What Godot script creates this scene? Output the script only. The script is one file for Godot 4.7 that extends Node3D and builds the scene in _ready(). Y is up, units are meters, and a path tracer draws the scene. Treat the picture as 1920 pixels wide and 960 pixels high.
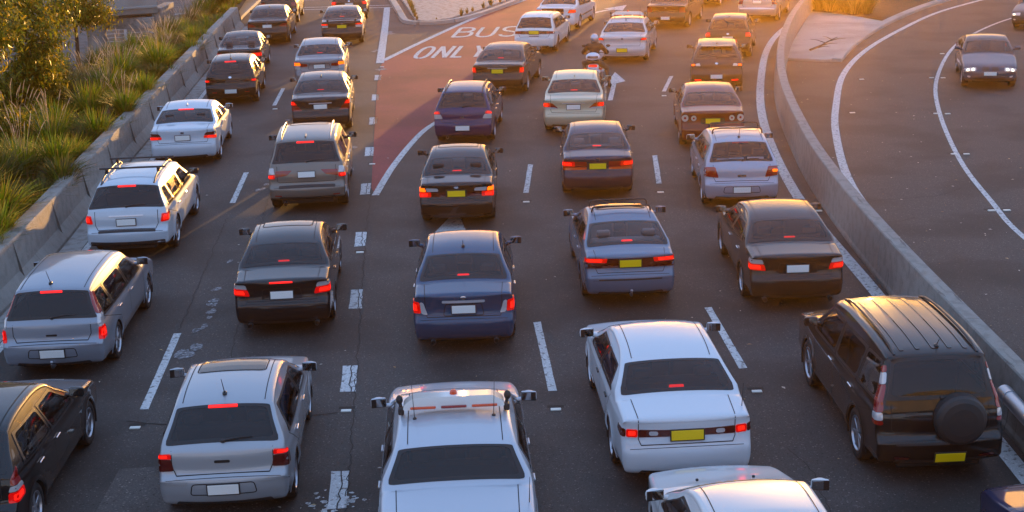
extends Node3D
# Evening traffic jam on a motorway, seen from a footbridge.  x right, y up, -z away from the bridge.

const CAM_H := 7.87
var names := {}
var mats := {}
var rng := RandomNumberGenerator.new()

func _ready():
	rng.seed = 7
	setup_camera()
	setup_light()
	setup_materials()
	build_ground()
	build_markings()
	build_barriers()
	build_viaduct()
	build_far_side()
	build_island()
	build_plants()
	build_trees()
	build_beyond()
	build_cars()
	build_motorcycle()

func setup_camera():
	var c := Camera3D.new()
	c.name = "camera"
	c.position = Vector3(0, CAM_H, 0)
	c.rotation_degrees = Vector3(-16.15, 0, -1.8)
	c.fov = 20.2
	c.near = 0.1
	c.far = 2000.0
	add_child(c)
	c.current = true

func setup_light():
	var we := WorldEnvironment.new()
	we.name = "world_environment"
	var e := Environment.new()
	e.background_mode = Environment.BG_SKY
	var sm := ProceduralSkyMaterial.new()
	sm.sky_top_color = Color(0.52, 0.63, 0.80)
	sm.sky_horizon_color = Color(0.78, 0.80, 0.84)
	sm.sky_curve = 0.14
	sm.ground_horizon_color = Color(0.62, 0.52, 0.44)
	sm.ground_bottom_color = Color(0.20, 0.18, 0.17)
	sm.sun_angle_max = 45.0
	sm.sun_curve = 0.29
	var sk := Sky.new()
	sk.sky_material = sm
	e.sky = sk
	e.background_energy_multiplier = 1.0
	e.ambient_light_source = Environment.AMBIENT_SOURCE_SKY
	e.tonemap_mode = Environment.TONE_MAPPER_LINEAR
	e.tonemap_exposure = 2.0
	e.volumetric_fog_enabled = true
	e.volumetric_fog_density = 0.00085
	e.volumetric_fog_albedo = Color(1.0, 0.80, 0.45)
	e.volumetric_fog_anisotropy = 0.93
	e.sdfgi_enabled = true
	e.ssao_enabled = true
	e.ssil_enabled = true
	we.environment = e
	add_child(we)
	var sun := DirectionalLight3D.new()
	sun.name = "sun"
	sun.light_color = Color(1.0, 0.75, 0.42)
	sun.light_energy = 1.6
	sun.light_angular_distance = 0.5
	sun.shadow_enabled = true
	var az := deg_to_rad(13.0)
	var el := deg_to_rad(2.8)
	var to_sun := Vector3(sin(az) * cos(el), sin(el), -cos(az) * cos(el))
	sun.look_at_from_position(Vector3.ZERO, -to_sun, Vector3.UP)
	add_child(sun)

# ---------------------------------------------------------------- naming
func numbered(called: String, parent: Node) -> String:
	var key := str(parent.get_instance_id()) + called
	var n: int = names.get(key, 0)
	names[key] = n + 1
	return called if n == 0 else "%s_%03d" % [called, n]

func tag(o: Node, label: String, category: String, group := ""):
	o.set_meta("label", label)
	o.set_meta("category", category)
	if group != "":
		o.set_meta("group", group)

func thing(called: String, label: String, category: String, at := Vector3.ZERO, turn := 0.0, group := "") -> Node3D:
	var o := Node3D.new()
	o.name = numbered(called, self)
	o.position = at
	o.rotation.y = turn
	tag(o, label, category, group)
	add_child(o, true)
	return o

func part(parent: Node, called: String, mesh: Mesh, mat: Material, at := Vector3.ZERO) -> MeshInstance3D:
	var o := MeshInstance3D.new()
	o.name = numbered(called, parent)
	o.mesh = mesh
	o.material_override = mat
	o.position = at
	parent.add_child(o, true)
	return o

func setting(called: String, mesh: Mesh, mat: Material) -> MeshInstance3D:
	var o := part(self, called, mesh, mat)
	o.set_meta("kind", "structure")
	return o

# ---------------------------------------------------------------- mesh builder
class MB:
	var v := PackedVector3Array()
	var n := PackedVector3Array()
	var c := PackedColorArray()
	var t := PackedInt32Array()
	var col := Color.WHITE
	var use_col := false

	func add(p: Vector3, nn: Vector3) -> int:
		v.append(p)
		n.append(nn)
		if use_col:
			c.append(col)
		return v.size() - 1

	func tri(a: int, b: int, d: int):
		t.append(a)
		t.append(b)
		t.append(d)

	func quad(a: Vector3, b: Vector3, d: Vector3, e: Vector3):
		var nn := (b - a).cross(e - a)
		if nn.length() < 1e-9:
			nn = (d - b).cross(e - b)
		nn = nn.normalized()
		var i := add(a, nn)
		add(b, nn)
		add(d, nn)
		add(e, nn)
		tri(i, i + 1, i + 2)
		tri(i, i + 2, i + 3)

	# box with its corners and edges chamfered by r
	func rbox(at: Vector3, size: Vector3, r := 0.01, b := Basis.IDENTITY):
		var h := size * 0.5
		r = minf(r, minf(h.x, minf(h.y, h.z)) * 0.98)
		var k := h - Vector3(r, r, r)
		for ax in 3:
			for sg in [-1.0, 1.0]:
				var u := (ax + 1) % 3
				var w := (ax + 2) % 3
				var gu := [-h[u], -k[u], k[u], h[u]]
				var gw := [-h[w], -k[w], k[w], h[w]]
				var base := v.size()
				for i in 4:
					for j in 4:
						var p := Vector3.ZERO
						p[ax] = h[ax] * sg
						p[u] = gu[i]
						p[w] = gw[j]
						var inner := p.clamp(-k, k)
						var d := p - inner
						if (i == 0 or i == 3) and (j == 0 or j == 3):
							d = d.normalized()
						elif i == 0 or i == 3 or j == 0 or j == 3:
							d = d.normalized()
						else:
							d = Vector3.ZERO
							d[ax] = sg
						add(at + b * (inner + d * r), b * d)
				for i in 3:
					for j in 3:
						var a := base + i * 4 + j
						tri(a, a + 4, a + 5)
						tri(a, a + 5, a + 1)

	func tube(pts: Array, radii: Array, seg := 8, caps := true):
		var rings := []
		var side := Vector3.ZERO
		for i in pts.size():
			var d: Vector3 = (pts[mini(i + 1, pts.size() - 1)] - pts[maxi(i - 1, 0)]).normalized()
			if side == Vector3.ZERO:
				side = d.cross(Vector3.UP if absf(d.y) < 0.9 else Vector3.RIGHT).normalized()
			else:
				side = (side - d * side.dot(d)).normalized()
			var up := d.cross(side)
			var base := v.size()
			for k in seg:
				var a := TAU * k / seg
				var nn := side * cos(a) + up * sin(a)
				add(pts[i] + nn * radii[i], nn)
			rings.append(base)
		for i in pts.size() - 1:
			for k in seg:
				var k2 := (k + 1) % seg
				tri(rings[i] + k, rings[i + 1] + k, rings[i + 1] + k2)
				tri(rings[i] + k, rings[i + 1] + k2, rings[i] + k2)
		if caps:
			for e in [0, pts.size() - 1]:
				var d: Vector3 = (pts[1] - pts[0]) if e == 0 else (pts[e - 1] - pts[e])
				d = -d.normalized()
				var ci := add(pts[e], d)
				var first := v.size()
				for k in seg:
					add(v[rings[e] + k], d)
				for k in seg:
					tri(ci, first + k, first + (k + 1) % seg)

	# profile of Vector2(radius, height) turned round the y axis of b
	func lathe(prof: Array, at := Vector3.ZERO, b := Basis.IDENTITY, seg := 20):
		for i in prof.size() - 1:
			var p0: Vector2 = prof[i]
			var p1: Vector2 = prof[i + 1]
			var d := (p1 - p0).normalized()
			var nr := Vector2(d.y, -d.x)
			var base := v.size()
			for k in seg + 1:
				var a := TAU * k / seg
				var e := Vector3(cos(a), 0, sin(a))
				var nn := b * (e * nr.x + Vector3.UP * nr.y)
				add(at + b * (e * p0.x + Vector3.UP * p0.y), nn)
				add(at + b * (e * p1.x + Vector3.UP * p1.y), nn)
			for k in seg:
				var a := base + k * 2
				tri(a, a + 1, a + 3)
				tri(a, a + 3, a + 2)

	func ell(at: Vector3, r: Vector3, b := Basis.IDENTITY, nu := 14, nv := 9):
		var base := v.size()
		for j in nv + 1:
			var th := PI * j / nv
			for i in nu + 1:
				var ph := TAU * i / nu
				var d := Vector3(sin(th) * cos(ph), cos(th), sin(th) * sin(ph))
				add(at + b * (d * r), b * (d / r).normalized())
		for j in nv:
			for i in nu:
				var a := base + j * (nu + 1) + i
				tri(a, a + 1, a + nu + 2)
				tri(a, a + nu + 2, a + nu + 1)

	# flat polygon lying on the ground
	func ground_poly(p: PackedVector2Array, y: float):
		var ix := Geometry2D.triangulate_polygon(p)
		var base := v.size()
		for q in p:
			add(Vector3(q.x, y, q.y), Vector3.UP)
		for i in ix:
			t.append(base + i)

	# ribbon of a given width along ground points
	func ribbon(p: Array, width: float, y: float):
		var base := v.size()
		for i in p.size():
			var d: Vector2 = (p[mini(i + 1, p.size() - 1)] - p[maxi(i - 1, 0)]).normalized()
			var s := Vector2(-d.y, d.x) * width * 0.5
			var a: Vector2 = p[i] - s
			var e: Vector2 = p[i] + s
			add(Vector3(a.x, y, a.y), Vector3.UP)
			add(Vector3(e.x, y, e.y), Vector3.UP)
		for i in p.size() - 1:
			var k := base + i * 2
			tri(k, k + 1, k + 3)
			tri(k, k + 3, k + 2)

	func mesh() -> ArrayMesh:
		for i in range(0, t.size(), 3):
			var a := t[i]
			var b := t[i + 1]
			var d := t[i + 2]
			var g := (v[b] - v[a]).cross(v[d] - v[a])
			if g.dot(n[a] + n[b] + n[d]) > 0.0:
				t[i + 1] = d
				t[i + 2] = b
		var arr := []
		arr.resize(Mesh.ARRAY_MAX)
		arr[Mesh.ARRAY_VERTEX] = v
		arr[Mesh.ARRAY_NORMAL] = n
		if use_col:
			arr[Mesh.ARRAY_COLOR] = c
		arr[Mesh.ARRAY_INDEX] = t
		var m := ArrayMesh.new()
		m.add_surface_from_arrays(Mesh.PRIMITIVE_TRIANGLES, arr)
		return m

# points along a polyline, smoothed by Catmull-Rom
static func smooth(p: Array, per := 6) -> Array:
	var out := []
	for i in p.size() - 1:
		var a = p[maxi(i - 1, 0)]
		var b = p[i]
		var c = p[i + 1]
		var d = p[mini(i + 2, p.size() - 1)]
		for k in per:
			var u := float(k) / per
			out.append(b.cubic_interpolate(c, a, d, u))
	out.append(p[p.size() - 1])
	return out

static func length_of(p: Array) -> float:
	var s := 0.0
	for i in p.size() - 1:
		s += p[i].distance_to(p[i + 1])
	return s

static func along(p: Array, d: float):
	for i in p.size() - 1:
		var l: float = p[i].distance_to(p[i + 1])
		if d <= l or i == p.size() - 2:
			return p[i].lerp(p[i + 1], d / maxf(l, 1e-6))
		d -= l
	return p[p.size() - 1]

# ---------------------------------------------------------------- materials
func mat(key: String, col: Color, rough := 0.7, metal := 0.0) -> StandardMaterial3D:
	if mats.has(key):
		return mats[key]
	var m := StandardMaterial3D.new()
	m.resource_name = key
	m.albedo_color = col
	m.roughness = rough
	m.metallic = metal
	m.metallic_specular = 0.5
	mats[key] = m
	return m

func lin(r: float, g: float, b: float) -> Color:
	return Color(r, g, b).linear_to_srgb()

func noise_tex(size: int, freq: float, seed_: int, ramp: Array, oct := 4, kind := FastNoiseLite.TYPE_SIMPLEX_SMOOTH, normal := false) -> ImageTexture:
	var f := FastNoiseLite.new()
	f.noise_type = kind
	f.seed = seed_
	f.frequency = freq
	f.fractal_octaves = oct
	var im := f.get_seamless_image(size, size)
	im.convert(Image.FORMAT_RGBA8)
	if not normal and ramp.size() > 0:
		var g := Gradient.new()
		g.offsets = PackedFloat32Array(ramp[0])
		g.colors = PackedColorArray(ramp[1])
		var d := im.get_data()
		var lut := []
		for i in 256:
			lut.append(g.sample(i / 255.0))
		for i in range(0, d.size(), 4):
			var q: Color = lut[d[i]]
			d[i] = q.r8
			d[i + 1] = q.g8
			d[i + 2] = q.b8
			d[i + 3] = q.a8
		im = Image.create_from_data(size, size, false, Image.FORMAT_RGBA8, d)
	if normal:
		im.bump_map_to_normal_map(6.0)
	im.generate_mipmaps()
	return ImageTexture.create_from_image(im)

# stone grains in a binder: every pixel its own tone, with larger light and dark chips
func grain_tex(size: int, seed_: int, base: float, spread: float, chips: int, tint: Color) -> ImageTexture:
	var r := RandomNumberGenerator.new()
	r.seed = seed_
	var lum := PackedFloat32Array()
	lum.resize(size * size)
	for i in size * size:
		lum[i] = base + (r.randf() - 0.5) * spread
	for k in chips:
		var x := r.randi() % size
		var y := r.randi() % size
		var w := 1 + r.randi() % 3
		var h := 1 + r.randi() % 3
		var q := base + (r.randf() - 0.42) * spread * 3.0
		for j in h:
			for i in w:
				lum[((y + j) % size) * size + (x + i) % size] = q
	var d := PackedByteArray()
	d.resize(size * size * 3)
	for i in size * size:
		var q := clampf(lum[i], 0.0, 1.0) * 255.0
		d[i * 3] = int(q * tint.r)
		d[i * 3 + 1] = int(q * tint.g)
		d[i * 3 + 2] = int(q * tint.b)
	var im := Image.create_from_data(size, size, false, Image.FORMAT_RGB8, d)
	im.generate_mipmaps()
	return ImageTexture.create_from_image(im)

# narrow dark stains running down a face, over blotchy weathering
func streak_tex(size: int, seed_: int) -> ImageTexture:
	var r := RandomNumberGenerator.new()
	r.seed = seed_
	var f := FastNoiseLite.new()
	f.seed = seed_
	f.frequency = 0.018
	f.fractal_octaves = 5
	var base := f.get_seamless_image(size, size)
	base.convert(Image.FORMAT_L8)
	var d := base.get_data()
	var lum := PackedFloat32Array()
	lum.resize(size * size)
	for i in size * size:
		lum[i] = lerpf(0.90, 1.0, smoothstep(0.2, 0.6, d[i] / 255.0))
	for k in 22:
		var x := r.randf() * size
		var y := r.randf() * size
		var l := 20 + r.randi() % 90
		var w := 1.0 + r.randf() * 2.2
		var dark := 0.5 + 0.4 * r.randf()
		for j in l:
			x += (r.randf() - 0.5) * 0.8
			var ww := w * sin(PI * (j + 1.0) / (l + 1.0))
			for i in range(int(-ww), int(ww) + 1):
				var at := (int(y + j) % size) * size + posmod(int(x) + i, size)
				lum[at] = minf(lum[at], lerpf(1.0, dark, 0.6 + 0.4 * r.randf()))
	var o := PackedByteArray()
	o.resize(size * size * 3)
	for i in size * size:
		var q := int(lum[i] * 255.0)
		o[i * 3] = q
		o[i * 3 + 1] = int(q * 0.99)
		o[i * 3 + 2] = int(q * 0.97)
	var im := Image.create_from_data(size, size, false, Image.FORMAT_RGB8, o)
	im.generate_mipmaps()
	return ImageTexture.create_from_image(im)

func tri_mat(key: String, tex: Texture2D, scale: float, rough: float, detail: Texture2D = null, dscale := 1.0) -> StandardMaterial3D:
	var m := mat(key, Color.WHITE, rough)
	m.albedo_texture = tex
	m.uv1_triplanar = true
	m.uv1_world_triplanar = true
	m.uv1_scale = Vector3.ONE * scale
	if detail:
		m.detail_enabled = true
		m.detail_albedo = detail
		m.detail_blend_mode = BaseMaterial3D.BLEND_MODE_MUL
		m.detail_uv_layer = BaseMaterial3D.DETAIL_UV_2
		m.uv2_triplanar = true
		m.uv2_world_triplanar = true
		m.uv2_scale = Vector3.ONE * dscale
	return m

func setup_materials():
	var W := Color(1, 1, 1, 1)
	# coarse stains and wear, multiplied over the grain
	var stain := noise_tex(512, 0.012, 3, [[0.0, 0.35, 0.55, 0.8, 1.0], [Color(0.60, 0.58, 0.56), Color(0.80, 0.79, 0.78), W, W, Color(0.90, 0.89, 0.88)]], 5)
	var grime := noise_tex(512, 0.02, 11, [[0.0, 0.3, 0.55, 1.0], [Color(0.74, 0.73, 0.71), Color(0.88, 0.87, 0.86), W, W]], 6)
	var asphalt := grain_tex(1024, 5, 0.235, 0.15, 26000, Color(1.0, 0.91, 0.855))
	tri_mat("asphalt", asphalt, 1.0 / 7.0, 0.72, stain, 1.0 / 23.0)
	tri_mat("asphalt_old", grain_tex(512, 6, 0.31, 0.15, 8000, Color(1.0, 0.91, 0.86)), 1.0 / 4.0, 0.74, stain, 1.0 / 11.0)
	tri_mat("red_asphalt", grain_tex(512, 8, 0.56, 0.14, 8000, Color(1.0, 0.43, 0.41)), 1.0 / 4.0, 0.8, noise_tex(512, 0.012, 21, [[0.0, 0.4, 0.6, 1.0], [Color(0.75, 0.74, 0.74), Color(0.90, 0.90, 0.90), W, Color(1, 1, 1)]], 5), 1.0 / 31.0)
	tri_mat("road_paint", grain_tex(512, 9, 0.74, 0.12, 9000, Color(0.99, 1.0, 1.0)), 1.0 / 3.0, 0.6, noise_tex(512, 0.05, 31, [[0.0, 0.27, 0.36, 1.0], [Color(0.42, 0.41, 0.4), Color(0.75, 0.74, 0.73), W, W]], 5), 1.0 / 3.1)
	tri_mat("worn_paint", grain_tex(256, 10, 0.50, 0.2, 4000, Color(0.97, 0.98, 1.0)), 1.0 / 2.0, 0.7, noise_tex(256, 0.05, 32, [[0.0, 0.4, 0.55, 1.0], [Color(0.5, 0.49, 0.48), Color(0.7, 0.7, 0.7), W, W]], 5), 1.0 / 1.3)
	tri_mat("concrete", grain_tex(512, 12, 0.60, 0.07, 3000, Color(1.0, 0.985, 0.96)), 1.0 / 2.5, 0.85, grime, 1.0 / 3.7)
	tri_mat("concrete_pale", grain_tex(512, 13, 0.62, 0.07, 3000, Color(1.0, 0.985, 0.96)), 1.0 / 2.5, 0.85, noise_tex(512, 0.01, 23, [[0.0, 0.4, 0.6, 1.0], [Color(0.84, 0.83, 0.82), Color(0.93, 0.93, 0.92), W, W]], 4), 1.0 / 17.0)
	# formwork concrete: dark rain streaks run down from the top edge
	tri_mat("barrier_concrete", grain_tex(512, 18, 0.55, 0.06, 3000, Color(1.0, 0.985, 0.96)), 1.0 / 2.5, 0.85, streak_tex(512, 19), 1.0 / 3.13)
	tri_mat("soil", grain_tex(256, 14, 0.26, 0.16, 3000, Color(1.0, 0.82, 0.6)), 1.0 / 1.5, 0.95, grime, 1.0 / 4.0)
	tri_mat("bark", noise_tex(256, 0.03, 15, [[0.0, 0.5, 1.0], [Color(0.16, 0.12, 0.09), Color(0.3, 0.23, 0.17), Color(0.42, 0.34, 0.26)]], 5), 1.2, 0.9)
	mat("crack", lin(0.020, 0.018, 0.016), 0.9)
	mat("stud", Color(0.86, 0.86, 0.82), 0.35)
	mat("rubber", lin(0.012, 0.012, 0.012), 0.75)
	mat("trim_black", lin(0.012, 0.012, 0.013), 0.35)
	mat("plastic_dark", lin(0.02, 0.02, 0.021), 0.55)
	mat("underbody", lin(0.01, 0.01, 0.01), 0.9)
	mat("gap", lin(0.004, 0.004, 0.004), 0.8)
	mat("alloy", Color(0.72, 0.72, 0.74), 0.28, 0.85)
	mat("steel", Color(0.62, 0.63, 0.65), 0.35, 0.9)
	mat("galvanised", Color(0.74, 0.75, 0.77), 0.38, 0.75)
	mat("chrome", Color(0.88, 0.88, 0.9), 0.1, 1.0)
	mat("bright_strip", Color(0.86, 0.86, 0.88), 0.3, 0.5)
	mat("mirror_glass", Color(0.82, 0.84, 0.86), 0.03, 1.0)
	mat("plate_white", Color(0.90, 0.90, 0.88), 0.4)
	mat("plate_yellow", Color(0.96, 0.80, 0.03), 0.4)
	mat("seat_dark", lin(0.025, 0.025, 0.027), 0.85)
	mat("seat_grey", lin(0.13, 0.13, 0.14), 0.85)
	for k in [["lens_red", Color(0.55, 0.02, 0.02), 0.08, 0.0], ["lens_dark", Color(0.30, 0.025, 0.02), 0.08, 0.0], ["lens_clear", Color(0.78, 0.76, 0.76), 0.1, 0.25], ["lens_amber", Color(0.85, 0.28, 0.03), 0.08, 0.0]]:
		var m := mat(k[0], k[1], k[2], k[3])
		m.clearcoat_enabled = true
		m.clearcoat = 1.0
		m.clearcoat_roughness = 0.03
	for k in [["brake_lamp", Color(0.75, 0.03, 0.03), Color(1.0, 0.10, 0.06), 0.95], ["amber_lamp", Color(0.9, 0.35, 0.05), Color(1.0, 0.36, 0.04), 1.3], ["lit_lens", Color(0.5, 0.015, 0.015), Color(1.0, 0.02, 0.015), 0.22], ["head_lamp", Color(0.95, 0.95, 0.92), Color(1.0, 0.93, 0.8), 1.1]]:
		var m := mat(k[0], k[1], 0.12)
		m.emission_enabled = true
		m.emission = k[2]
		m.emission_energy_multiplier = k[3]
	for k in [["glass_dark", Color(0.02, 0.022, 0.025), 0.62], ["glass_mid", Color(0.03, 0.034, 0.038), 0.50], ["glass_light", Color(0.05, 0.06, 0.06), 0.28]]:
		var m := mat(k[0], Color(k[1].r, k[1].g, k[1].b, k[2]), 0.04)
		m.transparency = BaseMaterial3D.TRANSPARENCY_ALPHA
	mat("smoked_glass", lin(0.006, 0.007, 0.008), 0.05)
	var g := mat("blade", Color.WHITE, 0.55)
	g.vertex_color_use_as_albedo = true
	g.backlight_enabled = true
	g.backlight = Color(1.0, 1.0, 1.0)
	var p := mat("plume", Color(0.62, 0.47, 0.36), 0.8)
	p.backlight_enabled = true
	p.backlight = Color(0.9, 0.9, 0.9)
	var l := mat("leaf", Color.WHITE, 0.42)
	l.vertex_color_use_as_albedo = true
	l.backlight_enabled = true
	l.backlight = Color(1.0, 1.0, 1.0)

func paint(r: float, g: float, b: float, metal := 0.45) -> StandardMaterial3D:
	var key := "paint_%.3f_%.3f_%.3f" % [r, g, b]
	if mats.has(key):
		return mats[key]
	var m := mat(key, lin(r, g, b), 0.42 if metal > 0.0 else 0.5, metal)
	m.clearcoat_enabled = true
	m.clearcoat = 1.0
	m.clearcoat_roughness = 0.04
	m.metallic_specular = 0.25
	return m

# ---------------------------------------------------------------- vehicles
# A body is a skin stretched over a side profile.  q runs forward from the rear bumper, y up, x to the right.
class Body:
	var s := {}
	var L := 4.6
	var W := 1.75
	var H := 1.45
	var qr := 0.0      # rear axle
	var qf := 0.0      # front axle
	var ws := 0.31     # wheel radius
	var rp := []
	var fp := []
	var ri := []
	var fi := []
	var rn := []
	var fn := []
	var rc := []
	var fc := []
	var ib := 0
	var iwb := 0
	var iwt := 0
	var na := 0
	var yb_r := 1.0
	var yb_f := 0.95
	var qb := 0.6
	var qc := 3.3
	var fil := 0.045
	var bp := []       # per row: q of the window edges
	var tw := 0.86
	var kinds := []    # for each column gap: "body", "win" or "pillar"
	var fw := 0

	func chaikin(p: Array, times := 2) -> Array:
		for k in times:
			var o := [p[0]]
			for i in p.size() - 1:
				o.append(p[i].lerp(p[i + 1], 0.25))
				o.append(p[i].lerp(p[i + 1], 0.75))
			o.append(p[p.size() - 1])
			p = o
		return p

	func resample(p: Array, fr: Array) -> Array:
		var tot := 0.0
		for i in p.size() - 1:
			tot += p[i].distance_to(p[i + 1])
		var out := []
		for f in fr:
			var d: float = f * tot
			for i in p.size() - 1:
				var l: float = p[i].distance_to(p[i + 1])
				if d <= l or i == p.size() - 2:
					out.append(p[i].lerp(p[i + 1], clampf(d / maxf(l, 1e-6), 0.0, 1.0)))
					break
				d -= l
		return out

	func setup(spec: Dictionary):
		s = spec
		L = s.L
		W = s.W
		H = s.H
		qr = s.ro
		qf = s.ro + s.wb
		ws = s.get("wheel", 0.31)
		fil = s.get("fil", 0.045)
		var style: String = s.style
		var y0: float = s.get("clear", 0.21)
		var rear := []
		var win_r: Vector2
		if style == "sedan":
			var dk: float = s.get("deck", 1.0)
			var lip: float = s.get("lip", 0.0)
			qb = s.get("qb", 0.66)
			yb_r = dk + 0.055
			rear = [Vector2(0.3, y0), Vector2(0.05, y0 + 0.03), Vector2(0.0, 0.40), Vector2(0.0, 0.55), Vector2(0.015, 0.605), Vector2(0.05, 0.635), Vector2(0.065, 0.70), Vector2(0.075, 0.82), Vector2(0.06 - lip * 0.5, dk - 0.05), Vector2(0.055 - lip, dk - 0.004 + lip * 0.35), Vector2(0.11, dk + 0.008 + lip * 0.3), Vector2(0.22, dk + 0.018), Vector2((qb + 0.1) * 0.55, dk + 0.034), Vector2(qb, yb_r)]
			win_r = Vector2(s.get("qw", 1.30), H - 0.085)
		else:
			qb = s.get("qb", 0.13)
			yb_r = s.get("belt", 0.97)
			rear = [Vector2(0.3, y0), Vector2(0.05, y0 + 0.03), Vector2(0.0, 0.40), Vector2(0.0, 0.56), Vector2(0.02, 0.62), Vector2(0.07, 0.65), Vector2(0.08, 0.74), Vector2(0.085, 0.84), Vector2(0.1, 0.92), Vector2(qb, yb_r)]
			win_r = Vector2(s.get("qw", 0.52), H - 0.07)
		yb_f = s.get("cowl", 0.96)
		qc = L - s.get("hood", 1.25)
		var nose: float = s.get("nose", 0.72)
		var front := [Vector2(L - 0.3, y0), Vector2(L - 0.05, y0 + 0.04), Vector2(L, 0.42), Vector2(L - 0.01, 0.55), Vector2(L - 0.05, nose - 0.06), Vector2(L - 0.14, nose), Vector2(L - 0.35, nose + 0.065), Vector2(L - 0.75, nose + 0.14), Vector2(qc, yb_f)]
		var win_f := Vector2(qc - s.get("rake", 0.78), H - 0.075)
		var apex := Vector2((win_r.x * 0.5 + win_f.x * 0.5), H)
		var n1: int = s.get("n1", 18)
		var f1 := []
		for i in n1:
			f1.append(float(i) / n1)
		var w0 := 0.10
		var f2 := [0.0, w0, 0.26, 0.42, 0.58, 0.74, 0.90]
		var f3 := [0.0, 0.18, 0.38, 0.6, 0.8, 1.0]
		for side in 2:
			var p1 := chaikin(rear if side == 0 else front)
			var a := Vector2(qb, yb_r) if side == 0 else Vector2(qc, yb_f)
			var b := win_r if side == 0 else win_f
			var bulge: Vector2 = (b - a).orthogonal().normalized() * s.get("bulge", 0.025)
			if bulge.y < 0:
				bulge = -bulge
			var p2 := chaikin([a, a.lerp(b, 0.33) + bulge, a.lerp(b, 0.72) + bulge, b])
			var p3 := chaikin([b, b.lerp(apex, 0.3) + Vector2(0, (apex.y - b.y) * 0.38), b.lerp(apex, 0.65) + Vector2(0, (apex.y - b.y) * 0.33), apex])
			var pts := resample(p1, f1)
			ib = pts.size()
			pts += resample(p2, f2)
			iwb = ib + 1
			iwt = ib + 6
			pts += resample(p3, f3)
			na = pts.size() - 1
			var nn := []
			var cc := []
			var ins := []
			for i in pts.size():
				var d: Vector2 = (pts[mini(i + 1, na)] - pts[maxi(i - 1, 0)]).normalized()
				var m := Vector2(d.y, -d.x) if side == 0 else Vector2(-d.y, d.x)   # points into the car
				if i == na:
					m = Vector2(0, -1)
				nn.append(m)
				var up := m.y * m.y
				var c := lerpf(0.085 if side == 0 else 0.17, 0.028 if i < ib else (0.05 if i < iwt else 0.04), up)
				if side == 1 and i >= ib and i < iwt:
					c = 0.09
				cc.append(c)
				ins.append(pts[i] + m * (c + fil))
			if side == 0:
				rp = pts
				rn = nn
				rc = cc
				ri = ins
			else:
				fp = pts
				fn = nn
				fc = cc
				fi = ins
		set_windows()

	func hw(q: float, y: float) -> float:
		var yb := lerpf(yb_r, yb_f, clampf((q - qb) / (qc - qb), 0.0, 1.0))
		var sh: float = s.get("shoulder", 0.045)
		var w := 1.0 - 0.07 * smoothstep(0.45, 0.17, y)
		w += 0.012 * smoothstep(0.10, 0.0, absf(y - yb + 0.16))
		if y <= yb:
			w -= sh * smoothstep(yb - 0.30, yb, y)
		else:
			var k := clampf((y - yb) / (H - yb), 0.0, 1.0)
			w -= sh + 0.012 * minf(1.0, k * 14.0) + s.get("tum", 0.26) * pow(k, 1.2)
			var g := absf(q - (qb + qc) * 0.5) / (qc - qb) * 2.0
			w -= s.get("kc", 0.04) * g * g * smoothstep(yb, yb + 0.2, y)
		var r := maxf(0.0, (1.2 - q) / 1.2)
		w -= s.get("kr", 0.055) * r * r
		var f := maxf(0.0, (q - L + 1.4) / 1.4)
		w -= s.get("kf", 0.10) * f * f
		return W * 0.5 * w

	func set_windows():
		# q of the edges of the side glass at its lower and upper row
		var A0: float = lerpf(ri[iwb].x, fi[iwb].x, 0.0)
		var lo := []
		var hi := []
		var qrb: float = s.get("g0", ri[iwb].x + 0.34)
		var qrt: float = s.get("g1", ri[iwt].x + 0.10)
		var qfb: float = fi[iwb].x - 0.10
		var qft: float = fi[iwt].x - 0.06
		var qB: float = s.get("qB", lerpf(qrb, qfb, 0.5))
		var lean: float = s.get("lean", 0.10)
		if s.has("qD"):
			lo = [qrb, s.qD - 0.035, s.qD + 0.035, qB - 0.045, qB + 0.045, qfb]
			hi = [qrt, s.qD - 0.035 - 0.1 + 0.0, s.qD + 0.035 - 0.1, qB - 0.045 - lean, qB + 0.045 - lean, qft]
			kinds = ["body", "win", "pillar", "win", "pillar", "win", "body"]
		else:
			lo = [qrb, qB - 0.045, qB + 0.045, qfb]
			hi = [qrt, qB - 0.045 - lean, qB + 0.045 - lean, qft]
			kinds = ["body", "win", "pillar", "win", "body"]
		bp = []
		for i in na + 1:
			var row := []
			var a: float = ri[i].x
			var b: float = fi[i].x
			if i <= iwb:
				row = lo.duplicate()
			elif i <= iwt:
				var k := float(i - iwb) / (iwt - iwb)
				for j in lo.size():
					row.append(lerpf(lo[j], hi[j], k))
			else:
				for j in lo.size():
					row.append(lerpf(a, b, (hi[j] - ri[iwt].x) / (fi[iwt].x - ri[iwt].x)))
			row.push_front(a)
			row.append(b)
			bp.append(row)

	func side_at(rf: float, k: int, f: float, sg: float) -> Vector3:
		var i := clampi(int(floor(rf)), 0, na - 1)
		var u := rf - i
		var q0 := lerpf(bp[i][k], bp[i + 1][k], u)
		var q1 := lerpf(bp[i][k + 1], bp[i + 1][k + 1], u)
		var q := lerpf(q0, q1, f)
		var R: Vector2 = ri[i].lerp(ri[i + 1], u)
		var F: Vector2 = fi[i].lerp(fi[i + 1], u)
		var y := lerpf(R.y, F.y, clampf((q - R.x) / maxf(F.x - R.x, 1e-5), -0.2, 1.2))
		return side_qy(q, y, sg)

	func side_qy(q: float, y: float, sg: float) -> Vector3:
		var w := hw(q, y)
		for wq in [qr, qf]:
			var d := Vector2(q - wq, y - ws).length() - (ws + 0.05)
			w += 0.014 * exp(-d * d / 0.006) * smoothstep(0.85, 0.6, y)
		return Vector3(sg * w, y, L * 0.5 - q)

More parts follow.
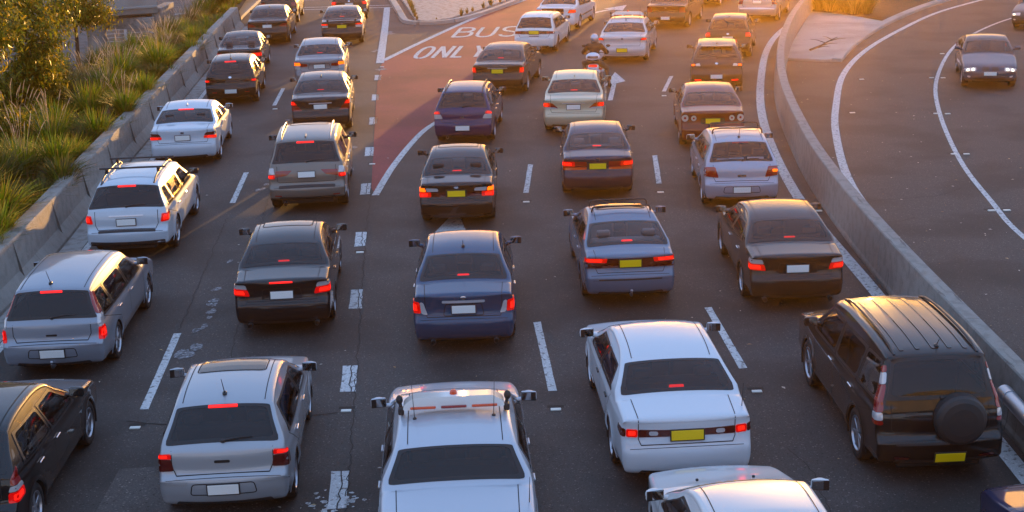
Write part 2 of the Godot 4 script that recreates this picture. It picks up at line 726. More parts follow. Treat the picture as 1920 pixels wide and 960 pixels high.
	# across the skin: side 0 rear, 1 front; row rf; t from -1 to 1
	func wrap_at(side: int, rf: float, t: float) -> Vector3:
		var i := clampi(int(floor(rf)), 0, na - 1)
		var u := rf - i
		var P: Vector2
		var N: Vector2
		var c: float
		var I: Vector2
		if side == 0:
			P = rp[i].lerp(rp[i + 1], u)
			N = rn[i].lerp(rn[i + 1], u)
			c = lerpf(rc[i], rc[i + 1], u)
			I = ri[i].lerp(ri[i + 1], u)
		else:
			P = fp[i].lerp(fp[i + 1], u)
			N = fn[i].lerp(fn[i + 1], u)
			c = lerpf(fc[i], fc[i + 1], u)
			I = fi[i].lerp(fi[i + 1], u)
		var X := absf(side_qy(I.x, I.y, 1.0).x)
		var a := absf(t)
		var t0 := 1.0 - fil * 1.35 / X
		var d := c * pow(a, 2.2)
		if a > t0:
			var k := minf((a - t0) / (1.0 - t0), 1.0)
			d += fil * (1.0 - sqrt(maxf(0.0, 1.0 - k * k)))
		var q := P + N * d
		return Vector3(t * X, q.y, L * 0.5 - q.x)

	func row_of(side: int, y: float) -> float:
		var p: Array = rp if side == 0 else fp
		for i in na:
			if y <= p[i + 1].y or i == na - 1:
				return i + clampf((y - p[i].y) / maxf(p[i + 1].y - p[i].y, 1e-5), 0.0, 1.0)
		return na

	# a = distance outward from the corner of the rear (or front) face: negative on the face, positive round the side
	func corner(side: int, a: float, y: float, sg: float) -> Vector3:
		var rf := row_of(side, y)
		var i := clampi(int(floor(rf)), 0, na - 1)
		var I: Vector2 = (ri if side == 0 else fi)[i].lerp((ri if side == 0 else fi)[i + 1], rf - i)
		var X := hw(I.x, I.y)
		if a <= 0.0:
			return wrap_at(side, rf, sg * maxf(0.0, (X + a) / X))
		return side_qy(I.x + (a if side == 0 else -a), I.y, sg)

	func face(side: int, x: float, y: float) -> Vector3:
		var rf := row_of(side, y)
		var i := clampi(int(floor(rf)), 0, na - 1)
		var I: Vector2 = (ri if side == 0 else fi)[i].lerp((ri if side == 0 else fi)[i + 1], rf - i)
		return wrap_at(side, rf, x / hw(I.x, I.y))

	# rows of top surface by q: forward half or rear half
	func top(x: float, q: float) -> Vector3:
		var side := 0 if q < rp[na].x else 1
		var p: Array = rp if side == 0 else fp
		var rf := 0.0
		for i in range(na - 1, -1, -1):
			if (side == 0 and p[i].x <= q) or (side == 1 and p[i].x >= q):
				rf = i + clampf((q - p[i].x) / (p[i + 1].x - p[i].x), 0.0, 1.0)
				break
		var j := clampi(int(floor(rf)), 0, na - 1)
		var I: Vector2 = (ri if side == 0 else fi)[j].lerp((ri if side == 0 else fi)[j + 1], rf - j)
		return wrap_at(side, rf, x / hw(I.x, I.y))

	func win_t(side: int) -> float:
		return s.get("tw", 0.87) if side == 0 else 0.90

	# ---- the skin as a grid, cut into panels
	func panels() -> Dictionary:
		var v := PackedVector3Array()
		var tl := []
		var twr := win_t(0)
		for side in 2:
			var w := win_t(side)
			var cols := []
			for k in 7:
				cols.append(w * k / 6.0)
			var X := W * 0.42
			var t0 := 1.0 - fil * 1.35 / X
			if t0 > w + 0.02:
				cols.append((w + t0) * 0.5)
			else:
				cols.append(lerpf(w, t0 + 0.03, 0.5))
			cols.append(maxf(t0, w + 0.02))
			for k in [0.35, 0.62, 0.82, 0.94, 1.0]:
				cols.append(lerpf(maxf(t0, w + 0.02), 1.0, k))
			var full := []
			for k in range(cols.size() - 1, 0, -1):
				full.append(-cols[k])
			full += cols
			tl.append(full)
		var nt: int = tl[0].size()
		# wrap vertices
		var rows := 2 * na + 1
		for r in rows:
			var side := 0 if r <= na else 1
			var i := r if r <= na else 2 * na - r
			for j in nt:
				var t: float = tl[side][j] if i < na else lerpf(tl[0][j], tl[1][j], 0.5)
				v.append(wrap_at(side, i, t))
		var out := {}
		var bump: float = s.get("bump", 0.63)
		var jw0 := 0
		for r in rows - 1:
			var side := 0 if r < na else 1
			var i := r if r < na else 2 * na - r - 1
			var y: float = ((rp if side == 0 else fp)[i].y + (rp if side == 0 else fp)[i + 1].y) * 0.5
			for j in nt - 1:
				var tm: float = absf(tl[side][j] + tl[side][j + 1]) * 0.5
				var nm := "body_shell"
				if i >= iwb and i < iwt and tm < win_t(side):
					continue
				if side == 0:
					if i < ib:
						if y < bump:
							nm = "rear_bumper"
						elif tm < 0.86:
							nm = "boot_lid" if s.style == "sedan" else "tailgate"
					elif i >= iwt:
						nm = "roof"
					elif s.style != "sedan" and tm < 0.95:
						nm = "tailgate"
				else:
					if i < ib:
						if y > s.get("nose", 0.72) - 0.02:
							nm = "bonnet" if tm < 0.86 else "body_shell"
						else:
							nm = "front_bumper"
					elif i >= iwt:
						nm = "roof"
				if not out.has(nm):
					out[nm] = PackedInt32Array()
				var a := r * nt + j
				out[nm].append_array(PackedInt32Array([a, a + nt, a + nt + 1, a, a + nt + 1, a + 1]))
		# sides
		var per := []
		for k in kinds.size():
			if kinds[k] == "pillar":
				per.append(1)
			elif k == 0:
				per.append(s.get("cr", 9))
			elif k == kinds.size() - 1:
				per.append(15)
			else:
				per.append(8)
		var nc := 0
		for p in per:
			nc += p
		for sg in [-1.0, 1.0]:
			var g := []
			for i in na + 1:
				var row := PackedInt32Array()
				for k in kinds.size():
					for m in per[k]:
						if k == 0 and m == 0:
							row.append(i * nt + (0 if sg < 0 else nt - 1))
						else:
							row.append(v.size())
							v.append(side_at(i, k, float(m) / per[k], sg))
				row.append((2 * na - i) * nt + (0 if sg < 0 else nt - 1))
				g.append(row)
			var cells := []
			var moved := {}
			for i in na:
				var col := 0
				for k in kinds.size():
					for m in per[k]:
						var a: int = g[i][col]
						var b: int = g[i + 1][col]
						var c: int = g[i + 1][col + 1]
						var d: int = g[i][col + 1]
						col += 1
						if kinds[k] == "win" and i >= iwb and i < iwt:
							continue
						var mid := (v[a] + v[b] + v[c] + v[d]) * 0.25
						var q := L * 0.5 - mid.z
						var drop := false
						for wq in [qr, qf]:
							if Vector2(q - wq, mid.y - ws).length() < ws + 0.045:
								drop = true
						if drop:
							continue
						var nm := "body_shell"
						if q < 0.5 and mid.y < bump:
							nm = "rear_bumper"
						elif q > L - 0.55 and mid.y < s.get("nose", 0.72) - 0.08:
							nm = "front_bumper"
						elif mid.y > 0.3 and i < iwt:
							if kinds[k] == "pillar" and i >= iwb:
								nm = "pillar"
							else:
								var dr := door_of(q)
								if dr >= 0:
									nm = "door" + ("L" if sg < 0 else "R") + str(dr)
						cells.append([a, b, c, d, nm])
			for cell in cells:
				for e in 4:
					var id: int = cell[e]
					if moved.has(id):
						continue
					moved[id] = true
					var q := L * 0.5 - v[id].z
					for wq in [qr, qf]:
						var dv := Vector2(q - wq, v[id].y - ws)
						var dl := dv.length()
						if dl < ws + 0.045 and dl > 1e-3 and id >= rows * nt:
							dv = dv / dl * (ws + 0.045)
							v[id] = side_qy(wq + dv.x, ws + dv.y, sg)
			for cell in cells:
				var nm: String = cell[4]
				if not out.has(nm):
					out[nm] = PackedInt32Array()
				out[nm].append_array(PackedInt32Array([cell[0], cell[1], cell[2], cell[0], cell[2], cell[3]]))
		# smooth normals over the whole skin
		var n := PackedVector3Array()
		n.resize(v.size())
		for nm in out:
			var t: PackedInt32Array = out[nm]
			for i in range(0, t.size(), 3):
				var gn := (v[t[i + 1]] - v[t[i]]).cross(v[t[i + 2]] - v[t[i]])
				var ctr := (v[t[i]] + v[t[i + 1]] + v[t[i + 2]]) / 3.0 - Vector3(0, H * 0.45, 0)
				ctr.z *= 0.45
				if gn.dot(ctr) < 0.0:
					gn = -gn
				for e in 3:
					n[t[i + e]] += gn
		for i in n.size():
			n[i] = n[i].normalized()
		var res := {}
		for nm in out:
			var mb := MB.new()
			var map := {}
			for id in out[nm]:
				if not map.has(id):
					map[id] = mb.add(v[id], n[id])
				mb.t.append(map[id])
			res[nm] = mb
		return res

	func door_of(q: float) -> int:
		var qB: float = s.get("qB", lerpf(bp[iwb][1], bp[iwb][bp[iwb].size() - 2], 0.5))
		if q > qB and q < minf(qf - ws - 0.06, qc - 0.02):
			return 0
		if s.get("doors", 4) == 4 and q <= qB and q > maxf(qr + 0.18, bp[iwb][1] - 0.1):
			return 1
		return -1

# ---- shapes laid on a skin.  ev turns a Vector2 of the shape's own plane into a point of the skin.
func rounded(c: Array, r: float, per := 4) -> Array:
	var out := []
	for i in c.size():
		var p: Vector2 = c[i]
		var a: Vector2 = c[(i + c.size() - 1) % c.size()]
		var b: Vector2 = c[(i + 1) % c.size()]
		var rr := minf(r, minf(p.distance_to(a), p.distance_to(b)) * 0.45)
		var pa := p.move_toward(a, rr)
		var pb := p.move_toward(b, rr)
		for k in per + 1:
			var u := float(k) / per
			out.append(pa.lerp(p, u).lerp(p.lerp(pb, u), u))
	return out

# the same with points along the straight edges, so that it follows a curved skin
func rl(c: Array, r: float, step: float) -> Array:
	var a := rounded(c, r)
	a.append(a[0])
	var d := dense(a, step)
	return d.slice(0, d.size() - 1)

func skin_point(ev: Callable, p: Vector2, off: float, mid: Vector3) -> Array:
	var e := 0.012
	var a: Vector3 = ev.call(p)
	var dx: Vector3 = ev.call(p + Vector2(e, 0)) - ev.call(p - Vector2(e, 0))
	var dy: Vector3 = ev.call(p + Vector2(0, e)) - ev.call(p - Vector2(0, e))
	var n := dx.cross(dy).normalized()
	if n.dot(a - mid) < 0.0:
		n = -n
	return [a + n * off, n]

# a plate filling the loop, standing off the skin, with a skirt down to it
func lay(mb: MB, ev: Callable, loop: Array, off: float, thick: float, mid: Vector3, rings := 3):
	var ctr := Vector2.ZERO
	for p in loop:
		ctr += p
	ctr /= loop.size()
	var n := loop.size()
	var c = skin_point(ev, ctr, off, mid)
	var ci := mb.add(c[0], c[1])
	var prev := -1
	var edge := []
	for k in range(1, rings + 1):
		var base := mb.v.size()
		for i in n:
			var q = skin_point(ev, ctr.lerp(loop[i], float(k) / rings), off, mid)
			mb.add(q[0], q[1])
			if k == rings:
				edge.append(q)
		for i in n:
			var j := (i + 1) % n
			if k == 1:
				mb.tri(ci, base + i, base + j)
			else:
				mb.tri(prev + i, base + i, base + j)
				mb.tri(prev + i, base + j, prev + j)
		prev = base
	if thick > 0.0:
		var base := mb.v.size()
		for i in n:
			var out: Vector3 = (edge[i][0] - c[0]).normalized()
			var nn: Vector3 = (out - edge[i][1] * out.dot(edge[i][1])).normalized()
			mb.add(edge[i][0], nn)
			mb.add(edge[i][0] - edge[i][1] * thick, nn)
		for i in n:
			var a := base + i * 2
			var b := base + ((i + 1) % n) * 2
			mb.tri(a, a + 1, b + 1)
			mb.tri(a, b + 1, b)

# a frame between an outer and an inner loop of equally many points
func frame(mb: MB, ev: Callable, outer: Array, inner: Array, off: float, mid: Vector3):
	var n := outer.size()
	var base := mb.v.size()
	for i in n:
		for p in [outer[i], inner[i]]:
			var q = skin_point(ev, p, off, mid)
			mb.add(q[0], q[1])
		var q2 = skin_point(ev, outer[i], off - 0.012, mid)
		mb.add(q2[0], q2[1])
	for i in n:
		var a := base + i * 3
		var b := base + ((i + 1) % n) * 3
		mb.tri(a, a + 1, b + 1)
		mb.tri(a, b + 1, b)
		mb.tri(a, a + 2, b + 2)
		mb.tri(a, b + 2, b)

# a narrow line along a path on the skin
func line(mb: MB, ev: Callable, path: Array, width: float, off: float, mid: Vector3, closed := false):
	var n := path.size()
	var base := mb.v.size()
	for i in n:
		var a: Vector2 = path[(i + n - 1) % n] if closed else path[maxi(i - 1, 0)]
		var b: Vector2 = path[(i + 1) % n] if closed else path[mini(i + 1, n - 1)]
		var d := (b - a).normalized().orthogonal() * width * 0.5
		for sg in [-1.0, 1.0]:
			var q = skin_point(ev, path[i] + d * sg, off, mid)
			mb.add(q[0], q[1])
	for i in (n if closed else n - 1):
		var a := base + i * 2
		var b := base + ((i + 1) % n) * 2
		mb.tri(a, a + 1, b + 1)
		mb.tri(a, b + 1, b)

# loops with the same number of points whatever their size
func unit_loop(x0: float, x1: float, y0: float, y1: float, r: float, n := 8) -> Array:
	var out := []
	var c := [Vector2(x0, y0), Vector2(x1, y0), Vector2(x1, y1), Vector2(x0, y1)]
	for i in 4:
		var p: Vector2 = c[i]
		var a: Vector2 = c[(i + 3) % 4]
		var b: Vector2 = c[(i + 1) % 4]
		var da := (a - p).normalized() * r
		var db := (b - p).normalized() * r
		for k in 5:
			var u := k / 4.0
			out.append((p + da).lerp(p, u).lerp(p.lerp(p + db, u), u))
		var q := b + (p - b).normalized() * r
		for k in range(1, n):
			out.append((p + db).lerp(q, float(k) / n))
	return out

func win_loop(x: float, y0: float, y1: float, r: float) -> Array:
	var out := []
	for p in unit_loop(-x * 0.5, x * 0.5, y0, y1, r * 0.6, 10):
		out.append(Vector2(p.x * 2.0, p.y))
	return out

func dense(p: Array, step: float) -> Array:
	var out := []
	for i in p.size() - 1:
		var k := maxi(1, int(ceil(p[i].distance_to(p[i + 1]) / step)))
		for j in k:
			out.append(p[i].lerp(p[i + 1], float(j) / k))
	out.append(p[p.size() - 1])
	return out

var wheel_meshes := {}

func wheel_mesh(r: float, w: float, style: int) -> Array:
	var key := "%.3f_%.3f_%d" % [r, w, style]
	if wheel_meshes.has(key):
		return wheel_meshes[key]
	var b := Basis(Vector3(0, 0, 1), -PI / 2)      # lathe axis along +x, the outer face
	var rr := r * 0.68
	var tyre := MB.new()
	tyre.lathe([Vector2(rr, -w * 0.5), Vector2(r * 0.93, -w * 0.5), Vector2(r * 0.985, -w * 0.4), Vector2(r, -w * 0.25), Vector2(r, w * 0.25), Vector2(r * 0.985, w * 0.4), Vector2(r * 0.93, w * 0.49), Vector2(r * 0.80, w * 0.52), Vector2(rr, w * 0.46), Vector2(rr, -w * 0.5)], Vector3.ZERO, b, 28)
	var rim := MB.new()
	rim.lathe([Vector2(rr, w * 0.46), Vector2(rr * 0.95, w * 0.47), Vector2(rr * 0.90, w * 0.36), Vector2(rr * 0.88, -w * 0.3)], Vector3.ZERO, b, 28)
	rim.lathe([Vector2(0.001, w * 0.40), Vector2(rr * 0.16, w * 0.39), Vector2(rr * 0.22, w * 0.33), Vector2(rr * 0.22, 0.0)], Vector3.ZERO, b, 16)
	var ns: int = [5, 7, 10, 6][style % 4]
	for k in ns:
		var a := TAU * k / ns
		var sb := Basis(Vector3.RIGHT, a)
		var wd: float = rr * [0.30, 0.2, 0.13, 0.34][style % 4]
		rim.rbox(sb * Vector3(w * 0.33, rr * 0.55, 0), Vector3(0.028, rr * 0.80, wd), 0.01, sb)
	if style >= 4:
		rim.lathe([Vector2(0.001, w * 0.36), Vector2(rr * 0.6, w * 0.37), Vector2(rr * 0.88, w * 0.33)], Vector3.ZERO, b, 28)
	var disc := MB.new()
	disc.lathe([Vector2(0.001, w * 0.1), Vector2(rr * 0.86, w * 0.08)], Vector3.ZERO, b, 24)
	wheel_meshes[key] = [tyre.mesh(), rim.mesh(), disc.mesh()]
	return wheel_meshes[key]

var seat_meshes := {}

func interior(car: Node3D, B: Body):
	var ys: float = 0.30 + B.s.get("lift", 0.0)
	var key := "front"
	if not seat_meshes.has(key):
		var m := MB.new()
		m.rbox(Vector3(0, 0.22, 0.0), Vector3(0.50, 0.16, 0.50), 0.06)
		m.rbox(Vector3(0, 0.56, 0.27), Vector3(0.48, 0.62, 0.13), 0.06, Basis(Vector3.RIGHT, 0.28))
		m.rbox(Vector3(0, 0.955, 0.40), Vector3(0.27, 0.17, 0.09), 0.045, Basis(Vector3.RIGHT, 0.18))
		m.tube([Vector3(-0.06, 0.83, 0.36), Vector3(-0.06, 0.92, 0.39)], [0.008, 0.008], 6)
		m.tube([Vector3(0.06, 0.83, 0.36), Vector3(0.06, 0.92, 0.39)], [0.008, 0.008], 6)
		seat_meshes[key] = m.mesh()
		var r := MB.new()
		r.rbox(Vector3(0, 0.22, 0.0), Vector3(1.24, 0.16, 0.48), 0.06)
		r.rbox(Vector3(0, 0.52, 0.27), Vector3(1.24, 0.54, 0.14), 0.06, Basis(Vector3.RIGHT, 0.3))
		for x in [-0.40, 0.40]:
			r.rbox(Vector3(x, 0.865, 0.38), Vector3(0.25, 0.15, 0.09), 0.045, Basis(Vector3.RIGHT, 0.2))
		seat_meshes["rear"] = r.mesh()
		var d := MB.new()
		d.rbox(Vector3(0, 0.0, 0.0), Vector3(1.36, 0.24, 0.42), 0.08)
		d.rbox(Vector3(0.36, 0.06, 0.12), Vector3(0.42, 0.14, 0.22), 0.05)
		seat_meshes["dash"] = d.mesh()
		var st := MB.new()
		var ring := []
		var rad := []
		for k in 19:
			var a := TAU * k / 18.0
			ring.append(Vector3(cos(a) * 0.185, sin(a) * 0.185, 0))
			rad.append(0.016)
		st.tube(ring, rad, 6, false)
		st.rbox(Vector3.ZERO, Vector3(0.34, 0.05, 0.03), 0.012)
		st.rbox(Vector3(0, -0.02, 0), Vector3(0.14, 0.12, 0.04), 0.02)
		seat_meshes["wheel"] = st.mesh()
	var sm: Material = mats["seat_grey"] if B.s.get("seats", "") == "grey" else mats["seat_dark"]
	var zf := B.L * 0.5 - (B.qc - 1.02)
	var zr := B.L * 0.5 - (B.qc - 1.92)
	for x in [-0.36, 0.36]:
		part(car, "front_seat", seat_meshes["front"], sm, Vector3(x, ys, zf))
	part(car, "rear_seat", seat_meshes["rear"], sm, Vector3(0, ys, zr))
	part(car, "dashboard", seat_meshes["dash"], mats["plastic_dark"], Vector3(0, B.yb_f - 0.14, B.L * 0.5 - B.qc + 0.33))
	var w := part(car, "steering_wheel", seat_meshes["wheel"], mats["plastic_dark"], Vector3(0.36, B.yb_f - 0.05, B.L * 0.5 - B.qc + 0.62))
	w.rotation.x = 0.42
	if B.s.style == "sedan":
		var sh := MB.new()
		var q0: float = B.qb + 0.06
		var q1: float = B.qc - 2.24
		if q1 > q0 + 0.05:
			sh.rbox(Vector3(0, B.yb_r - 0.05, B.L * 0.5 - (q0 + q1) * 0.5), Vector3(B.W * 0.74, 0.04, q1 - q0), 0.01)
			part(car, "parcel_shelf", sh.mesh(), mats["seat_dark"])

func make_car(spec: Dictionary) -> Node3D:
	var B := Body.new()
	B.setup(spec)
	var car := thing(spec.name, spec.label, spec.get("cat", "car"), Vector3.ZERO, 0.0, spec.get("group", ""))
	# stand it on the road by its rear axle
	var az := deg_to_rad(spec.az)
	var fwd := Vector3(sin(az), 0, -cos(az))
	var rgt := Vector3(cos(az), 0, sin(az))
	var contact := Vector3(spec.x, 0, spec.z)
	var axle: Vector3 = contact - rgt * (spec.get("side", 0.0) * (B.W * 0.5 - 0.05))
	car.position = axle + fwd * (B.L * 0.5 - B.qr)
	car.rotation.y = -az
	var pm: Material = paint(spec.paint[0], spec.paint[1], spec.paint[2], spec.paint[3] if spec.paint.size() > 3 else 0.45)
	var mid := Vector3(0, 0.7, 0)
	var hl := B.L * 0.5
	var names_of := {"doorL0": "door", "doorL1": "door", "doorR0": "door", "doorR1": "door"}
	var pans := B.panels()
	for k in pans:
		var m: Material = pm
		if k == "pillar":
			m = mats["trim_black"]
		elif spec.get("bumper_dark", false) and k in ["rear_bumper", "front_bumper"]:
			m = mats["plastic_dark"]
		elif k == "roof" and spec.has("roof_paint"):
			m = paint(spec.roof_paint[0], spec.roof_paint[1], spec.roof_paint[2])
		part(car, names_of.get(k, k), pans[k].mesh(), m)
	# floor, wheel arches
	var ub := MB.new()
	var xw := B.W * 0.5 - 0.30
	ub.rbox(Vector3(0, 0.30, 0), Vector3(xw * 2.0, 0.16, B.L - 0.25), 0.03)
	ub.rbox(Vector3(0, 0.30, hl - (B.qr + B.qf) * 0.5), Vector3(B.W - 0.16, 0.16, B.qf - B.qr - 0.85), 0.03)
	for wq in [B.qr, B.qf]:
		for sg in [-1.0, 1.0]:
			var base := ub.v.size()
			for k in 13:
				var a := lerpf(-0.35, PI + 0.35, k / 12.0)
				var d := Vector2(cos(a), sin(a))
				var r := B.ws + 0.043
				for x in [xw, B.hw(wq, 0.5) - 0.004]:
					ub.add(Vector3(sg * x, B.ws + d.y * r, hl - (wq + d.x * r)), Vector3(0, -d.y, d.x))
			for k in 12:
				var i := base + k * 2
				ub.tri(i, i + 1, i + 3)
				ub.tri(i, i + 3, i + 2)
	part(car, "underbody", ub.mesh(), mats["underbody"])
	# arch lips
	for wq in [B.qr, B.qf]:
		for sg in [-1.0, 1.0]:
			var lips := MB.new()
			var base := lips.v.size()
			for k in 25:
				var a := lerpf(-0.28, PI + 0.28, k / 24.0)
				var d := Vector2(cos(a), sin(a))
				for e in [[0.02, -0.012], [0.036, 0.006], [0.062, 0.007], [0.085, -0.002]]:
					var r: float = B.ws + e[0]
					var p := B.side_qy(wq + d.x * r, B.ws + d.y * r, sg)
					p.x += sg * e[1]
					lips.add(p, Vector3(sg, d.y * (e[0] - 0.05) * 12.0, -d.x * (e[0] - 0.05) * 12.0).normalized())
			for k in 24:
				for e in 3:
					var i := base + k * 4 + e
					lips.tri(i, i + 1, i + 5)
					lips.tri(i, i + 5, i + 4)
			part(car, "wheel_arch", lips.mesh(), mats["plastic_dark"] if spec.get("arch_dark", false) else pm)
	# wheels
	var wm := wheel_mesh(B.ws, spec.get("tyre", 0.205), spec.get("rim", 0))
	for wq in [B.qr, B.qf]:
		for sg in [-1.0, 1.0]:
			var o := part(car, "wheel", wm[0], mats["rubber"], Vector3(sg * (B.hw(wq, 0.5) - spec.get("tyre", 0.205) * 0.5 - 0.012), B.ws, hl - wq))
			if sg < 0:
				o.rotation.y = PI
			if wq == B.qf and spec.has("steer"):
				o.rotation.y += spec.steer
			part(o, "rim", wm[1], mats["alloy"] if spec.get("rim", 0) < 8 else mats["plastic_dark"])
			part(o, "brake_disc", wm[2], mats["plastic_dark"])
	# glass
	var gm: Material = mats[spec.get("glass", "glass_dark")]
	for side in 2:
		var w := B.win_t(side)
		var ev := func(p: Vector2) -> Vector3: return B.wrap_at(side, B.iwb + p.y * (B.iwt - B.iwb), p.x * w)
		var loop := win_loop(1.0, 0.0, 1.0, 0.14)
		var big := win_loop(1.035, -0.06, 1.05, 0.12)
		var small := win_loop(0.955, 0.07, 0.94, 0.16)
		var g := MB.new()
		lay(g, ev, loop, 0.002, 0.0, mid, 5)
		var o := part(car, "rear_window" if side == 0 else "windscreen", g.mesh(), gm if side == 0 else mats["glass_light"])
		var f := MB.new()
		frame(f, ev, big, small, 0.0045, mid)
		part(o, "window_seal", f.mesh(), mats["trim_black"])
	for sg in [-1.0, 1.0]:
		for k in B.kinds.size():
			if B.kinds[k] != "win":
				continue
			var kk: int = k
			var ev := func(p: Vector2) -> Vector3: return B.side_at(B.iwb + p.y * (B.iwt - B.iwb), kk, p.x, sg)
			var loop := unit_loop(0.0, 1.0, 0.0, 1.0, 0.10)
			var big := unit_loop(-0.03, 1.03, -0.08, 1.08, 0.07)
			var small := unit_loop(0.025, 0.975, 0.03, 0.95, 0.12)
			var g := MB.new()
			lay(g, ev, loop, 0.002, 0.0, mid, 4)
			var o := part(car, "side_window", g.mesh(), gm if k < B.kinds.size() - 2 else mats[spec.get("glass_front", "glass_mid")])
			var f := MB.new()
			frame(f, ev, big, small, 0.005, mid)
			part(o, "window_frame", f.mesh(), mats["chrome"] if spec.get("chrome_windows", false) else mats["trim_black"])
	interior(car, B)
	# seams between the panels
	var gap := MB.new()
	var rear_ev := func(p: Vector2) -> Vector3: return B.face(0, p.x, p.y)
	var lidw: float = spec.get("lid", B.W * 0.5 * 0.74)
	var lid0: float = spec.get("lid0", 0.655)
	if spec.style == "sedan":
		var top_ev := func(p: Vector2) -> Vector3: return B.top(p.x, p.y)
		for sg in [-1.0, 1.0]:
			line(gap, rear_ev, dense([Vector2(sg * lidw, B.s.get("deck", 1.0) - 0.01), Vector2(sg * lidw, 0.72), Vector2(sg * (lidw - 0.03), lid0)], 0.05), 0.010, 0.003, mid)
			line(gap, top_ev, dense([Vector2(sg * lidw, 0.09), Vector2(sg * (lidw + 0.02), B.qb - 0.06)], 0.05), 0.010, 0.003, mid)
		line(gap, rear_ev, dense([Vector2(-lidw + 0.03, lid0), Vector2(lidw - 0.03, lid0)], 0.15), 0.011, 0.0016, mid)
	else:
		for sg in [-1.0, 1.0]:
			line(gap, rear_ev, dense([Vector2(sg * lidw, B.yb_r - 0.02), Vector2(sg * lidw, 0.74), Vector2(sg * (lidw - 0.05), lid0)], 0.06), 0.011, 0.0016, mid)
		line(gap, rear_ev, dense([Vector2(-lidw + 0.05, lid0), Vector2(lidw - 0.05, lid0)], 0.15), 0.011, 0.0016, mid)
	line(gap, rear_ev, dense([Vector2(-B.W * 0.42, 0.618), Vector2(B.W * 0.42, 0.618)], 0.15), 0.007, 0.0016, mid)
	for sg in [-1.0, 1.0]:
		var sev := func(p: Vector2) -> Vector3: return B.side_qy(p.x, p.y, sg)
		var qB: float = spec.get("qB", lerpf(B.bp[B.iwb][1], B.bp[B.iwb][B.bp[B.iwb].size() - 2], 0.5))
		var qF := minf(B.qf - B.ws - 0.06, B.qc - 0.02)
		var yb := 0.93
		line(gap, sev, dense([Vector2(qF, yb), Vector2(qF - 0.02, 0.6), Vector2(qF - 0.08, 0.28)], 0.08), 0.010, 0.0016, mid)
		line(gap, sev, dense([Vector2(qB, yb), Vector2(qB, 0.28)], 0.08), 0.010, 0.0016, mid)
		if spec.get("doors", 4) == 4:
			line(gap, sev, dense([Vector2(B.bp[B.iwb][1] - 0.05, yb), Vector2(B.qr + B.ws * 0.9, 0.64), Vector2(B.qr + B.ws + 0.12, 0.28)], 0.06), 0.010, 0.0016, mid)
		line(gap, sev, dense([Vector2(B.qr + B.ws + 0.12, 0.28), Vector2(qF - 0.08, 0.28)], 0.2), 0.008, 0.0016, mid)
		# handles
		var hq := [qB + 0.13]
		if spec.get("doors", 4) == 4:
			hq.append(B.qr + 0.34 if spec.style == "sedan" else B.qr + 0.30)
		for q in hq:
			var hm := MB.new()
			var pp := B.side_qy(q, 0.80 + spec.get("lift", 0.0), sg)
			hm.rbox(pp + Vector3(sg * 0.016, 0, 0), Vector3(0.024, 0.026, 0.17), 0.01)
			part(car, "door_handle", hm.mesh(), mats["chrome"] if spec.get("chrome_handles", false) else (mats["plastic_dark"] if spec.get("handles_dark", false) else pm))
		if spec.get("side_strip", false):
			var sm2 := MB.new()
			lay(sm2, sev, rounded([Vector2(B.qr + B.ws + 0.1, 0.50), Vector2(qF - 0.03, 0.50), Vector2(qF - 0.03, 0.555), Vector2(B.qr + B.ws + 0.1, 0.555)], 0.02, 2), 0.012, 0.014, mid, 2)
			part(car, "side_moulding", sm2.mesh(), mats["plastic_dark"] if spec.get("strip_dark", false) else pm)
		# mirrors
		var mq := B.bp[B.iwb][B.bp[B.iwb].size() - 2] as float - 0.12
		var yb2 := lerpf(B.yb_r, B.yb_f, (mq - B.qb) / (B.qc - B.qb))
		var c := B.side_qy(mq, yb2 + 0.05, sg)
		var hm2 := MB.new()
		hm2.tube([c + Vector3(-sg * 0.03, 0.0, 0), c + Vector3(sg * 0.05, 0.01, 0.0), c + Vector3(sg * 0.10, 0.03, 0.0)], [0.035, 0.03, 0.026], 8)
		var mc := c + Vector3(sg * 0.140, 0.055, 0.0)
		var mbs := Basis(Vector3.UP, -sg * 0.16)
		hm2.rbox(mc + mbs * Vector3(0, 0, 0.012), Vector3(0.20, 0.125, 0.06), 0.028, mbs)
		hm2.ell(mc + mbs * Vector3(0, 0, -0.02), Vector3(0.097, 0.060, 0.055), mbs, 16, 9)
		var mo := part(car, "wing_mirror", hm2.mesh(), mats["trim_black"] if spec.get("mirror_dark", false) else pm)
		var mg := MB.new()
		mg.rbox(mc + mbs * Vector3(0, 0, 0.0415), Vector3(0.176, 0.102, 0.006), 0.002, mbs * Basis(Vector3.UP, sg * 0.06))
		part(mo, "mirror_glass", mg.mesh(), mats["mirror_glass"])
		var mr := MB.new()
		mr.rbox(mc + mbs * Vector3(0, 0, 0.0395), Vector3(0.19, 0.115, 0.006), 0.002, mbs)
		part(mo, "mirror_rim", mr.mesh(), mats["trim_black"])
	part(car, "panel_gaps", gap.mesh(), mats["gap"]).set_meta("kind", "stuff")
	car_rear(car, B, spec, pm, mid)
	car_roof(car, B, spec, pm, mid)
	if spec.get("front", false):
		car_front(car, B, spec, pm, mid)
	return car

